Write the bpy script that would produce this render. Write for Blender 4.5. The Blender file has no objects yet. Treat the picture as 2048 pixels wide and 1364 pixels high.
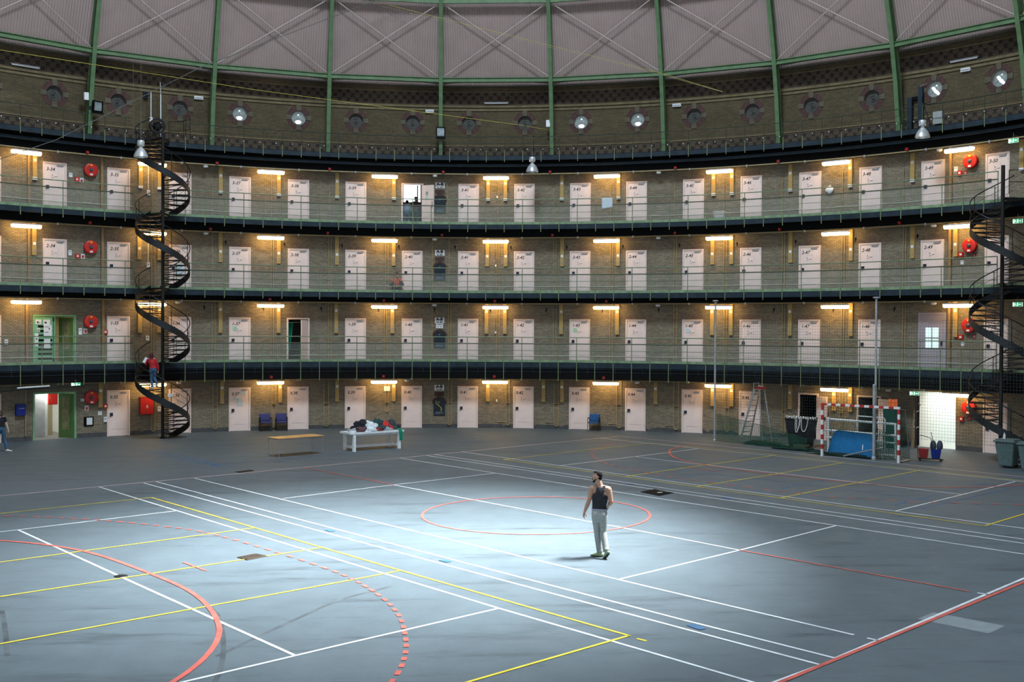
import bpy, bmesh, math, random
from mathutils import Vector, Matrix, Euler, noise

random.seed(7)
PI = math.pi
SC = bpy.context.scene
COL = SC.collection

# ------------------------------------------------------------------ camera
F_PX = 2246.69
cam_d = bpy.data.cameras.new('camera')
cam_d.sensor_width = 36.0
cam_d.lens = F_PX * 36.0 / 2048.0
cam_d.clip_start = 0.05
cam_d.clip_end = 300
cam = bpy.data.objects.new('camera', cam_d)
COL.objects.link(cam)
_yaw, _pit, _rol = -0.07416641, -0.01164795, -0.00473465
_M = Matrix.Rotation(_yaw, 3, 'Z') @ Matrix.Rotation(_pit, 3, 'X') @ Matrix.Rotation(_rol, 3, 'Y')
_r, _f, _u = _M.col[0], _M.col[1], _M.col[2]
cam.matrix_world = Matrix(((_r.x, _u.x, -_f.x, 0.0), (_r.y, _u.y, -_f.y, -29.526731),
                           (_r.z, _u.z, -_f.z, 5.157031), (0, 0, 0, 1)))
SC.camera = cam

# ------------------------------------------------------------------ view, world, daylight
SC.view_settings.view_transform = 'Standard'
SC.view_settings.look = 'None'
SC.view_settings.gamma = 1.0
SC.view_settings.use_curve_mapping = False
SC.view_settings.exposure = 0.0

world = bpy.data.worlds.new('sky')
SC.world = world
world.use_nodes = True
bg = world.node_tree.nodes['Background']
bg.inputs['Color'].default_value = (0.80, 0.90, 1.0, 1)
bg.inputs['Strength'].default_value = 0.72

# sun that falls through the roof window on the right-hand side of the dome
SUN_DIR = Vector((0.974, 0.226, 1.62)).normalized()
sun_d = bpy.data.lights.new('sun', 'SUN')
sun_d.energy = 70.0
sun_d.angle = math.radians(20)
sun_d.color = (0.90, 0.97, 1.0)
sun = bpy.data.objects.new('sun', sun_d)
COL.objects.link(sun)
sun.rotation_euler = SUN_DIR.to_track_quat('Z', 'Y').to_euler()

# sky light that comes down through the lantern at the top of the dome
lan_d = bpy.data.lights.new('lantern_daylight', 'AREA')
lan_d.shape = 'DISK'
lan_d.size = 9.0
lan_d.energy = 13500
lan_d.color = (0.72, 0.88, 1.0)
lan = bpy.data.objects.new('lantern_daylight', lan_d)
COL.objects.link(lan)
lan.location = (0, 0, 37.5)

# ------------------------------------------------------------------ the round hall
TH0, DTH, RW = 0.12208, 2 * PI / 62, 28.414
RG = 27.3
ZL = [0.0, 3.466, 6.940, 10.398, 13.85]
DC, DR = 10.4, 28.2            # dome: centre height and inner radius
A_MIN, A_MAX = math.radians(-98), math.radians(112)


def th(c):
    return TH0 + (c - 41.5) * DTH


def pol(c, r, z=0.0):
    t = th(c)
    return Vector((r * math.sin(t), r * math.cos(t), z))


def pa(t, r, z=0.0):
    return Vector((r * math.sin(t), r * math.cos(t), z))


# ------------------------------------------------------------------ materials
MATS = {}


def mat(name, col, rough=0.6, metal=0.0, var=0.12, scale=6.0, bump=0.0, emis=None, es=0.0, spec=0.4):
    if name in MATS:
        return MATS[name]
    m = bpy.data.materials.new(name)
    m.use_nodes = True
    nt = m.node_tree
    b = nt.nodes['Principled BSDF']
    b.inputs['Roughness'].default_value = rough
    b.inputs['Metallic'].default_value = metal
    b.inputs['Specular IOR Level'].default_value = spec
    if var > 0:
        tc = nt.nodes.new('ShaderNodeTexCoord')
        nz = nt.nodes.new('ShaderNodeTexNoise')
        nz.inputs['Scale'].default_value = scale
        nz.inputs['Detail'].default_value = 3
        nt.links.new(tc.outputs['Object'], nz.inputs['Vector'])
        rp = nt.nodes.new('ShaderNodeValToRGB')
        rp.color_ramp.elements[0].position = 0.3
        rp.color_ramp.elements[1].position = 0.7
        rp.color_ramp.elements[0].color = tuple(x * (1 - var) for x in col) + (1,)
        rp.color_ramp.elements[1].color = tuple(min(1, x * (1 + var)) for x in col) + (1,)
        nt.links.new(nz.outputs['Fac'], rp.inputs['Fac'])
        nt.links.new(rp.outputs['Color'], b.inputs['Base Color'])
        if bump > 0:
            bp = nt.nodes.new('ShaderNodeBump')
            bp.inputs['Strength'].default_value = bump
            bp.inputs['Distance'].default_value = 0.02
            nt.links.new(nz.outputs['Fac'], bp.inputs['Height'])
            nt.links.new(bp.outputs['Normal'], b.inputs['Normal'])
    else:
        b.inputs['Base Color'].default_value = tuple(col) + (1,)
    if emis:
        b.inputs['Emission Color'].default_value = tuple(emis) + (1,)
        b.inputs['Emission Strength'].default_value = es
    MATS[name] = m
    return m


def N(nt, t, **kw):
    n = nt.nodes.new(t)
    for k, v in kw.items():
        if k in n.inputs:
            n.inputs[k].default_value = v
        else:
            setattr(n, k, v)
    return n


def mth(nt, op, a, b=None):
    n = nt.nodes.new('ShaderNodeMath')
    n.operation = op
    for i, x in enumerate((a, b)):
        if x is None:
            continue
        if isinstance(x, (int, float)):
            n.inputs[i].default_value = x
        else:
            nt.links.new(x, n.inputs[i])
    return n.outputs[0]


def brick_mat(name, c1, c2, mortar, bw=0.21, bh=0.066, diaper=False, noise_amt=0.35):
    m = bpy.data.materials.new(name)
    m.use_nodes = True
    nt = m.node_tree
    b = nt.nodes['Principled BSDF']
    b.inputs['Roughness'].default_value = 0.85
    b.inputs['Specular IOR Level'].default_value = 0.2
    uv = N(nt, 'ShaderNodeTexCoord')
    br = N(nt, 'ShaderNodeTexBrick', Scale=1.0)
    br.inputs['Color1'].default_value = c1 + (1,)
    br.inputs['Color2'].default_value = c2 + (1,)
    br.inputs['Mortar'].default_value = mortar + (1,)
    br.inputs['Brick Width'].default_value = bw
    br.inputs['Row Height'].default_value = bh
    br.inputs['Mortar Size'].default_value = 0.010
    br.inputs['Mortar Smooth'].default_value = 0.4
    nt.links.new(uv.outputs['UV'], br.inputs['Vector'])
    nz = N(nt, 'ShaderNodeTexNoise', Scale=0.8, Detail=5.0, Roughness=0.65)
    nt.links.new(uv.outputs['UV'], nz.inputs['Vector'])
    nz2 = N(nt, 'ShaderNodeTexNoise', Scale=9.0, Detail=2.0)
    nt.links.new(uv.outputs['UV'], nz2.inputs['Vector'])
    s = mth(nt, 'ADD', mth(nt, 'MULTIPLY', nz.outputs['Fac'], noise_amt * 2), mth(nt, 'MULTIPLY', nz2.outputs['Fac'], noise_amt * 1.6))
    s = mth(nt, 'ADD', s, 1.0 - noise_amt * 1.8)
    col = br.outputs['Color']
    if diaper:
        sx = N(nt, 'ShaderNodeSeparateXYZ')
        nt.links.new(uv.outputs['UV'], sx.inputs[0])
        u, v = sx.outputs[0], sx.outputs[1]
        a = mth(nt, 'PINGPONG', mth(nt, 'SNAP', mth(nt, 'ADD', u, v), 0.11), 0.22)
        c = mth(nt, 'PINGPONG', mth(nt, 'SNAP', mth(nt, 'SUBTRACT', u, v), 0.11), 0.22)
        k = mth(nt, 'GREATER_THAN', mth(nt, 'MULTIPLY', a, c), 0.014)
        mx = N(nt, 'ShaderNodeMix', data_type='RGBA')
        nt.links.new(k, mx.inputs['Factor'])
        nt.links.new(col, mx.inputs[6])
        mx.inputs[7].default_value = (diaper[0], diaper[1], diaper[2], 1)
        col = mx.outputs[2]
    ml = N(nt, 'ShaderNodeVectorMath', operation='SCALE')
    nt.links.new(col, ml.inputs[0])
    nt.links.new(s, ml.inputs['Scale'])
    nt.links.new(ml.outputs[0], b.inputs['Base Color'])
    bp = N(nt, 'ShaderNodeBump', Strength=0.35, Distance=0.012)
    nt.links.new(br.outputs['Fac'], bp.inputs['Height'])
    bp.invert = True
    nt.links.new(bp.outputs['Normal'], b.inputs['Normal'])
    MATS[name] = m
    return m


def net_mat(name, col, cell=0.10, thick=0.16, soft=1.0):
    """knotted or woven netting: threads on a UV grid, air between them"""
    m = bpy.data.materials.new(name)
    m.use_nodes = True
    nt = m.node_tree
    b = nt.nodes['Principled BSDF']
    b.inputs['Base Color'].default_value = col + (1,)
    b.inputs['Roughness'].default_value = 0.7
    out = nt.nodes['Material Output']
    uv = N(nt, 'ShaderNodeTexCoord')
    sx = N(nt, 'ShaderNodeSeparateXYZ')
    nt.links.new(uv.outputs['UV'], sx.inputs[0])
    fs = []
    for o in (sx.outputs[0], sx.outputs[1]):
        fr = mth(nt, 'FRACT', mth(nt, 'DIVIDE', o, cell))
        fs.append(mth(nt, 'LESS_THAN', fr, thick))
    k = mth(nt, 'MAXIMUM', fs[0], fs[1])
    if soft < 1:
        k = mth(nt, 'MULTIPLY', k, soft)
    tr = N(nt, 'ShaderNodeBsdfTransparent')
    mx = N(nt, 'ShaderNodeMixShader')
    nt.links.new(k, mx.inputs[0])
    nt.links.new(tr.outputs[0], mx.inputs[1])
    nt.links.new(b.outputs[0], mx.inputs[2])
    nt.links.new(mx.outputs[0], out.inputs[0])
    MATS[name] = m
    return m


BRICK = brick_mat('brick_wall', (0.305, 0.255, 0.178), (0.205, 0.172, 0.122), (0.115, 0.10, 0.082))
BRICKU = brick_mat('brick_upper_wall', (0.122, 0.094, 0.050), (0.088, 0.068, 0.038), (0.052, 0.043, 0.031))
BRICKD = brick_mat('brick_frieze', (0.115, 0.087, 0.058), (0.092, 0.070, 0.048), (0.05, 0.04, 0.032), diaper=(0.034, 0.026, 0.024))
M_RED_BRICK = mat('red_brick', (0.075, 0.036, 0.032), 0.85, var=0.35, scale=14)
M_PURPLE_BRICK = mat('purple_brick', (0.205, 0.155, 0.125), 0.85, var=0.4, scale=16)
M_KEYSTONE = mat('keystone', (0.10, 0.085, 0.058), 0.85, var=0.2)
M_OCHRE = mat('ochre_band', (0.150, 0.117, 0.062), 0.85, var=0.25, scale=3)
M_PLASTER = mat('pale_moulding', (0.30, 0.26, 0.23), 0.8, var=0.15)
M_GREEN = mat('green_paint', (0.105, 0.185, 0.085), 0.5, var=0.18, scale=2.5)
M_GREEN_D = mat('dark_green_paint', (0.022, 0.038, 0.024), 0.5, var=0.2, scale=3)
M_RAIL = mat('rail_green', (0.17, 0.235, 0.135), 0.5, var=0.15)
M_HANDRAIL = mat('handrail_dark_green', (0.070, 0.095, 0.055), 0.45, var=0.1)
M_POST = mat('post_green', (0.20, 0.255, 0.13), 0.5, var=0.12)
M_TOE = mat('toe_board_green', (0.21, 0.30, 0.17), 0.6, var=0.25, scale=4)
M_BLUE = mat('slate_blue_steel', (0.020, 0.033, 0.045), 0.6, var=0.25, scale=3, spec=0.2)
M_BLACK = mat('black_paint', (0.004, 0.004, 0.0045), 0.7, var=0.2, spec=0.12)
M_BLACKS = mat('black_iron', (0.010, 0.011, 0.012), 0.45, var=0.2, metal=0.2)
M_TAN = mat('tan_pipe', (0.36, 0.27, 0.13), 0.5, var=0.12)
M_DUCT = mat('yellow_duct', (0.42, 0.29, 0.10), 0.55, var=0.08)
M_BROWNPIPE = mat('brown_pipe', (0.30, 0.19, 0.085), 0.5, var=0.12)
M_PINK = mat('pink_door', (0.86, 0.705, 0.655), 0.55, var=0.035, scale=3)
M_PINKF = mat('pink_frame', (0.80, 0.645, 0.585), 0.55, var=0.04)
M_LILAC = mat('lilac_door', (0.42, 0.37, 0.42), 0.55, var=0.04)
M_INK = mat('black_ink', (0.022, 0.018, 0.02), 0.7, var=0)
M_PENCIL = mat('faint_ink', (0.22, 0.18, 0.17), 0.7, var=0)
M_LOCK = mat('dark_lock', (0.02, 0.02, 0.035), 0.4, var=0.1)
M_STEEL = mat('steel', (0.42, 0.44, 0.46), 0.35, metal=0.8, var=0.1)
M_GALV = mat('galvanised', (0.40, 0.44, 0.47), 0.45, metal=0.5, var=0.15)
M_WHITE = mat('white_plastic', (0.78, 0.79, 0.80), 0.45, var=0.03)
M_WHITEP = mat('white_paper', (0.76, 0.78, 0.80), 0.8, var=0.04)
M_WHITEPAINT = mat('white_paint', (0.84, 0.88, 0.90), 0.5, var=0.06)
M_GREY = mat('grey_plastic', (0.30, 0.31, 0.33), 0.5, var=0.08)
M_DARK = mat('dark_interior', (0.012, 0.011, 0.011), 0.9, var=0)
M_RED = mat('fire_red', (0.56, 0.024, 0.018), 0.35, var=0.06)
M_REDD = mat('dull_red', (0.26, 0.02, 0.02), 0.6, var=0.1)
M_ORANGE = mat('orange_label', (0.85, 0.33, 0.03), 0.5, var=0)
M_ORANGEP = mat('orange_plastic', (0.75, 0.13, 0.015), 0.4, var=0.06)
M_BLUEBOX = mat('royal_blue', (0.008, 0.022, 0.20), 0.4, var=0.1)
M_CHAIR = mat('chair_blue_fabric', (0.035, 0.045, 0.17), 0.85, var=0.2, scale=40)
M_CHAIR2 = mat('chair_bright_blue', (0.015, 0.085, 0.24), 0.8, var=0.2, scale=40)
M_WOOD = mat('orange_wood', (0.62, 0.34, 0.12), 0.45, var=0.22, scale=5)
M_MATB = mat('gym_mat_blue', (0.002, 0.13, 0.32), 0.5, var=0.12, scale=5)
M_ROPEY = mat('yellow_rope', (0.55, 0.47, 0.08), 0.8, var=0.15)
M_ROPEW = mat('white_rope', (0.70, 0.69, 0.66), 0.8, var=0.15, scale=30)
M_CABLE = mat('grey_cable', (0.13, 0.13, 0.12), 0.6, var=0.1)
M_BIN = mat('bin_green_grey', (0.10, 0.155, 0.155), 0.5, var=0.15)
M_SKIN = mat('brown_skin', (0.36, 0.20, 0.135), 0.5, var=0.10, scale=10)
M_SKINL = mat('light_skin', (0.62, 0.42, 0.33), 0.5, var=0.06)
M_HAIR = mat('black_hair', (0.010, 0.008, 0.008), 0.85, spec=0.1, var=0.4, scale=60, bump=0.4)
M_HAIRR = mat('dark_red_hair', (0.075, 0.010, 0.012), 0.5, var=0.4, scale=30)
M_TANK = mat('black_cotton', (0.012, 0.014, 0.019), 0.85, var=0.25, scale=20)
M_JEANG = mat('grey_denim', (0.27, 0.29, 0.275), 0.85, var=0.16, scale=24, bump=0.3)
M_JEANB = mat('blue_denim', (0.045, 0.115, 0.20), 0.85, var=0.3, scale=18)
M_SHOE = mat('grey_green_shoe', (0.28, 0.36, 0.20), 0.6, var=0.2, scale=30)
M_SHOEW = mat('pale_shoe', (0.72, 0.66, 0.62), 0.6, var=0.1)
M_SOLE = mat('dark_sole', (0.02, 0.02, 0.022), 0.7, var=0.1)
M_JACKET = mat('red_jacket', (0.42, 0.012, 0.018), 0.7, var=0.25, scale=12)
M_REDTOP = mat('orange_red_top', (0.58, 0.075, 0.04), 0.8, var=0.2, scale=12)
M_GREYBLUE = mat('grey_blue_cloth', (0.035, 0.055, 0.065), 0.85, var=0.3)
M_PALEBLUE = mat('pale_blue_cloth', (0.22, 0.26, 0.34), 0.85, var=0.2)
M_EYE = mat('eye_white', (0.75, 0.73, 0.70), 0.3, var=0)
M_TOPDARK = mat('dark_brown_top', (0.07, 0.035, 0.035), 0.85, var=0.2)
M_MINT = mat('mint_green_paint', (0.20, 0.47, 0.24), 0.5, var=0.08)
M_OLIVE = mat('olive_green_paint', (0.085, 0.17, 0.045), 0.5, var=0.1)
M_CREAM = mat('cream_wall', (0.48, 0.43, 0.27), 0.7, var=0.06)
M_WHITEWALL = mat('white_wall', (0.80, 0.82, 0.80), 0.8, var=0.04)
M_ROOMGREY = mat('grey_room_wall', (0.20, 0.19, 0.17), 0.85, var=0.15)
M_ROOMFLOOR = mat('grey_room_floor', (0.26, 0.25, 0.23), 0.5, var=0.1)
M_CURTAIN = mat('emerald_curtain', (0.004, 0.30, 0.19), 0.8, var=0.15)
M_LAMP = mat('lit_diffuser', (0.9, 0.9, 0.9), 0.4, var=0, emis=(1.0, 0.60, 0.20), es=27.0)
M_EXIT = mat('exit_sign_green', (0.004, 0.30, 0.10), 0.4, var=0, emis=(0.01, 0.55, 0.20), es=0.5)
M_EXITW = mat('exit_sign_white', (0.8, 0.95, 0.85), 0.4, var=0, emis=(0.75, 1.0, 0.85), es=0.8)
M_SKYPANE = mat('bright_window_pane', (0.8, 0.85, 0.95), 0.3, var=0, emis=(0.90, 0.94, 1.0), es=2.5)
M_SKYSOFT = mat('daylit_pane', (0.5, 0.6, 0.6), 0.25, var=0, emis=(0.62, 0.80, 0.78), es=0.9)
M_OCULUSGLASS = mat('oculus_glass', (0.14, 0.17, 0.17), 0.25, var=0.5, scale=5, emis=(0.42, 0.52, 0.52), es=0.22)
M_OCULUS = mat('blind_oculus_disc', (0.066, 0.064, 0.058), 0.7, var=0.2)
M_OCULUSD = mat('blind_oculus_ring', (0.055, 0.055, 0.053), 0.7, var=0.2)
M_FLOODGLASS = mat('floodlight_glass', (0.36, 0.42, 0.43), 0.15, metal=0.3, var=0.25, scale=9)
M_HIGHBAY = mat('spun_aluminium', (0.72, 0.76, 0.78), 0.30, metal=0.55, var=0.15)
M_TEAL = mat('dark_teal_fabric', (0.008, 0.05, 0.042), 0.8, var=0.3)
NET_RAIL = net_mat('railing_mesh', (0.40, 0.44, 0.40), 0.05, 0.10)
NET_GREEN = net_mat('green_net', (0.006, 0.075, 0.045), 0.06, 0.26)
NET_DARK = net_mat('fine_dark_net', (0.045, 0.06, 0.055), 0.12, 0.07, 0.7)
NET_GOAL = net_mat('goal_net', (0.02, 0.10, 0.07), 0.10, 0.11)


def asphalt():
    m = bpy.data.materials.new('asphalt_floor')
    m.use_nodes = True
    nt = m.node_tree
    b = nt.nodes['Principled BSDF']
    tc = N(nt, 'ShaderNodeTexCoord')
    n1 = N(nt, 'ShaderNodeTexNoise', Scale=0.22, Detail=5.0, Roughness=0.6)
    n2 = N(nt, 'ShaderNodeTexNoise', Scale=1.4, Detail=6.0, Roughness=0.7)
    n3 = N(nt, 'ShaderNodeTexNoise', Scale=40.0, Detail=3.0, Roughness=0.7)
    mp = N(nt, 'ShaderNodeMapping')
    mp.inputs['Rotation'].default_value = (0, 0, 0.9)
    mp.inputs['Scale'].default_value = (0.25, 1.6, 1)
    n4 = N(nt, 'ShaderNodeTexNoise', Scale=1.0, Detail=5.0, Roughness=0.75)
    nt.links.new(tc.outputs['Object'], mp.inputs[0])
    nt.links.new(mp.outputs[0], n4.inputs['Vector'])
    for n in (n1, n2, n3):
        nt.links.new(tc.outputs['Object'], n.inputs['Vector'])
    # smudges: dark streaks where the stretched noise is high
    st = N(nt, 'ShaderNodeMapRange')
    st.inputs['From Min'].default_value = 0.54
    st.inputs['From Max'].default_value = 0.74
    st.inputs['To Min'].default_value = 1.0
    st.inputs['To Max'].default_value = 0.45
    nt.links.new(n4.outputs['Fac'], st.inputs['Value'])
    s = mth(nt, 'ADD', mth(nt, 'MULTIPLY', n1.outputs['Fac'], 0.5), mth(nt, 'MULTIPLY', n2.outputs['Fac'], 0.55))
    s = mth(nt, 'ADD', s, mth(nt, 'MULTIPLY', n3.outputs['Fac'], 0.55))
    s = mth(nt, 'ADD', s, 0.20)
    s = mth(nt, 'MULTIPLY', s, st.outputs[0])
    ml = N(nt, 'ShaderNodeVectorMath', operation='SCALE')
    ml.inputs[0].default_value = (0.090, 0.116, 0.132)
    nt.links.new(s, ml.inputs['Scale'])
    nt.links.new(ml.outputs[0], b.inputs['Base Color'])
    b.inputs['Roughness'].default_value = 0.62
    b.inputs['Specular IOR Level'].default_value = 0.3
    bp = N(nt, 'ShaderNodeBump', Strength=0.15, Distance=0.006)
    nt.links.new(n3.outputs['Fac'], bp.inputs['Height'])
    nt.links.new(bp.outputs['Normal'], b.inputs['Normal'])
    return m


def dome_panel_mat():
    m = bpy.data.materials.new('corrugated_pink_panel')
    m.use_nodes = True
    nt = m.node_tree
    b = nt.nodes['Principled BSDF']
    b.inputs['Roughness'].default_value = 0.7
    uv = N(nt, 'ShaderNodeTexCoord')
    sx = N(nt, 'ShaderNodeSeparateXYZ')
    nt.links.new(uv.outputs['UV'], sx.inputs[0])
    w = mth(nt, 'SINE', mth(nt, 'MULTIPLY', sx.outputs[0], 2 * PI / 0.125))
    w = mth(nt, 'ADD', mth(nt, 'MULTIPLY', w, 0.5), 0.5)
    nz = N(nt, 'ShaderNodeTexNoise', Scale=0.9, Detail=4.0)
    nt.links.new(uv.outputs['UV'], nz.inputs['Vector'])
    s = mth(nt, 'ADD', mth(nt, 'MULTIPLY', w, 0.16), mth(nt, 'MULTIPLY', nz.outputs['Fac'], 0.3))
    s = mth(nt, 'ADD', s, 0.77)
    ml = N(nt, 'ShaderNodeVectorMath', operation='SCALE')
    ml.inputs[0].default_value = (0.375, 0.275, 0.252)
    nt.links.new(s, ml.inputs['Scale'])
    nt.links.new(ml.outputs[0], b.inputs['Base Color'])
    bp = N(nt, 'ShaderNodeBump', Strength=0.9, Distance=0.03)
    nt.links.new(w, bp.inputs['Height'])
    nt.links.new(bp.outputs['Normal'], b.inputs['Normal'])
    return m


M_ASPHALT = asphalt()
M_DOME = dome_panel_mat()
M_LINEW = mat('white_line_paint', (0.62, 0.66, 0.68), 0.7, var=0.16, scale=3)
M_LINEY = mat('yellow_line_paint', (0.58, 0.47, 0.035), 0.7, var=0.18, scale=3)
M_LINER = mat('red_line_paint', (0.50, 0.10, 0.075), 0.7, var=0.2, scale=3)
M_LINEP = mat('pink_line_paint', (0.56, 0.42, 0.41), 0.7, var=0.2, scale=3)
M_LINEB = mat('blue_line_paint', (0.035, 0.105, 0.22), 0.7, var=0.3, scale=3)
M_LINEG = mat('pale_patch_paint', (0.20, 0.235, 0.25), 0.7, var=0.1, scale=3)


# ------------------------------------------------------------------ mesh builder
class MB:
    def __init__(self):
        self.v, self.f, self.m, self.uv = [], [], [], []

    def add(self, verts, faces, mi=0, M=None, uvs=None):
        o = len(self.v)
        for p in verts:
            p = Vector(p)
            self.v.append(M @ p if M is not None else p)
        for k, f in enumerate(faces):
            self.f.append([o + i for i in f])
            self.m.append(mi)
            self.uv.append(uvs[k] if uvs else None)
        return self

    def box(self, c, s, M=None, mi=0):
        x, y, z = (k / 2 for k in s)
        vs = [(c[0] + a * x, c[1] + b * y, c[2] + d * z) for d in (-1, 1) for a, b in ((-1, -1), (1, -1), (1, 1), (-1, 1))]
        return self.add(vs, [(3, 2, 1, 0), (4, 5, 6, 7), (0, 1, 5, 4), (1, 2, 6, 5), (2, 3, 7, 6), (3, 0, 4, 7)], mi, M)

    def beam(self, p0, p1, w, h, up=(0, 0, 1), mi=0):
        p0, p1 = Vector(p0), Vector(p1)
        d = (p1 - p0)
        L = d.length
        d.normalize()
        u = Vector(up)
        s = d.cross(u)
        if s.length < 1e-5:
            s = d.cross(Vector((1, 0, 0)))
        s.normalize()
        u = s.cross(d).normalized()
        M = Matrix(((s.x, d.x, u.x, p0.x), (s.y, d.y, u.y, p0.y), (s.z, d.z, u.z, p0.z), (0, 0, 0, 1)))
        return self.box((0, L / 2, 0), (w, L, h), M, mi)

    def tube(self, pts, r, n=8, mi=0, cap=True, closed=False):
        pts = [Vector(p) for p in pts]
        k = len(pts)
        rs = r if isinstance(r, (list, tuple)) else [r] * k
        vs, fs = [], []
        prev = None
        for i, p in enumerate(pts):
            if closed:
                t = pts[(i + 1) % k] - pts[i - 1]
            else:
                t = pts[min(i + 1, k - 1)] - pts[max(i - 1, 0)]
            if t.length < 1e-9:
                t = Vector((0, 0, 1))
            t.normalize()
            if prev is None:
                a = Vector((0, 0, 1)) if abs(t.z) < 0.9 else Vector((1, 0, 0))
            else:
                a = prev
            s = (a - t * a.dot(t))
            if s.length < 1e-6:
                s = t.orthogonal()
            s.normalize()
            prev = s
            q = t.cross(s)
            for j in range(n):
                an = 2 * PI * j / n
                vs.append(p + (s * math.cos(an) + q * math.sin(an)) * rs[i])
        for i in range(k if closed else k - 1):
            i2 = (i + 1) % k
            for j in range(n):
                j2 = (j + 1) % n
                fs.append((i * n + j, i * n + j2, i2 * n + j2, i2 * n + j))
        if cap and not closed:
            fs.append(tuple(range(n - 1, -1, -1)))
            fs.append(tuple(range((k - 1) * n, k * n)))
        return self.add(vs, fs, mi)

    def lathe(self, prof, n=20, M=None, mi=0, caps=True):
        vs, fs = [], []
        for r, z in prof:
            for j in range(n):
                a = 2 * PI * j / n
                vs.append((r * math.cos(a), r * math.sin(a), z))
        for i in range(len(prof) - 1):
            for j in range(n):
                j2 = (j + 1) % n
                fs.append((i * n + j, i * n + j2, (i + 1) * n + j2, (i + 1) * n + j))
        if caps:
            fs.append(tuple(range(n - 1, -1, -1)))
            fs.append(tuple(range((len(prof) - 1) * n, len(prof) * n)))
        return self.add(vs, fs, mi, M)

    def prism(self, poly, y0, y1, mi=0, M=None):
        """polygon in the x-z plane pushed along y"""
        n = len(poly)
        vs = [(x, y0, z) for x, z in poly] + [(x, y1, z) for x, z in poly]
        fs = [tuple(range(n)), tuple(range(2 * n - 1, n - 1, -1))]
        for i in range(n):
            j = (i + 1) % n
            fs.append((j, i, n + i, n + j))
        return self.add(vs, fs, mi, M)

    def sweep(self, prof, a0, a1, n, closed=True, mi=0, uvr=None):
        """profile of (radius, height) swept round the hall's axis"""
        k = len(prof)
        vs, fs, uvs = [], [], []
        for i in range(n + 1):
            t = a0 + (a1 - a0) * i / n
            for r, z in prof:
                vs.append(pa(t, r, z))
        for i in range(n):
            for j in range(k if closed else k - 1):
                j2 = (j + 1) % k
                fs.append((i * k + j, i * k + j2, (i + 1) * k + j2, (i + 1) * k + j))
                t0, t1 = a0 + (a1 - a0) * i / n, a0 + (a1 - a0) * (i + 1) / n
                R = uvr or prof[j][0]
                uvs.append(((t0 * R, prof[j][1]), (t0 * R, prof[j2][1]), (t1 * R, prof[j2][1]), (t1 * R, prof[j][1])))
        if closed:
            fs.append(tuple(range(k)))
            uvs.append(None)
            fs.append(tuple(range(n * k + k - 1, n * k - 1, -1)))
            uvs.append(None)
        return self.add(vs, fs, mi, None, uvs)

    def build(self, name, mats, parent=None, smooth=False, recalc=True):
        if not isinstance(mats, (list, tuple)):
            mats = [mats]
        me = bpy.data.meshes.new(name)
        me.from_pydata([tuple(p) for p in self.v], [], self.f)
        for m in mats:
            me.materials.append(m)
        if len(mats) > 1:
            me.polygons.foreach_set('material_index', self.m)
        if any(u for u in self.uv):
            lay = me.uv_layers.new(name='UVMap')
            for p, u in zip(me.polygons, self.uv):
                if u:
                    for li, c in zip(p.loop_indices, u):
                        lay.data[li].uv = c
        if recalc:
            bm = bmesh.new()
            bm.from_mesh(me)
            bmesh.ops.recalc_face_normals(bm, faces=bm.faces)
            bm.to_mesh(me)
            bm.free()
        if smooth:
            me.polygons.foreach_set('use_smooth', [True] * len(me.polygons))
            try:
                me.set_sharp_from_angle(angle=math.radians(40))
            except Exception:
                pass
        me.update()
        o = bpy.data.objects.new(name, me)
        COL.objects.link(o)
        if parent is not None:
            o.parent = parent
        return o


def tag(o, label=None, cat=None, group=None, kind=None):
    if label:
        o['label'] = label
    if cat:
        o['category'] = cat
    if group:
        o['group'] = group
    if kind:
        o['kind'] = kind
    return o


def root(name, loc, rz=0.0, label=None, cat=None, group=None, kind=None):
    o = bpy.data.objects.new(name, None)
    o.empty_display_size = 0.1
    COL.objects.link(o)
    o.location = loc
    o.rotation_euler = (0, 0, rz)
    return tag(o, label, cat, group, kind)


def wroot(name, c, r, z, label=None, cat=None, group=None, kind=None):
    """thing in the wall's frame at a cell: x to the right along the wall, y outward, z up"""
    return root(name, pol(c, r, z), -th(c), label, cat, group, kind)


KIDS = {}


def children_of(o):
    if o.name not in KIDS:
        KIDS[o.name] = [x for x in COL.objects if x.parent == o]
    return KIDS[o.name]


def dup(src, loc, rz, name=None, label=None, group=None, cat=None):
    """a copy of a thing, its parts and their sub-parts"""
    c = src.copy()
    if name:
        c.name = name
    COL.objects.link(c)
    c.location = loc
    c.rotation_euler = (0, 0, rz)
    tag(c, label, cat, group)
    for ch in children_of(src):
        k = ch.copy()
        COL.objects.link(k)
        k.parent = c
        for g in children_of(ch):
            q = g.copy()
            COL.objects.link(q)
            q.parent = k
    return c


def wdup(src, c, r, z, **kw):
    return dup(src, pol(c, r, z), -th(c), **kw)


def text_obj(s, size, m, parent, loc, shear=0.0, name='number', align='LEFT', wide=1.0, bold=0.0):
    """lettering standing in the x-z plane and facing -y"""
    cu = bpy.data.curves.new('lettering', 'FONT')
    cu.body = s
    cu.size = size
    cu.shear = shear
    cu.align_x = align
    cu.resolution_u = 2
    cu.offset = bold
    t = bpy.data.objects.new('lettering', cu)
    COL.objects.link(t)
    dg = bpy.context.evaluated_depsgraph_get()
    me = bpy.data.meshes.new_from_object(t.evaluated_get(dg))
    bpy.data.objects.remove(t)
    bpy.data.curves.remove(cu)
    for v in me.vertices:
        x, y, z = v.co
        v.co = (x * wide, -z, y)
    me.materials.clear()
    me.materials.append(m)
    o = bpy.data.objects.new(name, me)
    COL.objects.link(o)
    o.parent = parent
    o.location = loc
    return o


LEVEL = ['ground floor', 'first gallery', 'second gallery', 'top cell gallery']

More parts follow.
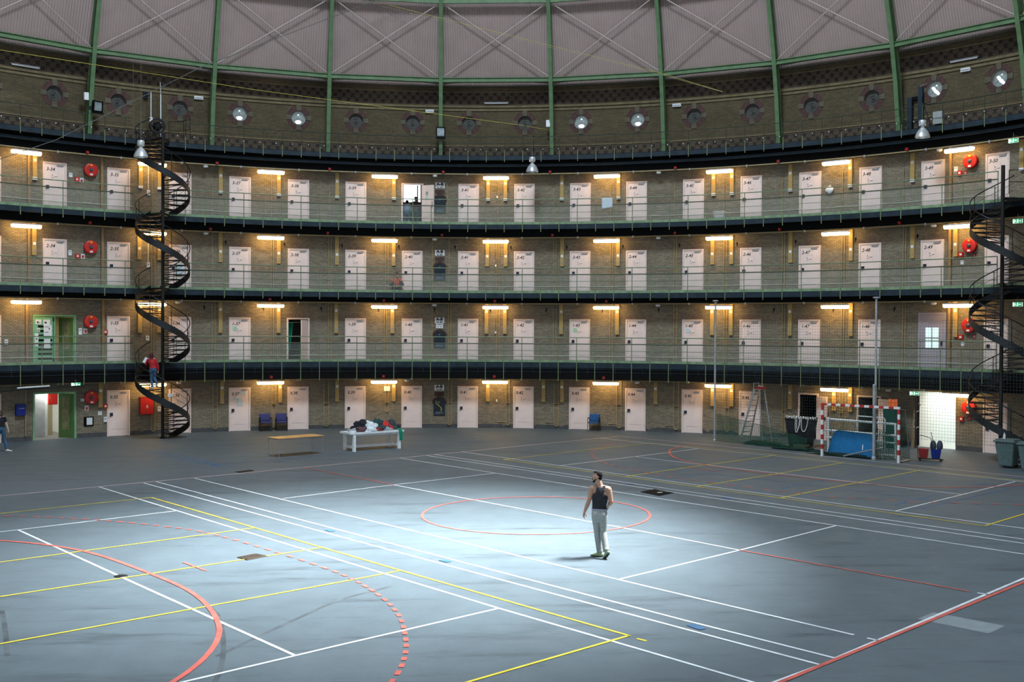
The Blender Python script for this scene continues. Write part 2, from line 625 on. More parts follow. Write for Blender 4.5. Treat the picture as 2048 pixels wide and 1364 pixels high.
# ================================================================== FLOOR
fl = MB()
fl.lathe([(0.0001, 0.0), (RW + 0.2, 0.0), (RW + 0.2, -0.3), (0.0001, -0.3)], 124, caps=False)
floor = fl.build('floor', M_ASPHALT)
tag(floor, 'blue-grey asphalt sports floor of the round hall with painted court lines', 'floor', kind='structure')


def ribbon(mb, pts, w, z, closed=False):
    pts = [Vector((p[0], p[1], 0)) for p in pts]
    n = len(pts)
    L, R_ = [], []
    for i, p in enumerate(pts):
        a = pts[i - 1] if (i > 0 or closed) else p
        b = pts[(i + 1) % n] if (i < n - 1 or closed) else p
        t = (b - a).normalized()
        s = Vector((-t.y, t.x, 0)) * (w / 2)
        L.append(p + s)
        R_.append(p - s)
    vs = [(p.x, p.y, z) for p in L + R_]
    fs = []
    for i in range(n if closed else n - 1):
        j = (i + 1) % n
        fs.append((n + i, n + j, j, i))
    mb.add(vs, fs)


CA, SA = math.cos(math.radians(-53.65764)), math.sin(math.radians(-53.65764))


def ct(u, v):
    """court coordinates (along the long lines, across) to the hall"""
    return (CA * u - SA * v, SA * u + CA * v)


def smooth_path(pts, per=10):
    out = []
    n = len(pts)
    for i in range(n - 1):
        p0, p1, p2, p3 = (Vector((*pts[max(0, min(n - 1, k))], 0)) for k in (i - 1, i, i + 1, i + 2))
        for s in range(per):
            t = s / per
            out.append(0.5 * ((2 * p1) + (-p0 + p2) * t + (2 * p0 - 5 * p1 + 4 * p2 - p3) * t * t + (-p0 + 3 * p1 - 3 * p2 + p3) * t ** 3))
    out.append(Vector((*pts[-1], 0)))
    return [(p.x, p.y) for p in out]


def lines(mb, paths, w, z):
    for p in paths:
        ribbon(mb, [ct(*q) for q in p], w, z)


def dashes(mb, path, w, z, on, off):
    pts = [Vector((*ct(*q), 0)) for q in smooth_path(path, 24)]
    acc, cur, draw = 0.0, [pts[0]], True
    for a, b in zip(pts, pts[1:]):
        acc += (b - a).length
        if draw:
            cur.append(b)
        if acc > (on if draw else off):
            if draw and len(cur) > 1:
                ribbon(mb, [(p.x, p.y) for p in cur], w, z)
            draw = not draw
            cur = [b]
            acc = 0.0


mb = MB()
lines(mb, [[(-12.4, -20), (-12.04, -7.17), (-12.51, 5.1), (-13.0, 12.33), (-13.6, 21.37)],
           [(-13.6, 21.37), (-5.27, 21.72), (0.43, 21.90), (5.55, 21.86), (10, 21.8)]], 0.075, 0.004)
tag(mb.build('boundary_marking', M_LINEP, floor), 'faded pink boundary lines')
mb = MB()
lines(mb, [
    [(-12.08, -4.15), (-6.09, -4.2), (1.02, -4.24), (8.01, -4.27), (10.86, -4.22), (15.5, -4.16)],
    [(-12.06, -2.69), (0.1, -2.75), (11.03, -2.72), (13.85, -2.69)], [(13.83, -2.69), (13.88, -3.92), (13.95, -7)],
    [(-12.11, -2.24), (-0.65, -2.28), (10.65, -2.28), (13.77, -2.21)],
    [(-12.11, -0.89), (-2.81, -0.92), (7.75, -0.86), (9.4, -0.85), (13.2, -0.80)], [(13.45, -0.8), (13.66, -0.79)],
    [(-6.63, 3.45), (5.56, 3.57), (7.42, 3.54)],
    [(-12.73, 7.94), (-6.79, 7.97), (1.69, 8.05), (6.97, 8.17), (11.86, 8.26), (16, 8.3)],
    [(-12.7, 9.28), (0.55, 9.37), (11.26, 9.56), (16, 9.65)],
    [(-12.8, 9.75), (0.16, 9.84), (11.01, 10.1), (16, 10.2)],
    [(-12.95, 11.25), (-0.99, 11.22), (6.69, 11.52), (10.32, 11.62), (16, 11.8)],
    [(-13.5, 19.9), (-7.62, 20.02), (-5.04, 20.3), (6.13, 20.6), (10, 20.6)],
    [(-6.96, 11.29), (-7.43, 18.0), (-7.62, 20.0)],
    [(6.69, 11.52), (5.93, 20.4)],
    [(-7.21, 15.65), (-4.88, 15.68), (-2.65, 15.8), (-0.61, 15.87), (6.26, 16.11)],
    [(-6.24, -0.8), (-6.60, 3.44), (-6.79, 7.94)],
    [(7.75, -0.84), (7.42, 3.53), (6.97, 8.17)],
    [(-5.78, -14.0), (-5.79, -8.54), (-6.09, -4.2)],
    [(-5.79, -8.54), (1.02, -8.6), (8.26, -8.64)],
    [(8.42, -13.5), (8.38, -10.53), (8.26, -8.64), (8.20, -7.8), (8.01, -4.27)],
    [(12.8, 9.5), (13.04, 5.72), (13.77, -2.21)],
    [(13.05, 3.75), (13.25, 3.78)]], 0.062, 0.006)
tag(mb.build('white_court_marking', M_LINEW, floor), 'white court lines')
mb = MB()
lines(mb, [
    [(-9.75, 10.82), (-0.72, 10.88), (3.12, 11.02), (9.48, 11.18)],
    [(-9.75, 10.82), (-10.19, 15.91), (-10.50, 20.0)], [(9.48, 11.18), (9.26, 13.86), (8.9, 19)],
    [(-3.29, 11.0), (-3.60, 14.6), (-3.99, 20.48)], [(-0.09, 10.95), (-0.40, 15.55), (-0.83, 20.51)],
    [(3.12, 11.04), (2.28, 20.67)], [(-10.5, 20.05), (-5.65, 20.70), (6.09, 20.80), (10, 20.85)],
    [(-8.5, -14), (-8.64, -8.15), (-8.88, -3.77)],
    [(-8.88, -3.77), (-2.31, -3.79), (4.23, -3.82), (10.84, -3.77)],
    [(10.81, -3.77), (11.02, -7.35), (11.3, -12)],
    [(-1.75, -14), (-1.97, -10.07), (-2.31, -3.79)], [(1.4, -13), (1.31, -11.02), (1.02, -3.82)],
    [(4.72, -14), (4.65, -11.98), (4.35, -5.39), (4.23, -3.82)],
    [(11.02, -3.80), (11.22, -3.78)], [(-10.05, 10.8), (-9.98, 10.8)]], 0.062, 0.008)
tag(mb.build('yellow_court_marking', M_LINEY, floor), 'yellow court lines')
mb = MB()
ribbon(mb, [ct(0.62 + 3.05 * math.cos(a), 3.27 + 3.22 * math.sin(a)) for a in (2 * PI * i / 96 for i in range(96))], 0.07, 0.010, True)
lines(mb, [[(-12.41, 3.47), (-6.63, 3.47)], [(7.42, 3.53), (12.89, 3.73)], [(0.54, -7.01), (1.65, -7.0)],
           [(-3.6, 14.5), (-2.0, 14.55)]], 0.06, 0.010)
lines(mb, [[(12.95, 9.5), (13.2, 5.38), (13.94, -3.84), (14.1, -7)]], 0.085, 0.010)
lines(mb, [smooth_path([(-7.5, -13.5), (-6.2, -10.9), (-4.39, -9.2), (-2.08, -8.25), (1.03, -8.02), (3.47, -8.1), (5.71, -8.7), (7.16, -9.53), (8.28, -10.65), (9.1, -12)])], 0.095, 0.010)
lines(mb, [smooth_path([(-8.95, 21.5), (-8.6, 19.9), (-7.74, 18.26), (-5.66, 16.39), (-3.2, 15.62), (-0.32, 15.48), (2.5, 15.78), (4.52, 16.59), (5.93, 18.35), (6.7, 20.5)])], 0.085, 0.010)
dashes(mb, [(-9.8, -10.5), (-8.19, -8.28), (-7.17, -7.28), (-5.34, -6.13), (-3.8, -5.45), (-2.18, -5.02), (0.68, -4.90), (3.67, -4.97), (5.69, -5.38), (7.22, -5.96), (8.57, -6.75), (9.49, -7.43), (10.22, -8.13), (11.2, -9.3)], 0.085, 0.010, 0.17, 0.15)
dashes(mb, [(-11.75, 20.6), (-11.4, 18.6), (-9.76, 15.69), (-7.09, 13.49), (-4.67, 12.57), (-1.77, 12.09), (2.35, 12.19), (4.58, 12.70), (6.57, 13.94), (8.34, 15.42), (9.3, 16.8)], 0.075, 0.010, 0.26, 0.22)
tag(mb.build('red_court_marking', M_LINER, floor), 'salmon red lines, arcs and centre circle')
# faint worn blue lines
mb = MB()
BL = [[(-21.0, 0.9), (-21.1, 6.1), (-21.6, 9.7)], [(-21.05, 1.7), (-15.75, 1.5), (-14.3, 1.6)], [(-21.0, 0.9), (-14.76, 1.05)], [(-15.2, 1.2), (-15.3, 5.0), (-15.5, 10.1), (-15.4, 15.5)],
      [(-18.0, 4.5), (-15.4, 4.7)], [(-19.1, 11.3), (-15.1, 14.9)], [(-20.7, 14.1), (-15.3, 14.9)], [(-21.4, 9.7), (-20.7, 14.1)], [(-17.7, 7.3), (-21.0, 13.2)],
      [(-7.28, 15.73), (-4.35, 16.2)], [(-1.94, 12.24), (-2.83, 18.9)], [(1.94, 12.64), (1.28, 19.1)], [(6.07, 12.55), (5.44, 19.45)], [(6.93, 12.44), (6.53, 19.48)], [(-3.67, 18.1), (2.1, 18.6), (6.3, 18.9)], [(-5.6, 12.7), (-5.9, 16.5)], [(-7.2, 13.7), (6.6, 14.3)]]
lines(mb, BL, 0.06, 0.003)
lines(mb, [[(-15.2, 1.2), (-14.4, 1.25)], [(-21.0, 1.3), (-14.9, 1.3)]], 0.10, 0.004)
lines(mb, [[(-0.9, -2.5), (-0.6, -2.52)], [(11.0, -2.45), (11.35, -2.5)], [(3.9, -2.5), (4.2, -2.5)], [(-2.0, 9.6), (-1.7, 9.6)], [(2.0, 9.65), (2.3, 9.66)]], 0.16, 0.012)
tag(mb.build('blue_court_marking', M_LINEB, floor), 'faint worn blue lines')
mb = MB()
mb.add([(*ct(13.33, 1.01), 0.003), (*ct(14.62, 1.05), 0.003), (*ct(14.56, 1.76), 0.003), (*ct(13.28, 1.66), 0.003)], [(0, 1, 2, 3)])
tag(mb.build('repair_patch', M_LINEG, floor), 'pale rectangular floor repair')

mb = MB()
lines(mb, [smooth_path([(2.4, -11.3), (3.9, -11.68), (5.42, -12.1)]), smooth_path([(4.6, -8.3), (5.51, -8.57), (7.25, -9.36), (8.66, -10.19), (9.4, -11)]),
           ], 0.085, 0.002)
lines(mb, [smooth_path([(7.5, -9.6), (7.1, -8.9), (6.3, -7.5), (5.61, -6.17), (5.3, -4.8)])], 0.085, 0.0026)
tag(mb.build('skid_mark', mat('skid_rubber', (0.060, 0.072, 0.080), 0.7, var=0.5, scale=2), floor), 'dark rubber skid marks')

# covers let into the floor
def cover(name, label, pts, m, mark=False):
    P = [Vector((*ct(*p), 0)) for p in pts]
    c = sum(P, Vector()) / 4
    r = root(name, c, 0, label, 'floor cover')
    b = MB()
    b.add([tuple(p - c + Vector((0, 0, 0.014))) for p in P] + [tuple(p - c) for p in P], [(0, 1, 2, 3), (0, 4, 5, 1), (1, 5, 6, 2), (2, 6, 7, 3), (3, 7, 4, 0)])
    b.build('plate', m, r)
    b = MB()
    n = 5
    for i in range(1, n):
        a = (P[0] - c).lerp(P[1] - c, i / n)
        d = (P[3] - c).lerp(P[2] - c, i / n)
        b.beam(a + Vector((0, 0, 0.016)), d + Vector((0, 0, 0.016)), 0.02, 0.008)
    b.build('ribbing', M_BLACKS, r)
    if mark:
        b = MB()
        b.box((0.05, -0.1, 0.018), (0.16, 0.07, 0.01), Matrix.Rotation(0.4, 4, 'Z'))
        b.build('lifting_plate', M_WHITE, r)
    return r


cover('floor_hatch', 'black square steel hatch in the floor behind the walking man', [(-0.43, 8.62), (0.51, 8.44), (0.37, 9.27), (-0.54, 9.36)], M_BLACK, True)
M_RUST = mat('rusty_grate', (0.055, 0.035, 0.022), 0.8, var=0.3)
cover('drain_grate', 'rusty brown drain grate crossed by a yellow line', [(0.79, -5.86), (1.23, -5.83), (1.12, -5.28), (0.69, -5.36)], M_RUST)
cover('drain_grate', 'small dark drain grate beyond the far pink line by the wooden table', [(-12.81, 0.95), (-12.45, 0.96), (-12.64, 1.6), (-12.99, 1.62)], M_RUST)
b = MB()
b.lathe([(0.0001, 0.013), (0.13, 0.013), (0.14, 0.0)], 20, caps=False)
o = b.build('net_socket_lid', M_BLACKS)
o.location = (*ct(1.02, -8.58), 0.0)
tag(o, 'round black floor socket lid on the crossing of a white and a yellow line', 'floor socket')

# ================================================================== WALL
# openings: (first cell, last cell, bottom, top)
OPEN = [(33.67, 34.33, 0.0, 2.13), (33.67, 34.33, ZL[1], ZL[1] + 2.16), (39.83, 40.17, ZL[3], ZL[3] + 2.07), (37.83, 38.17, ZL[1], ZL[1] + 2.07),
        (46.85, 47.14, 0.0, 2.08), (47.83, 48.17, 0.0, 2.08), (48.80, 49.38, 0.0, 2.45)]


def wall_band(mb, R, z0, z1, opens, c0, c1, step=0.5):
    cs = set()
    c = c0
    while c <= c1 + 1e-6:
        cs.add(round(c, 4))
        c += step
    for o in opens:
        cs.add(o[0])
        cs.add(o[1])
    cs = sorted(cs)
    for a, b2 in zip(cs, cs[1:]):
        mid = (a + b2) / 2
        spans = [(z0, z1)]
        for o in opens:
            if o[0] < mid < o[1] and o[3] > z0 and o[2] < z1:
                spans = []
                if o[2] > z0 + 1e-6:
                    spans.append((z0, o[2]))
                spans.append((o[3], z1))
        for za, zb in spans:
            vs = [pol(a, R, za), pol(b2, R, za), pol(b2, R, zb), pol(a, R, zb)]
            u0, u1 = th(a) * R, th(b2) * R
            mb.add(vs, [(0, 1, 2, 3)], 0, None, [((u0, za), (u1, za), (u1, zb), (u0, zb))])


C_MIN, C_MAX = 24.0, 59.0
mb = MB()
for i in range(4):
    wall_band(mb, RW, ZL[i] - (0.02 if i == 0 else 0), ZL[i + 1], [o for o in OPEN if abs(o[2] - ZL[i]) < 0.01], C_MIN, C_MAX)
wall = mb.build('wall_curved', BRICK, recalc=False)
tag(wall, 'curved ochre-grey brick wall of cells round the hall', 'wall', kind='structure')

# brick soldier courses over the cell doors belong to the wall
def soldier_course(c, z):
    b = MB()
    n = 19
    for k in range(n):
        u = (k / (n - 1) - 0.5)
        x = u * 1.25
        hgt = 0.15 + (0.08 if abs(u) < 0.16 else 0.0)
        b.box((x, -0.008, 2.18 + hgt / 2), (0.058, 0.024, hgt), Matrix.Translation(pol(c, RW, z)) @ Matrix.Rotation(-th(c), 4, 'Z'))
    return b.build('door_arch_bricks', M_PURPLE_BRICK, wall)


# dark painted plinth
mb = MB()
pl = [o for o in OPEN if o[2] == 0]
edges = [30.0] + [x for o in sorted(pl) for x in (o[0] - 0.02, o[1] + 0.02)] + [53.0]
for a, b2 in zip(edges[::2], edges[1::2]):
    mb.sweep([(RW - 0.012, 0.0), (RW + 0.02, 0.0), (RW + 0.02, 0.20), (RW - 0.004, 0.20)], th(a), th(b2), max(2, int((b2 - a) * 2)))
tag(mb.build('baseboard_curved', mat('grey_plinth', (0.07, 0.072, 0.075), 0.8, var=0.2), None), 'grey painted plinth along the foot of the brick wall', 'plinth', kind='structure')

# upper wall with round window holes
ZU0, ZU1, ZO = 13.85, 17.62, 15.66
mb = MB()
wall_band(mb, RW, 14.45, ZO - 0.75, [], C_MIN, C_MAX, 0.25)
wall_band(mb, RW, ZO + 0.75, 16.60, [], C_MIN, C_MAX, 0.25)
HR = 0.36


def uvp(c, z):
    return (th(c) * RW, z)


def sq(a, s=0.75):
    ca, sa = math.cos(a), math.sin(a)
    k = s / max(abs(ca), abs(sa))
    return ca * k, sa * k


NS = 32
for c in range(33, 52):
    for i in range(NS):
        a0, a1 = 2 * PI * (i - 0.5 * 0) / NS, 2 * PI * (i + 1) / NS
        q = [(HR * math.cos(a0), HR * math.sin(a0)), sq(a0), sq(a1), (HR * math.cos(a1), HR * math.sin(a1))]
        cc = [(c + x / (RW * DTH), ZO + z) for x, z in q]
        mb.add([pol(k, RW, z) for k, z in cc], [(0, 1, 2, 3)], 0, None, [tuple(uvp(k, z) for k, z in cc)])
    s = 0.75 / (RW * DTH)
    for (ca, cb) in ((c + s, c + 1 - s),):
        vs = [(ca, ZO - 0.75), (cb, ZO - 0.75), (cb, ZO + 0.75), (ca, ZO + 0.75)]
        mb.add([pol(k, RW, z) for k, z in vs], [(0, 1, 2, 3)], 0, None, [tuple(uvp(k, z) for k, z in vs)])
s = 0.75 / (RW * DTH)
wall_band(mb, RW, ZO - 0.75, ZO + 0.75, [], C_MIN, 33 - s, (33 - s - C_MIN) / 12)
wall_band(mb, RW, ZO - 0.75, ZO + 0.75, [], 51 + 1 - s, C_MAX, (C_MAX - 52 + s) / 8)
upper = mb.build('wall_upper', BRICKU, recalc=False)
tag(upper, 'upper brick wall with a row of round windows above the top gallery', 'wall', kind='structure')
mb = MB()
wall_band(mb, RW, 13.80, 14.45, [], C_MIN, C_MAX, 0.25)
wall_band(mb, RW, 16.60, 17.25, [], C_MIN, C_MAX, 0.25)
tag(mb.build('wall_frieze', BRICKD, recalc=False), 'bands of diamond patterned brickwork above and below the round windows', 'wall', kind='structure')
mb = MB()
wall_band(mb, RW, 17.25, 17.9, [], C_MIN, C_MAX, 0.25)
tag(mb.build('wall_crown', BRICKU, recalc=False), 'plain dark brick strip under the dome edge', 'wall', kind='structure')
tn = 0
for za, zb, d, m, lab in ((16.28, 16.38, 0.05, M_OCHRE, 'lower ochre string course above the round windows'), (16.45, 16.56, 0.06, M_OCHRE, 'upper ochre string course under the frieze'),
                          (14.46, 14.52, 0.03, M_OCHRE, 'thin ochre string course above the lower frieze'), (17.22, 17.27, 0.05, M_OCHRE, 'thin brick moulding over the frieze'),
                          (17.52, 17.60, 0.30, M_PLASTER, 'pale cornice line at the top of the brick wall')):
    mb = MB()
    mb.sweep([(RW - d, za), (RW + 0.02, za), (RW + 0.02, zb), (RW - d, zb)], A_MIN, A_MAX, 140)
    tn += 1
    tag(mb.build('trim_%d' % tn, m), lab, 'moulding', kind='structure')

mb = MB()
mb.sweep([(27.72, 17.60), (RW + 0.35, 17.60), (RW + 0.35, 17.70), (27.72, 17.66)], A_MIN - 0.35, A_MAX + 0.75, 180)
tn += 1
tag(mb.build('trim_%d' % tn, mat('eaves_pink', (0.17, 0.125, 0.115), 0.8, var=0.15)), 'dull pink eaves board closing the dome edge against the wall', 'moulding', kind='structure')

# ------------------------------------------------------------------ round windows
def ring_seg(b, r0, r1, a0, a1, y0, y1, n=6):
    for i in range(n):
        p, q = a0 + (a1 - a0) * i / n, a0 + (a1 - a0) * (i + 1) / n
        P = [(r0 * math.cos(p), r0 * math.sin(p)), (r1 * math.cos(p), r1 * math.sin(p)), (r1 * math.cos(q), r1 * math.sin(q)), (r0 * math.cos(q), r0 * math.sin(q))]
        b.prism(P, y0, y1)


def disc(b, r, y, M=None, n=28, mi=0, r0=0.0):
    if r0 <= 0:
        b.add([(r * math.cos(2 * PI * i / n), y, r * math.sin(2 * PI * i / n)) for i in range(n)], [tuple(range(n))], mi, M)
    else:
        vs = [(k * math.cos(2 * PI * i / n), y, k * math.sin(2 * PI * i / n)) for k in (r0, r) for i in range(n)]
        b.add(vs, [(i, (i + 1) % n, n + (i + 1) % n, n + i) for i in range(n)], mi, M)


def oculus(kind):
    r = root('window_1', (0, 0, 0), 0, None, 'round window', None, 'structure')
    b = MB()
    for q in range(4):
        ring_seg(b, HR, HR + 0.24, q * PI / 2 + 0.30, (q + 1) * PI / 2 - 0.30, -0.015, 0.03)
    b.build('brick_ring', M_RED_BRICK, r)
    b = MB()
    for q in range(4):
        a = q * PI / 2
        M = Matrix.Rotation(-a, 4, 'Y')
        b.prism([(HR, -0.10), (HR + 0.26, -0.13), (HR + 0.26, 0.13), (HR, 0.10)], -0.04, 0.03, 0, M)
    b.build('keystones', M_KEYSTONE, r)
    b = MB()
    n = 28
    vs = [(HR * math.cos(2 * PI * i / n), y, HR * math.sin(2 * PI * i / n)) for y in (0.0, 0.26) for i in range(n)]
    b.add(vs, [(i, (i + 1) % n, n + (i + 1) % n, n + i) for i in range(n)])
    b.build('reveal', M_PURPLE_BRICK, r)
    if kind == 'blind':
        b = MB()
        disc(b, HR, 0.17)
        for rr, d in ((0.27, 0.02), (0.16, 0.04), (0.06, 0.06)):
            ring_seg(b, rr - 0.035, rr, 0, 2 * PI, 0.17 - d, 0.18, 24)
        b.build('shutter_disc', M_OCULUS, r)
    else:
        b = MB()
        disc(b, HR, 0.20)
        b.build('pane', M_OCULUSGLASS, r)
        b = MB()
        ring_seg(b, HR - 0.035, HR, 0, 2 * PI, 0.14, 0.20, 28)
        for a in (PI / 2, PI * 7 / 6, -PI / 6):
            b.beam((0, 0.17, 0), (0.33 * math.cos(a), 0.17, 0.33 * math.sin(a)), 0.018, 0.02, (0, 1, 0))
        b.build('frame', M_GREY, r)
        b = MB()
        if kind == 'tilt':
            b.prism([(-0.22, 0.10), (-0.12, 0.14), (0.05, -0.04), (0.19, -0.24), (0.10, -0.26), (-0.08, -0.12)], 0.185, 0.19)
        else:
            b.prism([(-0.16, -0.16), (-0.06, -0.10), (0.08, -0.10), (0.16, -0.17), (0.08, -0.27), (-0.08, -0.27)], 0.185, 0.19)
        b.prism([(-0.03, 0.14), (0.03, 0.14), (0.035, 0.20), (-0.02, 0.21)], 0.185, 0.19)
        b.build('bright_pane', M_SKYPANE, r)
    return r


OC = {k: oculus(k) for k in ('blind', 'glass', 'tilt')}
used = set()
for n, c in enumerate(range(33, 52)):
    k = 'tilt' if c in (49, 50) else ('glass' if c in (37, 38, 43, 44) else 'blind')
    what = {'tilt': 'round window with a slanting streak of sky, above door 3-%d', 'glass': 'glazed round window with a bright spot of sky, above door 3-%d',
            'blind': 'round window closed by a grey ringed disc, above door 3-%d'}[k] % c
    if k not in used:
        used.add(k)
        o = OC[k]
        o.name = 'window_%d' % (n + 1)
        o.location = pol(c, RW, ZO)
        o.rotation_euler = (0, 0, -th(c))
    else:
        o = wdup(OC[k], c, RW, ZO, name='window_%d' % (n + 1))
    tag(o, what, 'round window', 'round windows of the upper wall', 'structure')

# ================================================================== DOME
a_open = math.acos(0)
def dome_pt(t, el, R):
    """el: elevation angle on the sphere"""
    return pa(t, R * math.cos(el), DC + R * math.sin(el))


E0 = math.asin((17.5 - DC) / 28.9)
E1 = math.asin((21.2 - DC) / 28.9)
ELS = [E0, E1] + [E1 + (math.radians(81) - E1) * k / 6 for k in range(1, 7)]
RP = 28.75
hit = None
# where the sun ray towards the pool of light passes the shell
POOL = Vector((-0.4, -2.6, 0))
P0 = POOL - Vector((0, 0, DC))
bq = P0.dot(SUN_DIR)
tq = -bq + math.sqrt(bq * bq - P0.dot(P0) + RP * RP)
hit = P0 + SUN_DIR * tq + Vector((0, 0, DC))
mb = MB()
SEGC = [40.5 + 2 * k for k in range(-10, 13)]
holes = []
for c in SEGC:
    for e0, e1 in zip(ELS, ELS[1:]):
        t0, t1 = th(c), th(c + 2)
        vs = [dome_pt(t0, e0, RP), dome_pt(t1, e0, RP), dome_pt(t1, e1, RP), dome_pt(t0, e1, RP)]
        w0, w1 = (vs[1] - vs[0]).length / 2, (vs[2] - vs[3]).length / 2
        v0, v1 = e0 * RP, e1 * RP
        near = (sum(vs, Vector()) / 4 - hit).length < 11
        q = 12 if near else 1
        for i in range(q):
            for j in range(q):
                cs, us = [], []
                for x, y in ((i / q, j / q), ((i + 1) / q, j / q), ((i + 1) / q, (j + 1) / q), (i / q, (j + 1) / q)):
                    cs.append(vs[0].lerp(vs[1], x).lerp(vs[3].lerp(vs[2], x), y))
                    us.append(((w0 + (w1 - w0) * y) * (2 * x - 1), v0 + (v1 - v0) * y))
                if near:
                    m_ = sum(cs, Vector()) / 4
                    # where the sun through this spot meets the floor
                    g_ = m_ - SUN_DIR * (m_.z / SUN_DIR.z) - POOL
                    if (g_.x / 3.3) ** 2 + (g_.y / 6.0) ** 2 < 1:
                        continue
                mb.add(cs, [(0, 1, 2, 3)], 0, None, [tuple(us)])
tag(mb.build('ceiling', M_DOME, recalc=False), 'corrugated dusty pink panels of the dome ceiling', 'ceiling', kind='structure')

# ribs
def rib_mesh():
    b = MB()
    path = []
    for i in range(0, 13):
        el = math.asin((13.86 - DC) / DR) + (math.radians(60) - math.asin((13.86 - DC) / DR)) * i / 12
        path.append(el)
    def fr(el, dr, x):
        return (x, (DR + dr) * math.cos(el), DC + (DR + dr) * math.sin(el))
    for (x0, x1, d0, d1) in ((-0.095, 0.095, 0.0, 0.025), (-0.012, 0.012, 0.025, 0.42), (-0.08, 0.08, 0.42, 0.445)):
        vs, fs = [], []
        for el in path:
            vs += [fr(el, d0, x0), fr(el, d0, x1), fr(el, d1, x1), fr(el, d1, x0)]
        for i in range(len(path) - 1):
            for j in range(4):
                j2 = (j + 1) % 4
                fs.append((i * 4 + j, i * 4 + j2, (i + 1) * 4 + j2, (i + 1) * 4 + j))
        fs += [(0, 1, 2, 3), tuple(range(len(vs) - 1, len(vs) - 5, -1))]
        b.add(vs, fs, 0)
    return b


rib0 = None
for k, c in enumerate([c for c in SEGC if 28 < c < 55]):
    if rib0 is None:
        rib0 = rib_mesh().build('roof_rib', M_GREEN)
        o = rib0
    else:
        o = rib0.copy()
        COL.objects.link(o)
    o.location = (0, 0, 0)
    o.rotation_euler = (0, 0, -th(c))
    tag(o, 'green steel roof rib rising between the round windows above doors 3-%d and 3-%d' % (c - .5, c + .5), 'roof rib', 'green roof ribs', 'structure')
# ring beams and cross braces bay by bay
E17 = math.asin((17.62 - DC) / (DR + 0.12))
E21 = math.asin((21.25 - DC) / (DR + 0.12))
for c in [c for c in SEGC if 30 < c < 53]:
    b = MB()
    for e in (E17,):
        p, q = dome_pt(th(c), e, DR + 0.15), dome_pt(th(c + 2), e, DR + 0.15)
        b.beam(p, q, 0.10, 0.20)
        b.beam(p + Vector((0, 0, 0.10)), q + Vector((0, 0, 0.10)), 0.24, 0.03)
        b.beam(p - Vector((0, 0, 0.10)), q - Vector((0, 0, 0.10)), 0.24, 0.03)
    tag(b.build('ring_beam', M_GREEN), 'green ring beam above the round windows over doors 3-%d and 3-%d' % (c + .5, c + 1.5), 'ring beam', 'green ring beams', 'structure')
    b = MB()
    p, q = dome_pt(th(c), E21, DR + 0.15), dome_pt(th(c + 2), E21, DR + 0.15)
    b.beam(p, q, 0.10, 0.26)
    tag(b.build('ring_beam', M_GREEN), 'upper green ring beam high over doors 3-%d and 3-%d' % (c + .5, c + 1.5), 'ring beam', 'green ring beams', 'structure')
    b = MB()
    e0, e1 = E17 + 0.006, E21 - 0.006
    f = 0.05
    A, B_, C_, D_ = dome_pt(th(c + f), e0, DR + 0.22), dome_pt(th(c + 2 - f), e0, DR + 0.22), dome_pt(th(c + 2 - f), e1, DR + 0.22), dome_pt(th(c + f), e1, DR + 0.22)
    b.tube([A, C_], 0.028, 6)
    b.tube([B_, D_], 0.028, 6)
    tag(b.build('cross_brace', mat('brace_pink', (0.52, 0.42, 0.39), 0.6, var=0.1)), 'crossed pink tie rods of the dome bay over doors 3-%d and 3-%d' % (c + .5, c + 1.5), 'cross brace', 'crossed tie rods', 'structure')
# opaque cap added over the lantern opening to keep the sun out
b = MB()
b.lathe([(28.75 * math.cos(math.radians(e)), DC + 28.75 * math.sin(math.radians(e))) for e in (80.8, 84, 87, 89.9)], 40, caps=False)
tag(b.build('window_31', M_GREY), 'added opaque grey cap closing the top of the dome against the sun', 'roof window', kind='structure')
# kerb of the open roof window (it lies above the picture)
b = MB()
kerb = []
for k in range(40):
    a_ = 2 * PI * k / 40
    f_ = POOL + Vector((3.35 * math.cos(a_), 6.1 * math.sin(a_), 0)) - Vector((0, 0, DC))
    bq = f_.dot(SUN_DIR)
    kerb.append(f_ + SUN_DIR * (-bq + math.sqrt(bq * bq - f_.dot(f_) + (RP - 0.1) ** 2)) + Vector((0, 0, DC)))
b.tube(kerb, 0.16, 6, closed=True)
tag(b.build('window_30', M_GREEN), 'green kerb of the open roof window high in the dome', 'roof window', kind='structure')

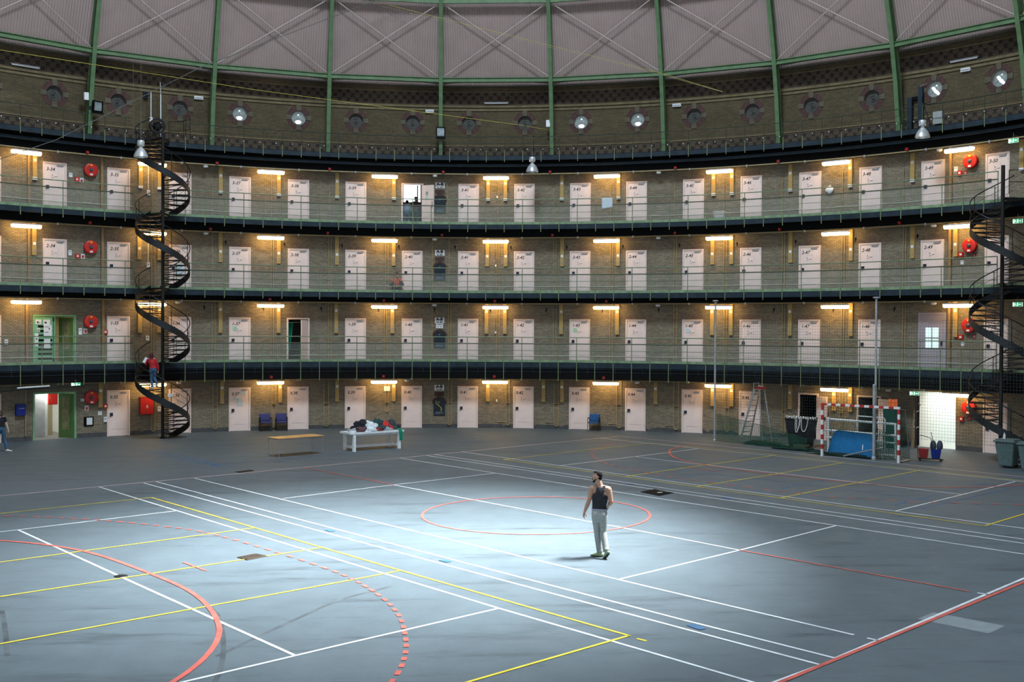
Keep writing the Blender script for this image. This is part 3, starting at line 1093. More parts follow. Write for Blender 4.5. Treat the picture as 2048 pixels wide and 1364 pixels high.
# ================================================================== GALLERIES
ZPIPE = [2.55, 6.39, 9.74, 12.97]
for i in range(1, 5):
    z = ZL[i]
    zf = {1: 2.60, 2: z - 0.28, 3: z - 0.26, 4: z - 0.24}[i]
    zs = ZPIPE[i - 1] + 0.03
    b = MB()
    b.sweep([(RG + 0.06, z), (RW + 0.01, z), (RW + 0.01, zs), (27.90, zs), (27.90, zf), (RG + 0.12, zf), (RG + 0.06, zf)], A_MIN, A_MAX, 150)  # inner black drop to the pipe stands in for shade above the lamps
    g = b.build('floor_%d' % i, M_BLACK)
    lab = {1: 'dark walkway slab of the first gallery', 2: 'dark walkway slab of the second gallery', 3: 'dark walkway slab of the third gallery', 4: 'dark walkway slab of the topmost gallery under the dome'}[i]
    tag(g, lab, 'gallery floor', kind='structure')
    b = MB()
    if i == 1:
        b.sweep([(RG + 0.03, z - 0.30), (RG + 0.07, z - 0.30), (RG + 0.07, z - 0.04), (RG + 0.03, z - 0.04)], A_MIN, A_MAX, 150)
    else:
        b.sweep([(RG + 0.03, zf - 0.01), (RG + 0.07, zf - 0.01), (RG + 0.07, z - 0.02), (RG + 0.03, z - 0.02)], A_MIN, A_MAX, 150)
        b.sweep([(RG + 0.00, zf - 0.01), (RG + 0.07, zf - 0.01), (RG + 0.07, zf + 0.012), (RG + 0.00, zf + 0.012)], A_MIN, A_MAX, 150)
    if i == 4:
        b.sweep([(RG + 0.30, z - 0.53), (RG + 0.42, z - 0.53), (RG + 0.42, z - 0.40), (RG + 0.30, z - 0.40)], A_MIN, A_MAX, 150)
    b.build('fascia', M_BLUE, g)
    if i < 4:
        b = MB()
        b.sweep([(RG + 0.02, z - 0.03), (RG + 0.05, z - 0.03), (RG + 0.05, z + 0.095), (RG + 0.02, z + 0.095)], A_MIN, A_MAX, 150)
        b.build('toe_board', M_TOE, g)
    if i == 1:
        b = MB()
        for zz in (3.12, 2.95):
            b.sweep([(RG + 0.03, zz - 0.012), (RG + 0.055, zz - 0.012), (RG + 0.055, zz + 0.012), (RG + 0.03, zz + 0.012)], th(31), th(53), 60)
        for k in range(31 * 2, 53 * 2):
            M = Matrix.Translation(pol(k / 2 + 0.2, RG + 0.045, 0)) @ Matrix.Rotation(-th(k / 2 + 0.2), 4, 'Z')
            b.box((0, 0, 3.05), (0.02, 0.02, 0.36), M)
        b.build('pipe_rack', M_BLUE, g)
    # conduit ring under the walkway
    r = root('conduit_pipe', (0, 0, 0), 0, 'tan conduit pipe curving under the %s walkway above the lit lamps' % {1: 'first gallery', 2: 'second gallery', 3: 'third gallery', 4: 'topmost'}[i], 'pipe', 'curved conduit pipes')
    b = MB()
    n = 120
    b.tube([pa(th(31) + (th(53) - th(31)) * k / n, 27.85, ZPIPE[i - 1]) for k in range(n + 1)], 0.034, 8)
    b.build('tubing', M_TAN, r, smooth=True)
    for c in range(32, 53):
        b = MB()
        b.lathe([(0.0001, -0.07), (0.045, -0.06), (0.055, 0.0), (0.05, 0.04), (0.0001, 0.04)], 10, Matrix.Translation(pol(c - 0.02, 27.80, ZPIPE[i - 1])), caps=False)
        b.build('junction', M_GALV, r, smooth=True)

# ------------------------------------------------------------------ railings
GAPS = [(35.13, 35.85), (50.22, 50.95)]


def in_gap(c):
    return any(a < c < b_ for a, b_ in GAPS)


SPANS = [(31.0, 35.13), (35.85, 50.22), (50.95, 53.0)]


def arc_tube(b, r, z, rad, c0, c1, n=6, zf=None):
    k = max(3, int((c1 - c0) * 4))
    b.tube([pol(c0 + (c1 - c0) * j / k, r, z + (zf(c0 + (c1 - c0) * j / k) if zf else 0)) for j in range(k + 1)], rad, n)


RAILN = {1: 'first', 2: 'second', 3: 'third'}
for i in (1, 2, 3):
    z = ZL[i]
    r = root('gallery_railing', (0, 0, 0), 0, 'green steel railing with wire mesh along the edge of the %s gallery' % RAILN[i], 'railing', 'gallery railings')
    b = MB()
    for s in SPANS:
        arc_tube(b, RG, z + 0.90, 0.026, s[0], s[1], 8)
    b.build('handrail', M_HANDRAIL, r, smooth=True)
    b = MB()
    for s in SPANS:
        arc_tube(b, RG, z + 1.22, 0.022, s[0], s[1], 8)
        for e in (s[0], s[1]):
            b.tube([pol(e, RG, z + 1.22), pol(e, RG, z)], 0.022, 8)
    b.build('upper_rail', M_RAIL, r, smooth=True)
    for zz in (0.26, 0.56):
        b = MB()
        for s in SPANS:
            arc_tube(b, RG, z + zz, 0.011, s[0], s[1], 6)
        b.build('middle_rail', M_RAIL, r, smooth=True)
    b = MB()
    for s in SPANS:
        arc_tube(b, RG - 0.02, z + 0.30, 0.008, s[0], s[1], 5, lambda c: -0.018 + 0.03 * abs(math.sin(c * PI * 1.5 + i)))
    b.build('white_cord', M_ROPEW, r)
    b = MB()
    for s in SPANS:
        b.sweep([(RG + 0.015, z + 0.08), (RG + 0.015, z + 0.90)], th(s[0]), th(s[1]), int((s[1] - s[0]) * 4), closed=False)
    b.build('wire_mesh', NET_RAIL, r)
    zb = {1: 2.50, 2: z - 0.40, 3: z - 0.41}[i]
    posts = {}
    for k in range(31 * 3, 53 * 3 + 1):
        c = k / 3
        if in_gap(c):
            continue
        tall = k % 3 == 0
        if tall not in posts:
            b = MB()
            top = z + (1.21 if tall else 0.90)
            b.tube([(0, 0, zb), (0, 0, top)], 0.021, 8)
            b.box((0, 0.025, z - 0.12), (0.05, 0.03, 0.08))
            o = b.build('post', M_POST, r, smooth=True)
            posts[tall] = o
        else:
            o = posts[tall].copy()
            COL.objects.link(o)
            o.parent = r
        o.location = pol(c, RG, 0)
        o.rotation_euler = (0, 0, -th(c))
SPANS = [(31.0, 35.13), (35.85, 53.0)]
GAPS = GAPS[:1]
r = root('gallery_railing', (0, 0, 0), 0, 'thin dark railing of the topmost gallery below the round windows', 'railing', 'gallery railings')
z = ZL[4]
b = MB()
for s in SPANS:
    arc_tube(b, RG, z + 0.92, 0.017, s[0], s[1], 6)
b.build('handrail', M_GREEN_D, r, smooth=True)
for zz in (0.60,):
    b = MB()
    for s in SPANS:
        arc_tube(b, RG, z + zz, 0.010, s[0], s[1], 6)
    b.build('middle_rail', M_GREEN_D, r, smooth=True)
p0 = None
for k in range(31 * 3, 53 * 3 + 1):
    c = k / 3
    if in_gap(c):
        continue
    if p0 is None:
        b = MB()
        b.tube([(0, 0, z - 0.34), (0, 0, z + 0.24)], 0.018, 6, 0)
        b.tube([(0, 0, z + 0.24), (0, 0, z + 0.92)], 0.015, 6, 1)
        p0 = b.build('post', [M_POST, M_GREEN_D], r, smooth=True)
        o = p0
    else:
        o = p0.copy()
        COL.objects.link(o)
        o.parent = r
    o.location = pol(c, RG - 0.005, 0)
    o.rotation_euler = (0, 0, -th(c))
# wire with white knobs strung along the top railing
r = root('knob_wire', (0, 0, 0), 0, 'thin wire with evenly spaced white knobs strung along the topmost railing', 'wire')
b = MB()
arc_tube(b, RG - 0.05, z + 0.28, 0.006, 32.0, 52.2, 5)
b.build('strand', M_BLACKS, r)
k0 = None
for k in range(71):
    c = 32.18 + k * 0.283
    if k0 is None:
        b = MB()
        b.lathe([(0.0001, -0.03), (0.026, -0.015), (0.026, 0.015), (0.0001, 0.03)], 8, caps=False)
        k0 = b.build('knob', M_WHITE, r, smooth=True)
        o = k0
    else:
        o = k0.copy()
        COL.objects.link(o)
        o.parent = r
    o.location = pol(c, RG - 0.07, z + 0.28)

# ================================================================== FLUORESCENT LIGHTS
def make_lamp():
    r = root('gallery_light', (0, 0, 0), 0)
    b = MB()
    b.box((0, 0, 0.045), (1.30, 0.15, 0.05))
    b.box((0, 0, 0.075), (1.10, 0.10, 0.02))
    b.build('tray', M_WHITE, r)
    b = MB()
    prof = [(-0.075, 0.025), (-0.085, -0.04), (-0.065, -0.095), (0.0, -0.115), (0.065, -0.095), (0.085, -0.04), (0.075, 0.025)]
    n = len(prof)
    vs, fs = [], []
    xs = [-0.65, -0.63, -0.60, 0.60, 0.63, 0.65]
    sc = [0.55, 0.88, 1.0, 1.0, 0.88, 0.55]
    for x, k in zip(xs, sc):
        vs += [(x, y * k, zz * k if zz < 0 else zz) for y, zz in prof]
    for i in range(len(xs) - 1):
        for j in range(n):
            j2 = (j + 1) % n
            fs.append((i * n + j, i * n + j2, (i + 1) * n + j2, (i + 1) * n + j))
    fs += [tuple(range(n)), tuple(range(len(vs) - 1, len(vs) - 1 - n, -1))]
    b.add(vs, fs)
    b.build('diffuser', M_LAMP, r, smooth=True)
    for x in (-0.45, 0.45):
        b = MB()
        b.tube([(x, 0, 0.08), (x, 0, 0.145)], 0.012, 6)
        b.build('hanger', M_STEEL, r)
    return r


lamp0 = None
for i in range(4):
    for k in range(33, 51, 2):
        c = k + 0.5
        if i == 0 and k == 33:
            continue
        zl = ZPIPE[i] - 0.165 if i else ZPIPE[0] - 0.13
        lab = 'lit fluorescent lamp over the brick between doors %d-%d and %d-%d' % (i, k, i, k + 1)
        if lamp0 is None:
            lamp0 = make_lamp()
            o = lamp0
            o.location = pol(c, 27.85, zl)
            o.rotation_euler = (0, 0, -th(c))
        else:
            o = wdup(lamp0, c, 27.85, zl)
        tag(o, lab, 'ceiling light', 'fluorescent gallery lights')

# bulkhead lamps, alarms
def make_bulkhead():
    r = root('bulkhead_lamp', (0, 0, 0))
    b = MB()
    b.lathe([(0.0001, 0.10), (0.10, 0.10), (0.13, 0.06), (0.13, 0.03)], 14, caps=False)
    b.build('base_ring', M_GREY, r, smooth=True)
    b = MB()
    b.lathe([(0.125, 0.03), (0.115, -0.03), (0.07, -0.06), (0.0001, -0.065)], 14, caps=False)
    b.build('globe', M_WHITE, r, smooth=True)
    return r


bk0 = None
for i, cs in ((3, (36.39, 40.4, 44.42, 49.17)), (2, (36.4, 40.4, 44.42, 49.09)), (1, (35.93, 40.4, 44.42, 49.1)), (0, (35.95, 39.91, 44.06, 48.38))):
    for n, c in enumerate(cs):
        zz = ZPIPE[i] - 0.09
        if bk0 is None:
            bk0 = make_bulkhead()
            o = bk0
            o.location = pol(c, 27.95, zz)
        else:
            o = wdup(bk0, c, 27.95, zz)
        tag(o, 'unlit white bulkhead lamp under the walkway right above door %d-%d' % (i, math.floor(c)), 'bulkhead lamp', 'white bulkhead lamps')
al0 = None
for i, cs in ((3, (34.44, 36.57, 38.52, 40.55, 42.48, 44.73, 46.53, 48.68)), (2, (34.48, 36.46, 38.49, 40.53, 42.53, 44.73, 46.56, 48.57)), (1, (37.48, 39.49, 41.49, 43.51)), (0, (37.48, 39.48, 41.5, 43.5))):
    for c in cs:
        zz = {3: 13.06, 2: 9.86, 1: 6.52, 0: 2.70}[i]
        if al0 is None:
            al0 = root('alarm_sounder', (0, 0, 0))
            b = MB()
            b.box((0, 0.02, 0), (0.13, 0.08, 0.13))
            b.build('housing', M_REDD, al0)
            b = MB()
            b.lathe([(0.0001, 0.0), (0.045, 0.0), (0.05, 0.03)], 12, Matrix.Translation((0, -0.05, 0)) @ Matrix.Rotation(PI / 2, 4, 'X'), caps=False)
            b.build('horn', M_RED, al0)
            b = MB()
            b.box((0, 0.10, 0.0), (0.04, 0.12, 0.04))
            b.build('bracket', M_BLACKS, al0)
            o = al0
            o.location = pol(c, 27.74 if i else 27.23, zz)
            o.rotation_euler = (0, 0, -th(c))
        else:
            o = wdup(al0, c, 27.74 if i else 27.23, zz)
        tag(o, 'small red alarm sounder on the black walkway edge right above door %d-%d' % (i, math.floor(c)), 'alarm', 'red alarm sounders')

# ================================================================== CELL DOORS
def make_door():
    r = root('door_1', (0, 0, 0), 0, None, 'cell door', 'pink cell doors', 'structure')
    b = MB()
    w, h, f = 1.052, 2.15, 0.075
    b.box((-w / 2 + f / 2, -0.03, h / 2), (f, 0.09, h))
    b.box((w / 2 - f / 2, -0.03, h / 2), (f, 0.09, h))
    b.box((0, -0.03, h - f / 2), (w - 2 * f, 0.09, f))
    b.build('door_frame', M_PINKF, r)
    b = MB()
    b.box((0, -0.02, (h - f) / 2 + 0.005), (w - 2 * f - 0.01, 0.06, h - f - 0.01))
    lf = b.build('door_leaf', M_PINK, r)
    b = MB()
    b.box((-0.33, -0.075, 1.03), (0.135, 0.05, 0.14))
    b.tube([(-0.36, -0.10, 0.955), (-0.36, -0.12, 0.955), (-0.43, -0.12, 0.945)], 0.012, 6)
    b.build('lock_box', M_LOCK, r)
    b = MB()
    b.box((0.22, -0.075, 2.015), (0.30, 0.05, 0.05))
    b.beam((0.10, -0.09, 2.045), (0.42, -0.10, 2.085), 0.015, 0.012)
    b.build('door_closer', M_GREY, r)
    b = MB()
    for zz in (0.3, 1.1, 1.85):
        b.tube([(0.447, -0.08, zz - 0.05), (0.447, -0.08, zz + 0.05)], 0.014, 6)
    b.build('hinges', M_PINKF, r)
    b = MB()
    for (x, zz, sx, sz) in ((0.0, 1.72, 0.30, 0.008), (0.0, 1.38, 0.30, 0.008), (-0.15, 1.55, 0.008, 0.34), (0.15, 1.55, 0.008, 0.34)):
        b.box((x, -0.053, zz), (sx, 0.008, sz))
    hf = b.build('viewing_hatch', M_PINKF, r)
    b = MB()
    b.beam((-0.12, -0.058, 1.60), (-0.10, -0.058, 1.53), 0.012, 0.02, (0, 1, 0))
    b.beam((-0.02, -0.058, 1.50), (0.10, -0.058, 1.51), 0.012, 0.016, (0, 1, 0))
    b.beam((-0.12, -0.058, 1.47), (-0.06, -0.058, 1.45), 0.012, 0.012, (0, 1, 0))
    b.build('hatch_latch', M_INK, r)
    b = MB()
    b.box((0.0, -0.055, 0.33), (0.62, 0.004, 0.006))
    b.build('kick_line', M_PENCIL, r)
    return r


PAPERS = {(1, 37): 'a green note', (1, 43): 'a green note', (1, 45): 'a white note', (0, 37): 'papers'}
door0 = make_door()
dn = 0
first = True
DOORS = []
for i in range(4):
    for c in range(33, 51):
        if (i, c) in ((0, 34), (1, 34), (1, 38), (3, 40), (0, 47), (0, 48), (0, 49), (1, 49)):
            continue
        DOORS.append((i, c))
NOTE_G = mat('green_note', (0.38, 0.66, 0.42), 0.8, var=0.05)
NOTE_B = mat('pale_blue_note', (0.55, 0.68, 0.72), 0.8, var=0.05)
for i, c in DOORS:
    dn += 1
    num = '%d-%02d' % (i, c) if i in (1, 2, 3) else '%d.%02d' % (i, c)
    behind = ' seen behind the spiral staircase' if c in (36, 50) else ''
    if (i, c) in PAPERS:
        behind = ' with %s stuck on it' % PAPERS[(i, c)]
    lab = 'closed pink cell door numbered %s on the %s%s' % (num, LEVEL[i], behind)
    if first:
        o = door0
        first = False
        children_of(door0)
        o.location = pol(c, RW, ZL[i])
        o.rotation_euler = (0, 0, -th(c))
        o.name = 'door_%d' % dn
        KIDS['door_%d' % dn] = KIDS['door_1'] if 'door_1' in KIDS else children_of(o)
        PROTO = o
    else:
        o = wdup(PROTO, c, RW, ZL[i], name='door_%d' % dn)
    tag(o, lab, 'cell door', 'pink cell doors', 'structure')
    n = text_obj(num, 0.21, M_INK, o, (-0.39, -0.053, 1.76), 0.25 if i else 0.12, 'door_number', bold=0.004)
    if (i, c) in ((1, 37), (1, 43), (1, 45), (0, 37)):
        b = MB()
        if (i, c) == (0, 37):
            for x, zz, w in ((-0.25, 1.62, 0.18), (0.18, 1.85, 0.20), (0.02, 1.33, 0.26), (0.0, 1.52, 0.16)):
                b.box((x, -0.064, zz), (w, 0.006, 0.20))
            b.build('notes', NOTE_B, o)
        else:
            b.box((-0.24, -0.064, 1.60), (0.19, 0.006, 0.20))
            b.build('note', NOTE_B if c == 45 else NOTE_G, o)
    soldier_course(c, ZL[i])
for i, c in ((1, 38), (3, 40)):
    soldier_course(c, ZL[i])


# ------------------------------------------------------------------ rooms behind the open doorways
def room(name, label, c0, c1, z0, z1, depth, wallm, floorm, ceilm=None, side=0.0, backm=None, extra=0.0):
    """box of walls behind an opening; opening edges at c0..c1, y outward"""
    cm = (c0 + c1) / 2
    hw = (c1 - c0) / 2 * DTH * RW
    r = wroot(name, cm, RW, z0, label, 'room', None, 'structure')
    h = z1 - z0 + extra
    W = hw + side
    t = 0.06
    b = MB()
    b.box((-W - t / 2, depth / 2, h / 2 + 0.05), (t, depth, h + 0.1))
    b.box((W + t / 2, depth / 2, h / 2 + 0.05), (t, depth, h + 0.1))
    if side > 0:
        b.box((-(W + hw) / 2, 0.04, h / 2), (side, 0.06, h))
        b.box(((W + hw) / 2, 0.04, h / 2), (side, 0.06, h))
    b.box((0, depth / 2, h + 0.08), (2 * W + 2 * t, depth, 0.10))
    b.build('room_wall', wallm, r)
    b = MB()
    b.box((0, depth + t / 2, h / 2), (2 * W + 2 * t, t, h + 0.1))
    b.build('back_wall', backm or wallm, r)
    b = MB()
    b.box((0, depth / 2, -0.03), (2 * W + 2 * t, depth, 0.05))
    b.build('room_floor', floorm, r)
    return r, hw, h - extra


def door_casing(b, hw, h, f=0.075, y=-0.03):
    b.box((-hw - f / 2, y, h / 2 + f / 2), (f, 0.09, h + f))
    b.box((hw + f / 2, y, h / 2 + f / 2), (f, 0.09, h + f))
    b.box((0, y, h + f / 2), (2 * hw, 0.09, f))


# 3-40: open cell with a bright window
rr, hw, h = room('wall_bright_cell', 'open cell beside the A-B sign with a bright window and two people in it', 39.83, 40.17, ZL[3], ZL[3] + 2.07, 2.0, M_ROOMGREY, M_ROOMFLOOR, extra=0.35)
b = MB()
b.box((0.0, 1.97, 1.86), (2 * hw - 0.1, 0.03, 0.94))
b.build('bright_pane', M_SKYPANE, rr)
b = MB()
b.box((0.30, 1.92, 1.8), (0.06, 0.04, 0.98))
b.box((0, 1.92, 1.37), (2 * hw, 0.06, 0.05))
b.build('window_frame', M_TEAL, rr)
dn += 1
r = wroot('door_%d' % dn, 40.0, RW, ZL[3], 'open pink cell door standing out from a bright cell with two people in it', 'cell door', 'pink cell doors', 'structure')
b = MB()
door_casing(b, hw, h)
b.build('door_frame', M_PINKF, r)
Mo = Matrix.Translation((hw + 0.02, -0.06, 0)) @ Matrix.Rotation(math.radians(-35), 4, 'Z')
b = MB()
b.box((0.34, 0, 1.02), (0.72, 0.06, 2.03), Mo)
b.build('door_leaf', M_PINK, r)
b = MB()
b.box((0.30, -0.035, 1.62), (0.13, 0.02, 0.16), Mo)
b.build('spy_window', M_GREY, r)
b = MB()
b.box((0.30, -0.035, 1.40), (0.16, 0.015, 0.22), Mo)
b.build('note', NOTE_B, r)
b = MB()
b.tube([Mo @ Vector((0.62, -0.04, 0.85)), Mo @ Vector((0.64, -0.08, 0.9)), Mo @ Vector((0.64, -0.08, 1.15)), Mo @ Vector((0.62, -0.04, 1.2))], 0.016, 6)
b.build('door_handle', M_LOCK, r)

# 1-38: half open, green curtain
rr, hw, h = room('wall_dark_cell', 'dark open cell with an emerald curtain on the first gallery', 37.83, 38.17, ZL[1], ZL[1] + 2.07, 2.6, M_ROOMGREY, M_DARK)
dn += 1
r = wroot('door_%d' % dn, 38.0, RW, ZL[1], 'half open pink cell door on the first gallery between doors 1-37 and 1-39', 'cell door', 'pink cell doors', 'structure')
b = MB()
door_casing(b, hw, h)
b.build('door_frame', M_PINKF, r)
Mo = Matrix.Translation((hw - 0.02, 0.03, 0)) @ Matrix.Rotation(math.radians(-118), 4, 'Z')
b = MB()
b.box((0.42, 0, 1.02), (0.84, 0.05, 2.03), Mo)
b.build('door_leaf', M_PINK, r)
b = MB()
b.tube([Mo @ Vector((0.76, -0.05, 0.9)), Mo @ Vector((0.76, -0.05, 1.15))], 0.02, 6)
b.build('door_handle', M_LOCK, r)
r = wroot('curtain', 37.92, RW + 0.35, ZL[1], 'emerald green curtain hanging inside the half open first gallery cell', 'curtain')
b = MB()
n = 16
vs = []
for j in range(12):
    for k in range(n + 1):
        s_ = j / 11
        vs.append((-0.27 + (0.30 - 0.17 * s_) * k / n, 0.035 * math.sin(k * 1.9), 1.90 - 1.55 * s_))
b.add(vs, [(j * (n + 1) + k, j * (n + 1) + k + 1, (j + 1) * (n + 1) + k + 1, (j + 1) * (n + 1) + k) for j in range(11) for k in range(n)])
o = b.build('cloth', M_CURTAIN, r, smooth=True)
so = o.modifiers.new('thick', 'SOLIDIFY')
so.thickness = 0.008
b = MB()
b.tube([(-0.30, 0, 1.92), (0.62, 0, 1.92)], 0.012, 6)
b.build('curtain_rod', M_STEEL, r)

# 0-47 and 0-48: doors swung out
for c0, c1, kk, lab, rl, ang in ((46.85, 47.14, 47, 'pink cell door swung wide open behind the black net trolley', 'dark open cell behind the black net trolley', 1), (47.83, 48.17, 48, 'pink cell door standing open behind the striped goal', 'dim open cell behind the striped goal', 1)):
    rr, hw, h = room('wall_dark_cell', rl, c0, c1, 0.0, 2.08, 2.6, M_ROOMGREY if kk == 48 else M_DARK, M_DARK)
    dn += 1
    r = wroot('door_%d' % dn, (c0 + c1) / 2, RW, 0, lab, 'cell door', 'pink cell doors', 'structure')
    b = MB()
    door_casing(b, hw, h)
    b.build('door_frame', M_PINKF, r)
    Mo = Matrix.Translation((hw + 0.04, -0.09, 0)) @ Matrix.Rotation(math.radians(-30 if kk == 47 else -22), 4, 'Z')
    b = MB()
    b.box((0.30, 0, 1.02), (0.70 if kk == 47 else 0.8, 0.05, 2.02), Mo)
    b.build('door_leaf', M_PINK, r)
    b = MB()
    b.box((0.56, -0.04, 1.02), (0.10, 0.04, 0.13), Mo)
    b.build('lock_box', M_LOCK, r)

# 1-49: lilac glazed door
dn += 1
r = wroot('door_%d' % dn, 49.01, RW, ZL[1], 'tall lilac grey door with a lit four-pane window on the first gallery', 'door', None, 'structure')
b = MB()
hw, h = 0.55, 2.36
door_casing(b, hw, h, 0.085)
b.build('door_frame', M_LILAC, r)
b = MB()
b.box((0, -0.015, h / 2), (2 * hw, 0.05, h))
b.box((0, -0.045, 2.16), (2 * hw - 0.2, 0.02, 0.16))
b.build('door_leaf', mat('lilac_leaf', (0.40, 0.35, 0.40), 0.5, var=0.04), r)
w = MB()
for x in (-0.155, 0.155):
    for zz, hh in ((1.58, 0.42), (1.11, 0.40)):
        w.box((x - 0.01, -0.045, zz), (0.29, 0.012, hh))
w.build('pane', M_SKYSOFT, r)
b = MB()
b.box((-0.01, -0.05, 1.345), (0.70, 0.03, 0.05))
b.box((-0.01, -0.05, 1.345), (0.04, 0.03, 0.92))
b.box((-0.33, -0.05, 1.345), (0.03, 0.03, 0.92))
b.box((0.31, -0.05, 1.345), (0.03, 0.03, 0.92))
b.build('glazing_bar', M_LILAC, r)
b = MB()
b.box((0.42, -0.055, 1.12), (0.07, 0.04, 0.22))
b.build('lock_box', M_LOCK, r)

# 0-49: bright corridor
rr, hw, h = room('wall_corridor', 'brightly lit white corridor opening off the ground floor by the right spiral stair', 48.80, 49.38, 0, 2.45, 5.5, M_WHITEWALL, mat('pale_corridor_floor', (0.60, 0.62, 0.60), 0.4, var=0.06))
cl_d = bpy.data.lights.new('corridor_fill_light', 'AREA')  # unseen area light added to brighten the corridor
cl_d.shape = 'RECTANGLE'
cl_d.size, cl_d.size_y = 1.2, 4.5
cl_d.energy = 62
cl_d.color = (0.93, 1.0, 0.98)
cl = bpy.data.objects.new('corridor_fill_light', cl_d)
COL.objects.link(cl)
cl.location = pol(49.09, RW + 2.9, 2.42)
cl.rotation_euler = (0, 0, -th(49.09))
dn += 1
r = wroot('door_%d' % dn, 49.09, RW, 0, 'open black steel gate at the left of the bright corridor', 'gate', None, 'structure')
b = MB()
b.box((-hw - 0.03, -0.02, h / 2), (0.07, 0.10, h))
b.build('door_frame', M_PINKF, r)
Mo = Matrix.Translation((-hw + 0.03, -0.06, 0)) @ Matrix.Rotation(math.radians(-72), 4, 'Z')
b = MB()
for x in (0.0, 0.85):
    b.box((x, 0, 1.2), (0.05, 0.05, 2.3), Mo)
for zz in (0.08, 0.9, 1.6, 2.32):
    b.box((0.42, 0, zz), (0.85, 0.05, 0.05), Mo)
b.build('gate_frame', M_BLACKS, r)
b = MB()
for k in range(1, 8):
    b.tube([Mo @ Vector((k * 0.106, 0, 0.08)), Mo @ Vector((k * 0.106, 0, 2.32))], 0.01, 5)
b.build('bars', M_BLACKS, r)

# 0-34: green framed opening into a white passage
rr, hw, h = room('wall_passage', 'white and cream passage behind the green ground floor doorway', 33.67, 34.33, 0, 2.13, 4.2, M_WHITEWALL, M_ROOMFLOOR, side=0.3, backm=M_WHITEWALL)
pl_d = bpy.data.lights.new('passage_lamp', 'AREA')
pl_d.shape = 'RECTANGLE'
pl_d.size, pl_d.size_y = 0.5, 2.2
pl_d.energy = 42
pl_d.color = (1.0, 0.97, 0.86)
pl_o = bpy.data.objects.new('passage_lamp', pl_d)
COL.objects.link(pl_o)
pl_o.location = pol(34.0, RW + 2.0, 2.10)
pl_o.rotation_euler = (0, 0, -th(34.0))
b = MB()
for k in range(30):
    b.box((-0.17, 1.58, 0.10 + k * 0.068), (0.52, 0.03, 0.050))
b.box((-0.17, 1.63, 1.05), (0.54, 0.06, 2.1))
b.build('brick_pattern', mat('painted_white_brick', (0.62, 0.64, 0.68), 0.7, var=0.08), rr)
b = MB()
b.box((0.15, 1.62, h / 2), (0.13, 0.14, h))
b.build('partition', M_WHITEWALL, rr)
b = MB()
b.box((0.50, 2.2, h / 2), (0.24, 0.14, h))
b.build('cream_column', M_CREAM, rr)
dn += 1
r = wroot('door_%d' % dn, 34.0, RW, 0, 'green ground floor doorway with its right leaf folded inward', 'door', None, 'structure')
b = MB()
door_casing(b, hw - 0.07, h - 0.05, 0.075, -0.01)
b.build('door_frame', M_MINT, r)
Mo = Matrix.Translation((hw - 0.09, 0.05, 0)) @ Matrix.Rotation(math.radians(128), 4, 'Z')
b = MB()
b.box((0.36, 0, 1.03), (0.74, 0.05, 2.04), Mo)
b.box((0.36, 0.035, 1.03), (0.50, 0.02, 1.8), Mo)
b.build('door_leaf', M_OLIVE, r)
b = MB()
b.box((0.36, 0.05, 1.15), (0.36, 0.02, 1.5), Mo)
b.build('door_pane', mat('dull_ochre_panel', (0.20, 0.19, 0.09), 0.5, var=0.3), r)
b = MB()
b.tube([(-hw + 0.09, 0.05, 0.02), (-hw + 0.09, 0.05, 2.0)], 0.016, 6)
b.build('blue_edge', M_BLUEBOX, r)
o = wroot('fuse_cabinet', 34.18, RW + 1.75, 1.45, 'red steel cabinet hanging inside the green ground floor doorway', 'cabinet')
b = MB()
b.box((-0.03, 0.10, 0.32), (0.42, 0.22, 0.62))
b.build('body', M_RED, o)
b = MB()
b.box((-0.03, -0.02, 0.32), (0.38, 0.02, 0.57))
b.build('cabinet_door', M_RED, o)
b = MB()
b.box((-0.17, -0.04, 0.35), (0.02, 0.03, 0.12))
b.build('handle', M_STEEL, o)
b = MB()
b.box((-0.03, 0.27, 0.32), (0.10, 0.14, 0.08))
b.build('wall_bracket', M_STEEL, o)

# 1-34: mint green double door
rr, hw, h = room('wall_lit_room', 'cream lit room behind the mint green double door of the first gallery', 33.67, 34.33, ZL[1], ZL[1] + 2.16, 3.0, M_CREAM, M_ROOMFLOOR, side=0.3)
ll = bpy.data.lights.new('room_lamp', 'AREA')
ll.size = 0.6
ll.energy = 22
ll.color = (1.0, 0.95, 0.72)
lo = bpy.data.objects.new('room_lamp', ll)
COL.objects.link(lo)
lo.location = pol(34.1, RW + 1.4, ZL[1] + 2.1)
dn += 1
r = wroot('door_%d' % dn, 34.0, RW, ZL[1], 'mint green double door with posters on its closed left leaf', 'door', None, 'structure')
b = MB()
door_casing(b, hw - 0.07, h - 0.05, 0.075, -0.01)
b.box((-0.02, -0.01, h / 2), (0.07, 0.08, h))
b.build('door_frame', M_MINT, r)
b = MB()
b.box((-0.47, 0.0, h / 2 - 0.02), (0.83, 0.05, h - 0.1))
b.build('door_leaf', M_MINT, r)
b = MB()
for k in range(8):
    b.box((-0.42, -0.03, 0.22 + k * 0.205), (0.62, 0.02, 0.10))
b.build('louvres', M_BLACK, r)
b = MB()
for x, zz, w_, hh in ((-0.72, 1.86, 0.26, 0.22), (-0.36, 1.84, 0.30, 0.26), (-0.31, 1.46, 0.36, 0.52), (-0.72, 1.50, 0.14, 0.18), (-0.80, 1.05, 0.16, 0.60), (-0.34, 0.88, 0.28, 0.42)):
    b.box((x, -0.05, zz), (w_, 0.012, hh))
b.build('posters', M_WHITEP, r)
b = MB()
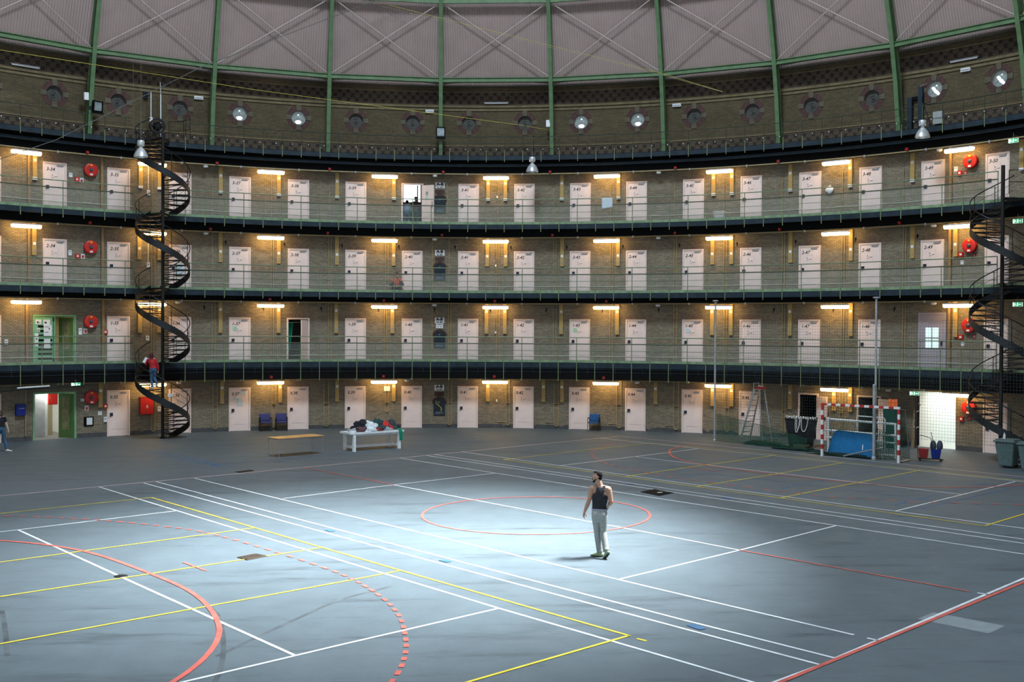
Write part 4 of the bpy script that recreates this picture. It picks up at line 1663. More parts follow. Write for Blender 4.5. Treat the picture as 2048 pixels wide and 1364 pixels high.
for x, zz, w_, hh in ((-0.75, 1.84, 0.07, 0.09), (-0.66, 1.82, 0.03, 0.04), (-0.41, 1.83, 0.09, 0.08), (-0.35, 1.64, 0.2, 0.02), (-0.25, 1.55, 0.05, 0.06), (-0.36, 1.40, 0.16, 0.02), (-0.72, 1.52, 0.09, 0.03), (-0.72, 1.46, 0.09, 0.03), (-0.80, 1.1, 0.07, 0.05), (-0.79, 0.9, 0.06, 0.05)):
    b.box((x, -0.059, zz), (w_, 0.006, hh))
b.build('poster_print', M_LOCK, r)
b = MB()
b.box((-0.06, -0.05, 1.98), (0.06, 0.05, 0.18))
b.box((-0.06, -0.05, 0.12), (0.06, 0.05, 0.16))
b.tube([(-0.06, -0.06, 0.2), (-0.06, -0.06, 1.9)], 0.012, 6)
b.build('espagnolette', M_LOCK, r)
Mo = Matrix.Translation((hw - 0.10, 0.06, 0)) @ Matrix.Rotation(math.radians(125), 4, 'Z')
b = MB()
b.box((0.36, 0, 1.03), (0.72, 0.05, 2.04), Mo)
b.build('inner_leaf', M_OLIVE, r)
b = MB()
b.box((0.36, 0.04, 1.25), (0.36, 0.03, 1.3), Mo)
b.build('leaf_pane', mat('dull_ochre_panel', (0.2, 0.19, 0.09)), r)

# ================================================================== THE A-B NICHES
def niche(i):
    z = ZL[i]
    o = wroot('direction_sign', 40.49, RW, z + 2.06, 'white sign lettered A-B over the hatch of the %s' % LEVEL[i], 'sign', 'A-B direction signs')
    b = MB()
    b.box((0, -0.02, 0), (0.49, 0.03, 0.29))
    b.build('board', M_WHITEP, o)
    text_obj('A-B', 0.19, M_INK, o, (0, -0.037, 0.0), 0, 'lettering', 'CENTER', 1.15, 0.012)
    text_obj('C-D', 0.13, M_INK, o, (0, -0.037, -0.13), 0, 'lettering', 'CENTER', 1.35, 0.006)
    if i == 1:
        o = wroot('notice_plate', 40.49, RW, z + 1.78, 'small white notice plate with two dots under the first gallery A-B sign', 'sign')
        b = MB()
        b.box((0, -0.015, 0), (0.42, 0.02, 0.25))
        b.build('backing', M_REDD, o)
        b = MB()
        b.box((0, -0.032, 0), (0.36, 0.012, 0.25))
        b.build('plate', M_WHITEP, o)
        b = MB()
        b.box((0, -0.042, 0.06), (0.22, 0.006, 0.03))
        b.box((-0.07, -0.042, -0.05), (0.05, 0.006, 0.05))
        b.box((0.07, -0.042, -0.05), (0.05, 0.006, 0.05))
        b.build('print', M_INK, o)
    else:
        b = MB()
        M = Matrix.Translation(pol(40.49, RW, z)) @ Matrix.Rotation(-th(40.49), 4, 'Z')
        for rw in range(3):
            for k in range(7):
                b.box((-0.21 + k * 0.07, -0.012, 1.66 + rw * 0.075), (0.062, 0.025, 0.067), M)
        b.build('red_brick_panel', M_RED_BRICK, wall)
    b = MB()
    M = Matrix.Translation(pol(40.49, RW, z)) @ Matrix.Rotation(-th(40.49), 4, 'Z')
    n = 14
    for k in range(n):
        a = PI * (k + 0.5) / n
        Mk = M @ Matrix.Translation((0, 0, 1.24)) @ Matrix.Rotation(-a, 4, 'Y')
        b.box((0.33, -0.015, 0), (0.10, 0.03, 0.068), Mk)
    b.build('hatch_arch_bricks', M_RED_BRICK, wall)
    o = wroot('wall_hatch', 40.49, RW, z, 'dark arched wall hatch under the A-B sign of the %s' % LEVEL[i], 'hatch', 'arched wall hatches')
    poly = [(-0.28, 0.62)] + [(0.28 * math.cos(PI - PI * k / 14), 1.23 + 0.26 * math.sin(PI * k / 14)) for k in range(15)] + [(0.28, 0.62)]
    b = MB()
    b.prism(poly, -0.03, 0.0)
    b.build('shutter', mat('hatch_steel', (0.022, 0.032, 0.042), 0.35, metal=0.4, var=0.3), o)
    b = MB()
    for p, q in zip(poly, poly[1:]):
        b.beam((p[0], -0.04, p[1]), (q[0], -0.04, q[1]), 0.03, 0.03, (0, 1, 0))
    b.box((0, -0.045, 0.98), (0.5, 0.03, 0.04))
    b.build('frame', M_BLUE, o)
    b = MB()
    b.box((0, -0.045, 0.76), (0.42, 0.02, 0.14))
    b.build('lower_panel', mat('hatch_pane', (0.07, 0.09, 0.11), 0.3, var=0.4), o)
    b = MB()
    b.box((0, -0.05, 1.32), (0.025, 0.02, 0.025))
    b.build('knob', M_WHITE, o)
    if i == 0:
        q = wroot('hose_loop', 40.49, RW - 0.05, 1.1, 'yellow hose loop hanging on the ground floor arched hatch', 'hose')
        b = MB()
        pts = [(0.08 * math.sin(a * 1.0) + 0.10 * math.cos(a * 0.5) - 0.02, -0.035 - 0.004 * a, -0.25 + 0.55 * a / 6) for a in [k * 0.3 for k in range(21)]]
        b.tube(pts, 0.010, 6)
        pts = [(p[0] * 0.5 + 0.02, p[1] - 0.012, p[2] * 0.85) for p in pts]
        b.tube(pts, 0.008, 6)
        b.build('coil', M_ROPEY, q, smooth=True)


for i in range(4):
    niche(i)

# ================================================================== DUCTS AND PIPES ON THE WALL
def make_duct(L):
    r = root('cable_duct', (0, 0, 0))
    b = MB()
    b.box((0, -0.06, -L / 2), (0.19, 0.12, L))
    b.build('casing', M_DUCT, r)
    return r


DUCTS = {3: [(33.69, 'R'), (35.35, 'R'), (35.66, 'L'), (36.67, 'L'), (37.66, 'L'), (38.67, 'L'), (39.67, 'L'), (41.35, 'R'), (41.66, 'L'), (42.67, 'L'), (43.68, 'L'), (45.35, 'R'), (45.67, 'L'), (46.67, 'L'), (47.67, 'L'), (48.68, 'L'), (50.37, 'R')],
         2: [(33.68, 'L'), (35.33, 'R'), (35.66, 'L'), (36.67, 'L'), (37.66, 'L'), (38.67, 'L'), (39.67, 'L'), (41.34, 'R'), (41.67, 'L'), (42.68, 'L'), (43.68, 'L'), (45.34, 'R'), (45.67, 'L'), (46.68, 'L'), (47.69, 'L'), (48.69, 'L'), (49.37, 'R')],
         1: [(35.34, 'R'), (35.66, 'L'), (36.67, 'L'), (37.66, 'L'), (38.66, 'L'), (39.65, 'L'), (41.33, 'R'), (41.66, 'L'), (42.67, 'L'), (43.67, 'L'), (45.34, 'R'), (45.67, 'L'), (46.68, 'L'), (47.7, 'L'), (49.38, 'R')],
         0: [(34.71, 'L'), (36.70, 'L'), (37.69, 'L'), (38.68, 'L'), (39.68, 'L'), (41.36, 'R'), (42.36, 'R'), (42.69, 'L'), (44.36, 'R'), (45.36, 'R'), (45.69, 'L'), (46.69, 'L'), (47.43, 'R'), (47.70, 'L')]}
for i in range(4):
    ztop = ZPIPE[i] + 0.0
    zbot = {3: 11.79, 2: 8.31, 1: 4.85, 0: 1.38}[i]
    L = ztop - zbot
    src = make_duct(L)
    b = MB()
    lz = -(L - 0.52) if i in (2,) else (-0.40 if i != 3 else -0.42)
    b.box((0, -0.125, lz), (0.12, 0.012, 0.12))
    b.build('label_plate', M_WHITEP, src)
    b = MB()
    if i == 3:
        b.box((0, -0.065, -L - 0.05), (0.20, 0.13, 0.12))
        b.build('socket_outlet', M_WHITE, src)
    else:
        b.box((0, -0.125, -L + 0.22), (0.07, 0.02, 0.09))
        b.build('socket_outlet', M_GREY, src)
    for n, (c, sd) in enumerate(DUCTS[i]):
        num = '%d-%02d' % (i, math.floor(c) if sd == 'R' else math.floor(c) + 1)
        lab = 'yellow box duct on the brick %s cell door %s' % ('right of' if sd == 'R' else 'left of', num)
        if num[2:] in ('34', '47', '48', '49') and i == 0 or (i == 1 and num[2:] in ('49', '38')):
            lab = 'yellow box duct on the brick %s doorway %s' % ('right of' if sd == 'R' else 'left of', num)
        if (i, c) == (0, 34.71):
            lab = 'yellow box duct right of the ground floor hose reel beside the green doorway'
        if n == 0:
            o = src
            o.location = pol(c, RW, ztop)
            o.rotation_euler = (0, 0, -th(c))
        else:
            o = wdup(src, c, RW, ztop)
        tag(o, lab, 'cable duct', 'yellow cable ducts')

PIPES = {3: [34.73, 35.54, 36.53, 37.53, 38.54, 39.52, 40.62, 41.53, 42.53, 43.54, 44.67, 45.53, 46.53, 47.54, 48.53, 49.28],
         2: [34.74, 35.53, 35.59, 36.53, 37.53, 37.57, 38.53, 38.57, 39.53, 39.57, 40.36, 40.66, 41.51, 41.55, 42.53, 42.57, 43.54, 43.58, 44.67, 44.71, 45.54, 45.58, 46.54, 46.58, 47.54, 47.58, 48.54, 48.58, 49.28],
         1: [34.75, 35.53, 35.57, 36.53, 36.58, 37.53, 37.57, 38.53, 38.57, 39.51, 39.55, 40.36, 40.65, 40.69, 41.51, 41.56, 42.53, 42.58, 43.54, 43.58, 44.67, 44.72, 45.55, 45.59, 46.55, 46.59, 47.54, 47.58, 48.54, 48.58, 49.28]}
for i in (3, 2, 1):
    lst = PIPES[i]
    for n, c in enumerate(lst):
        fat = c in (34.73, 34.74, 34.75, 49.28)
        pair = [x for x in lst if x != c and abs(x - c) < 0.1]
        z0 = ZL[i] + (0.02 if fat or i < 3 else 0.02)
        z1 = ZPIPE[i] + 0.03
        if i == 3 and not fat and c not in (40.62,):
            z1 = ZPIPE[i] - 0.5 if math.floor(c) % 2 == 1 else ZPIPE[i] - 0.62
        if c == 40.62:
            z1 = 12.55
        r = wroot('wall_pipe', c, RW - 0.055, 0)
        b = MB()
        rad = 0.075 if fat else 0.022
        b.tube([(0, 0 if not fat else -0.04, z0), (0, 0 if not fat else -0.04, z1)], rad, 10 if fat else 7)
        b.build('tubing', M_BROWNPIPE if fat else M_TAN, r, smooth=True)
        for zz in (ZL[i] + 0.6, ZL[i] + 1.7):
            b = MB()
            b.box((0, 0.012 if not fat else 0.0, zz), (2 * rad + 0.02, 0.088 if not fat else 0.11, 0.03))
            b.build('pipe_clip', M_BROWNPIPE, r)
        fc = math.floor(c)
        if fat:
            lab = 'thick brown pipe between doors %d-%d and %d-%d' % (i, fc, i, fc + 1)
        elif abs(c - 40.36) < 0.02:
            lab = 'thin tan pipe at the left of the arched hatch on the %s' % LEVEL[i]
        elif 40.6 < c < 40.7:
            lab = ('thin tan pipe at the right of the arched hatch on the %s' % LEVEL[i]) if not pair else ('%s pipe of the tan pair right of the arched hatch, %s' % ('inner' if c < pair[0] else 'outer', LEVEL[i]))
        elif pair:
            lab = '%s of two thin tan pipes between doors %d-%d and %d-%d' % ('left' if c < pair[0] else 'right', i, fc, i, fc + 1)
        else:
            lab = 'single thin tan pipe between doors %d-%d and %d-%d' % (i, fc, i, fc + 1)
        tag(r, lab, 'pipe', 'wall pipes')
for c, w_, sd in ((36.55, 0.07, ''), (37.55, 0.07, ''), (38.45, 0.08, ''), (40.65, 0.06, ''), (41.69, 0.06, ''), (42.55, 0.08, ''), (43.67, 0.08, ''), (44.68, 0.08, ''), (45.58, 0.06, ''), (46.56, 0.05, ''), (47.52, 0.05, ''), (35.53, 0.06, ''), (39.53, 0.06, '')):
    r = wroot('wall_pipe', c, RW - 0.055, 0, 'U-shaped tan pipe on the brick between doors 0.%d and 0.%d' % (math.floor(c), math.floor(c) + 1), 'pipe', 'wall pipes')
    W = w_ * DTH * RW
    zb = 0.22 if c != 39.53 else 0.9
    pts = [(0, 0, ZPIPE[0] + 0.03), (0, 0, zb)] + [(W / 2 - W / 2 * math.cos(a), 0, zb - W / 2 * math.sin(a) * 0.8) for a in (PI / 6, PI / 3, PI / 2, 2 * PI / 3, 5 * PI / 6)] + [(W, 0, zb), (W, 0, ZPIPE[0] + 0.03)]
    b = MB()
    b.tube(pts, 0.021, 7)
    b.build('tubing', M_TAN, r, smooth=True)
    b = MB()
    b.box((W / 2, 0.012, 1.3), (W + 0.07, 0.088, 0.03))
    b.build('pipe_clip', M_BROWNPIPE, r)
    if c in (37.55, 41.69, 42.55, 43.67, 44.68):
        b = MB()
        b.tube([(0, 0, zb + 0.12), (-0.45, 0, zb + 0.12), (-0.45, 0, zb - 0.02)], 0.016, 6)
        b.build('branch_pipe', M_TAN, r)
for c, z0, z1, lab in ((33.55, 0.25, 2.58, 'tan pipe on the yellow-lit brick right of the blue letter box'), (33.57, ZL[1], ZPIPE[1], 'broad tan pipe left of the mint green double door'), (33.60, ZL[2], ZPIPE[2], 'broad tan pipe left of cell door 2-34'), (33.60, ZL[3], ZPIPE[3], 'broad tan pipe left of cell door 3-34')):
    r = wroot('wall_pipe', c, RW - 0.07, 0, lab, 'pipe', 'wall pipes')
    b = MB()
    b.tube([(0, 0, z0), (0, 0, z1)], 0.03 if z0 < 1 else 0.06, 8)
    b.build('tubing', M_BROWNPIPE if z0 > 1 else M_TAN, r, smooth=True)
    b = MB()
    b.box((0, 0.03, z0 + 1.4), (0.14, 0.07, 0.03))
    b.build('pipe_clip', M_BROWNPIPE, r)

# ================================================================== FIRE GEAR AND SMALL WALL FITTINGS
def make_reel():
    r = root('hose_reel', (0, 0, 0))
    Mx = Matrix.Rotation(PI / 2, 4, 'X')
    b = MB()
    b.lathe([(0.0001, 0.0), (0.10, 0.0), (0.29, 0.02), (0.305, 0.0), (0.305, 0.03), (0.27, 0.05), (0.13, 0.03), (0.0001, 0.03)], 32, Matrix.Translation((0, -0.19, 0)) @ Mx, caps=False)
    b.build('front_disc', M_RED, r, smooth=True)
    b = MB()
    b.lathe([(0.0001, 0.0), (0.30, 0.0), (0.30, 0.03), (0.0001, 0.03)], 32, Matrix.Translation((0, -0.03, 0)) @ Mx, caps=False)
    b.build('back_disc', M_RED, r, smooth=True)
    b = MB()
    b.lathe([(0.24, 0.0), (0.26, 0.04), (0.26, 0.10), (0.24, 0.13)], 28, Matrix.Translation((0, -0.05, 0)) @ Mx, caps=False)
    b.build('hose', M_BLACK, r, smooth=True)
    b = MB()
    b.lathe([(0.0001, 0.0), (0.085, 0.0), (0.085, 0.03), (0.05, 0.06), (0.0001, 0.06)], 16, Matrix.Translation((0, -0.215, 0)) @ Mx, caps=False)
    b.build('hub', mat('hub_grey', (0.09, 0.10, 0.13), 0.4, metal=0.3, var=0.2), r, smooth=True)
    b = MB()
    b.box((0, -0.235, 0.215), (0.10, 0.012, 0.09))
    b.build('orange_sticker', M_ORANGE, r)
    b = MB()
    b.box((0.0, -0.235, -0.215), (0.13, 0.012, 0.075))
    b.build('white_sticker', M_WHITEP, r)
    b = MB()
    b.box((0, -0.025, 0), (0.10, 0.03, 0.34))
    b.build('wall_bracket', M_BLACKS, r)
    return r


reel = make_reel()
REELS = [(34.55, ZL[3] + 1.94, 'top cell gallery between cell doors 3-34 and 3-35'), (34.55, ZL[2] + 1.85, 'second gallery between cell doors 2-34 and 2-35'), (34.55, ZL[1] + 1.89, 'first gallery right of the mint green double door'), (34.56, 1.85, 'ground floor right of the green doorway'),
         (49.6, ZL[3] + 1.92, 'top cell gallery left of cell door 3-50'), (49.6, ZL[2] + 1.80, 'second gallery left of cell door 2-50'), (49.6, ZL[1] + 1.89, 'first gallery right of the lilac door'), (49.61, 1.87, 'ground floor right of the bright corridor')]
for n, (c, z, t) in enumerate(REELS):
    o = reel if n == 0 else None
    if o is None:
        o = wdup(reel, c, RW, z)
    else:
        children_of(reel)
        o.location = pol(c, RW, z)
        o.rotation_euler = (0, 0, -th(c))
    tag(o, 'red fire hose reel on the %s' % t, 'hose reel', 'red hose reels')


def wall_box(name, label, cat, c, z, w, h, d, m, face=None, facem=None, group=None, r_=RW):
    o = wroot(name, c, r_, z, label, cat, group)
    b = MB()
    b.box((0, -d / 2, 0), (w, d, h))
    b.build('housing', m, o)
    if face:
        b = MB()
        for (x, zz, fw, fh) in face:
            b.box((x, -d - 0.004, zz), (fw, 0.008, fh))
        b.build('face_plate', facem or M_WHITEP, o)
    return o


CP = [(0, 0, 0.09, 0.08)]
for c, z, t in ((34.34, 11.87, 'below the hose reel right of cell door 3-34'), (34.35, 8.36, 'below the hose reel right of cell door 2-34'), (34.79, 4.88, 'on the thick brown pipe left of cell door 1-35'), (34.79, 1.42, 'left of cell door 0.35 on the ground floor'),
                (49.42, 11.88, 'left below the hose reel beside cell door 3-50'), (49.45, 8.39, 'left below the hose reel beside cell door 2-50'), (49.46, 4.86, 'left below the hose reel by the lilac door'), (49.48, 1.36, 'under the hose reel right of the bright corridor')):
    o = wall_box('call_point', 'red alarm call point ' + t, 'call point', c, z, 0.20, 0.20, 0.09, M_RED, CP, M_WHITEP, 'red alarm call points', RW if abs(c - 34.79) > 0.01 else RW - 0.0)
SG = [(0, -0.02, 0.10, 0.13)]
for c, z, t in ((34.42, 11.84, 'top cell gallery'), (34.44, 8.36, 'second gallery'), (34.48, 4.92, 'first gallery'), (34.50, 1.36, 'ground floor')):
    wall_box('fire_sign', 'white sign with red flame below the left hose reel, %s' % t, 'sign', c, z, 0.17, 0.22, 0.02, M_WHITEP, SG, M_RED, 'fire signs')
for c, z, t in ((49.50, 11.86, 'top cell gallery'), (49.65, 8.32, 'second gallery'), (49.66, 4.89, 'first gallery'), (49.60, 1.40, 'ground floor')):
    wall_box('fire_sign', 'dull red sign below the right hose reel of the %s' % t, 'sign', c, z, 0.17, 0.20, 0.02, M_REDD, [(0, 0, 0.09, 0.10)], mat('faded_sign', (0.45, 0.22, 0.2), 0.7), 'fire signs')
for c, z, w_, h_, t in ((34.25, 12.05, 0.16, 0.20, 'white paper notice between cell door 3-34 and the hose reel'), (34.24, 8.50, 0.15, 0.24, 'white paper notice between cell door 2-34 and the hose reel'), (34.40, 4.90, 0.15, 0.30, 'white paper notice right of the mint green double door'),
                        (49.35, 12.07, 0.16, 0.20, 'white paper notice right of cell door 3-49'), (49.46, 8.05, 0.14, 0.17, 'small white notice below the call point beside cell door 2-50'), (49.48, 4.56, 0.14, 0.16, 'small white notice below the first gallery call point by the lilac door'),
                        (34.71, 1.10, 0.18, 0.18, 'small white notice below the yellow duct left of cell door 0.35')):
    wall_box('wall_notice', t, 'notice', c, z, w_, h_, 0.012, M_WHITEP, [(0, h_ * 0.2, w_ * 0.6, h_ * 0.12)], M_PENCIL, 'small white notices')
for c, z, t in ((35.48, 11.50, 'top cell gallery left of the spiral stair pole'), (35.48, 8.07, 'second gallery left of the spiral stair pole'), (35.47, 4.59, 'first gallery left of the spiral stair pole'), (35.66, 1.20, 'ground floor right of the red cabinet'), (34.79, 0.80, 'ground floor below the call point by door 0.35'), (33.26, 4.43, 'first gallery far left under the lamp')):
    wall_box('switch_box', 'white switch box, %s' % t, 'switch box', c, z, 0.15, 0.24, 0.07, M_WHITE, [(0, 0.03, 0.08, 0.06)], M_GREY, 'white switch boxes')
# white surface tube leading to three of them
for c, z0, z1, t in ((35.48, 11.62, 12.9, 'top cell gallery'), (35.48, 8.19, 9.70, 'second gallery')):
    o = wroot('cable_tube', c, RW - 0.03, 0, 'white cable tube leading down to the switch box on the %s' % t, 'cable tube', 'white cable tubes')
    b = MB()
    b.tube([(0, 0, z0), (0, 0, z1)], 0.016, 6)
    b.build('tubing', M_WHITE, o)
    b = MB()
    b.box((0, 0.015, (z0 + z1) / 2), (0.05, 0.03, 0.02))
    b.build('pipe_clip', M_WHITE, o)

o = wall_box('notice_board', 'black framed notice board with a white sheet right of the green ground floor doorway', 'notice board', 34.53, 0.74, 0.44, 0.44, 0.05, M_BLACK, [(0.03, 0.01, 0.26, 0.33)], M_WHITEP)
o = wall_box('letter_box', 'royal blue letter box on the brick left of the green ground floor doorway', 'letter box', 33.47, 1.42, 0.42, 0.50, 0.18, M_BLUEBOX, [(0.02, 0.06, 0.22, 0.03)], M_STEEL)
o = wroot('fire_cabinet', 35.445, RW, 0.97, 'red fire cabinet with a white symbol beside the left spiral staircase', 'cabinet')
b = MB()
b.box((0, -0.12, 0.40), (0.62, 0.24, 0.80))
b.build('body', M_RED, o)
b = MB()
b.box((0, -0.25, 0.40), (0.57, 0.02, 0.74))
b.build('cabinet_door', M_RED, o)
b = MB()
b.box((0, -0.13, 0.815), (0.66, 0.28, 0.03))
b.build('hood', mat('dark_red', (0.30, 0.012, 0.012), 0.4), o)
text_obj('8', 0.22, M_WHITEP, o, (0, -0.264, 0.30), 0, 'symbol', 'CENTER', 0.9)
wall_box('junction_box', 'white junction box on the brick left of cell door 0.40', 'junction box', 39.56, 2.02, 0.30, 0.24, 0.09, M_WHITE, [(0.0, 0.0, 0.02, 0.2)], M_GREY)
wall_box('white_carton', 'pale blue-white box fixed between the spiral stair and cell door 2-36', 'box', 35.98, 7.92, 0.36, 0.50, 0.16, mat('pale_box', (0.55, 0.66, 0.74), 0.6, var=0.05))
# second hand-sized boxes by the ground floor reel
wall_box('card_reader', 'small white twin box left of the ground floor hose reel', 'control box', 34.43, 1.74, 0.16, 0.12, 0.06, M_WHITE, [(-0.04, 0, 0.04, 0.07)], M_GREY)
for c, z, t in ((41.51, 11.88, 'top cell gallery'), (41.49, 8.35, 'second gallery'), (41.49, 4.92, 'first gallery'), (41.52, 1.42, 'ground floor')):
    o = wroot('pull_switch', c, RW, z, 'white pull switch on a cord between doors 41 and 42, %s' % t, 'switch', 'white pull switches')
    b = MB()
    b.lathe([(0.0001, -0.08), (0.04, -0.06), (0.045, 0.0), (0.02, 0.06), (0.0001, 0.07)], 10, Matrix.Translation((0, -0.045, 0)), caps=False)
    b.build('pull', M_WHITE, o, smooth=True)
    b = MB()
    b.tube([(0, -0.045, 0.05), (0, -0.045, 0.7)], 0.008, 5)
    b.box((0, -0.02, 0.7), (0.05, 0.05, 0.05))
    b.build('cord', M_CABLE, o)

hk = None
for i, off, z in ((1, 0.40, 2.62), (2, 0.76, 2.35)):
    for k in range(36, 49):
        c = k + off
        if hk is None:
            hk = root('wall_hook', (0, 0, 0))
            b = MB()
            b.box((0, -0.015, 0.02), (0.06, 0.03, 0.12))
            b.build('plate', M_BLACK, hk)
            b = MB()
            b.tube([(0, -0.03, 0.0), (0, -0.09, -0.02), (0.02, -0.10, -0.08), (0.0, -0.07, -0.13)], 0.016, 6)
            b.build('hook', M_BLACK, hk)
            o = hk
            o.location = pol(c, RW, ZL[i] + z)
            o.rotation_euler = (0, 0, -th(c))
        else:
            o = wdup(hk, c, RW, ZL[i] + z)
        tag(o, 'small black hook high on the brick between doors %d-%d and %d-%d' % (i, k, i, k + 1), 'hook', 'black wall hooks')
mb = MB()
for i in range(4):
    for k in range(33, 51):
        if (i, k) in ((0, 34), (1, 34), (0, 48), (0, 49), (1, 49)):
            continue
        Mk = Matrix.Translation(pol(k, RW, ZL[i])) @ Matrix.Rotation(-th(k), 4, 'Z')
        for q in range(8):
            if random.random() < 0.3:
                continue
            mb.box((-0.62 - 0.11 * random.random(), -0.002, 1.10 + 0.072 * q), (0.13 + 0.06 * random.random(), 0.012, 0.048), Mk)
mb.build('pale_bricks', mat('pale_brick', (0.43, 0.36, 0.24), 0.85, var=0.2), wall)

# exit signs
def exit_sign(c, r, z, label, ang=0.0):
    o = wroot('exit_sign', c, r, z, label, 'exit sign', 'green exit signs')
    b = MB()
    b.box((0, 0, 0), (0.40, 0.06, 0.17))
    b.build('housing', M_EXITW, o)
    b = MB()
    b.box((0.04, -0.034, 0), (0.32, 0.008, 0.16))
    b.build('green_face', M_EXIT, o)
    b = MB()
    # arrow, running figure and doorway
    b.prism([(0.07, 0.015), (0.12, 0.015), (0.12, 0.045), (0.18, 0.0), (0.12, -0.045), (0.12, -0.015), (0.07, -0.015)], -0.046, -0.039)
    b.prism([(-0.10, 0.06), (-0.07, 0.06), (-0.07, 0.035), (-0.10, 0.035)], -0.046, -0.039)
    b.prism([(-0.11, 0.03), (-0.06, 0.03), (-0.05, -0.01), (-0.03, -0.06), (-0.05, -0.06), (-0.08, -0.01), (-0.11, -0.06), (-0.13, -0.06), (-0.10, 0.0)], -0.046, -0.039)
    b.prism([(-0.01, 0.065), (0.05, 0.065), (0.05, -0.065), (-0.01, -0.065)], -0.046, -0.039)
    b.build('pictogram', M_EXITW, o)
    b = MB()
    b.tube([(0, 0, 0.09), (0, 0, 0.30 if r > 27.3 else 0.22)], 0.01, 6)
    b.tube([(0, 0, 0.2), (0, 0.30, 0.22)], 0.01, 6)
    b.build('hanger', M_STEEL, o)
    return o


for c, z, r_, t in ((50.41, 12.81, 27.5, 'glowing green exit sign under the topmost walkway over cell 3-50'), (50.49, 9.55, 27.5, 'glowing green exit sign under the third gallery near the right spiral stair'), (50.50, 6.20, 27.5, 'glowing green exit sign under the second gallery near the right spiral stair'),
                 (48.88, 2.40, 27.5, 'glowing green exit sign left of the bright corridor'), (34.18, 2.52, 27.1, 'glowing green exit sign over the green ground floor doorway')):
    exit_sign(c, r_, z, t)

# overhead black track with a pale tube at the far left
o = root('overhead_track', (0, 0, 0), 0, 'black overhead track carrying a pale strip tube above the green ground floor doorway', 'track')
b = MB()
b.tube([pol(31.5, 26.95, 2.33), pol(32.96, 26.95, 2.36), pol(33.6, 26.98, 2.42), pol(34.33, 27.0, 2.47)], 0.028, 8)
b.build('rail', M_BLACKS, o, smooth=True)
b = MB()
b.tube([pol(33.23, 26.93, 2.46), pol(33.74, 26.95, 2.51)], 0.035, 8)
b.build('strip_tube', M_WHITE, o, smooth=True)
for c in (32.4, 33.3, 34.2):
    b = MB()
    b.tube([pol(c, 26.97, 2.40), pol(c, 27.36, 2.62)], 0.012, 6)
    b.build('stay', M_BLACKS, o)

# ------------------------------------------------------------------ upper wall fittings
for c, t in ((33.55, 'far left'), (41.49, 'middle'), (49.47, 'far right')):
    o = wroot('strip_light', c, RW, 16.70, 'long unlit white strip light on the frieze, %s of the upper wall' % t, 'strip light', 'unlit strip lights on the frieze')
    b = MB()
    b.box((0, -0.05, 0.02), (1.28, 0.09, 0.05))
    b.build('tray', M_GREY, o)
    b = MB()
    b.tube([(-0.6, -0.08, -0.03), (0.6, -0.08, -0.03)], 0.028, 8)
    b.build('tube', M_WHITE, o, smooth=True)
for c, k in ((36.30, 36), (40.30, 40), (44.70, 44), (49.50, 49)):
    wall_box('emergency_light', 'short white emergency light above the round windows over cells %d and %d' % (k, k + 1), 'emergency light', c, 16.24, 0.42, 0.15, 0.12, M_WHITE, [(0, -0.01, 0.36, 0.06)], M_GREY, 'short emergency lights')


def rib_r(z):
    return math.sqrt(max(0.0, DR * DR - (z - DC) ** 2))


fl0 = None
for c, z, t in ((34.59, 15.17, 'left'), (40.5, 15.06, 'middle')):
    o = wroot('floodlight', c, rib_r(z) - 0.14, z, 'black framed floodlight %s' % ('fixed beside the left green rib' if t == 'left' else 'fixed on the middle green rib'), 'floodlight', 'black floodlights')
    Mt = Matrix.Rotation(math.radians(12 if t == 'left' else 0), 4, 'Z') @ Matrix.Rotation(math.radians(6), 4, 'X')
    b = MB()
    for x in (-0.21, 0.21):
        b.box((x, 0, 0), (0.05, 0.14, 0.52), Mt)
    for zz in (-0.24, 0.24):
        b.box((0, 0, zz), (0.42, 0.14, 0.05), Mt)
    b.box((0, 0.06, 0), (0.42, 0.04, 0.5), Mt)
    b.build('casing', M_BLACK, o)
    b = MB()
    b.box((0, -0.02, 0.02), (0.36, 0.03, 0.40), Mt)
    b.build('glass', M_FLOODGLASS, o)
    b = MB()
    b.box((0, -0.06, -0.29), (0.50, 0.12, 0.08), Mt)
    b.build('ballast', M_BLACK, o)
    b = MB()
    b.box((-0.24 if t == 'left' else 0, 0.11, -0.05), (0.20, 0.10, 0.12))
    b.build('bracket', M_BLACKS, o)
for c, z, t in ((34.42, 15.6, 'left of the left floodlight'), (42.44, 15.5, 'on the second rib from the middle')):
    o = wroot('rib_box', c, rib_r(z) + 0.05, z, 'small white box on a green rib, %s' % t, 'box', 'white boxes on the ribs')
    b = MB()
    b.box((0, 0, 0), (0.20, 0.14, 0.34))
    b.build('housing', M_WHITE, o)
    b = MB()
    b.box((0.11 if c > 40 else 0.12, 0.06, 0), (0.10, 0.04, 0.06))
    b.build('bracket', M_GREY, o)
wall_box('loudspeaker', 'small dark loudspeaker on the upper wall above the left spiral stair', 'loudspeaker', 35.43, 16.10, 0.20, 0.30, 0.18, M_BLUE, [(0, 0, 0.14, 0.22)], M_BLACK)
o = wroot('cable_tube', 35.47, 27.8, 0, 'short white tube with a box, on the left above the left spiral stair', 'cable tube', 'white cable tubes')
b = MB()
b.tube([(0, 0, 14.97), (0, 0, 16.19)], 0.022, 8)
b.build('tubing', M_WHITE, o)
b = MB()
b.box((0, 0, 14.87), (0.13, 0.10, 0.22))
b.build('switch_box', M_WHITE, o)
b = MB()
b.tube([(0, 0, 16.05), (0, 0.61, 16.05)], 0.014, 6)
b.build('wall_stay', M_STEEL, o)
o = wroot('cable_tube', 35.63, 27.8, 0, 'tall thin white tube above the left spiral stair', 'cable tube', 'white cable tubes')
b = MB()
b.tube([(0, 0, 13.87), (0, 0, 16.10)], 0.026, 8)
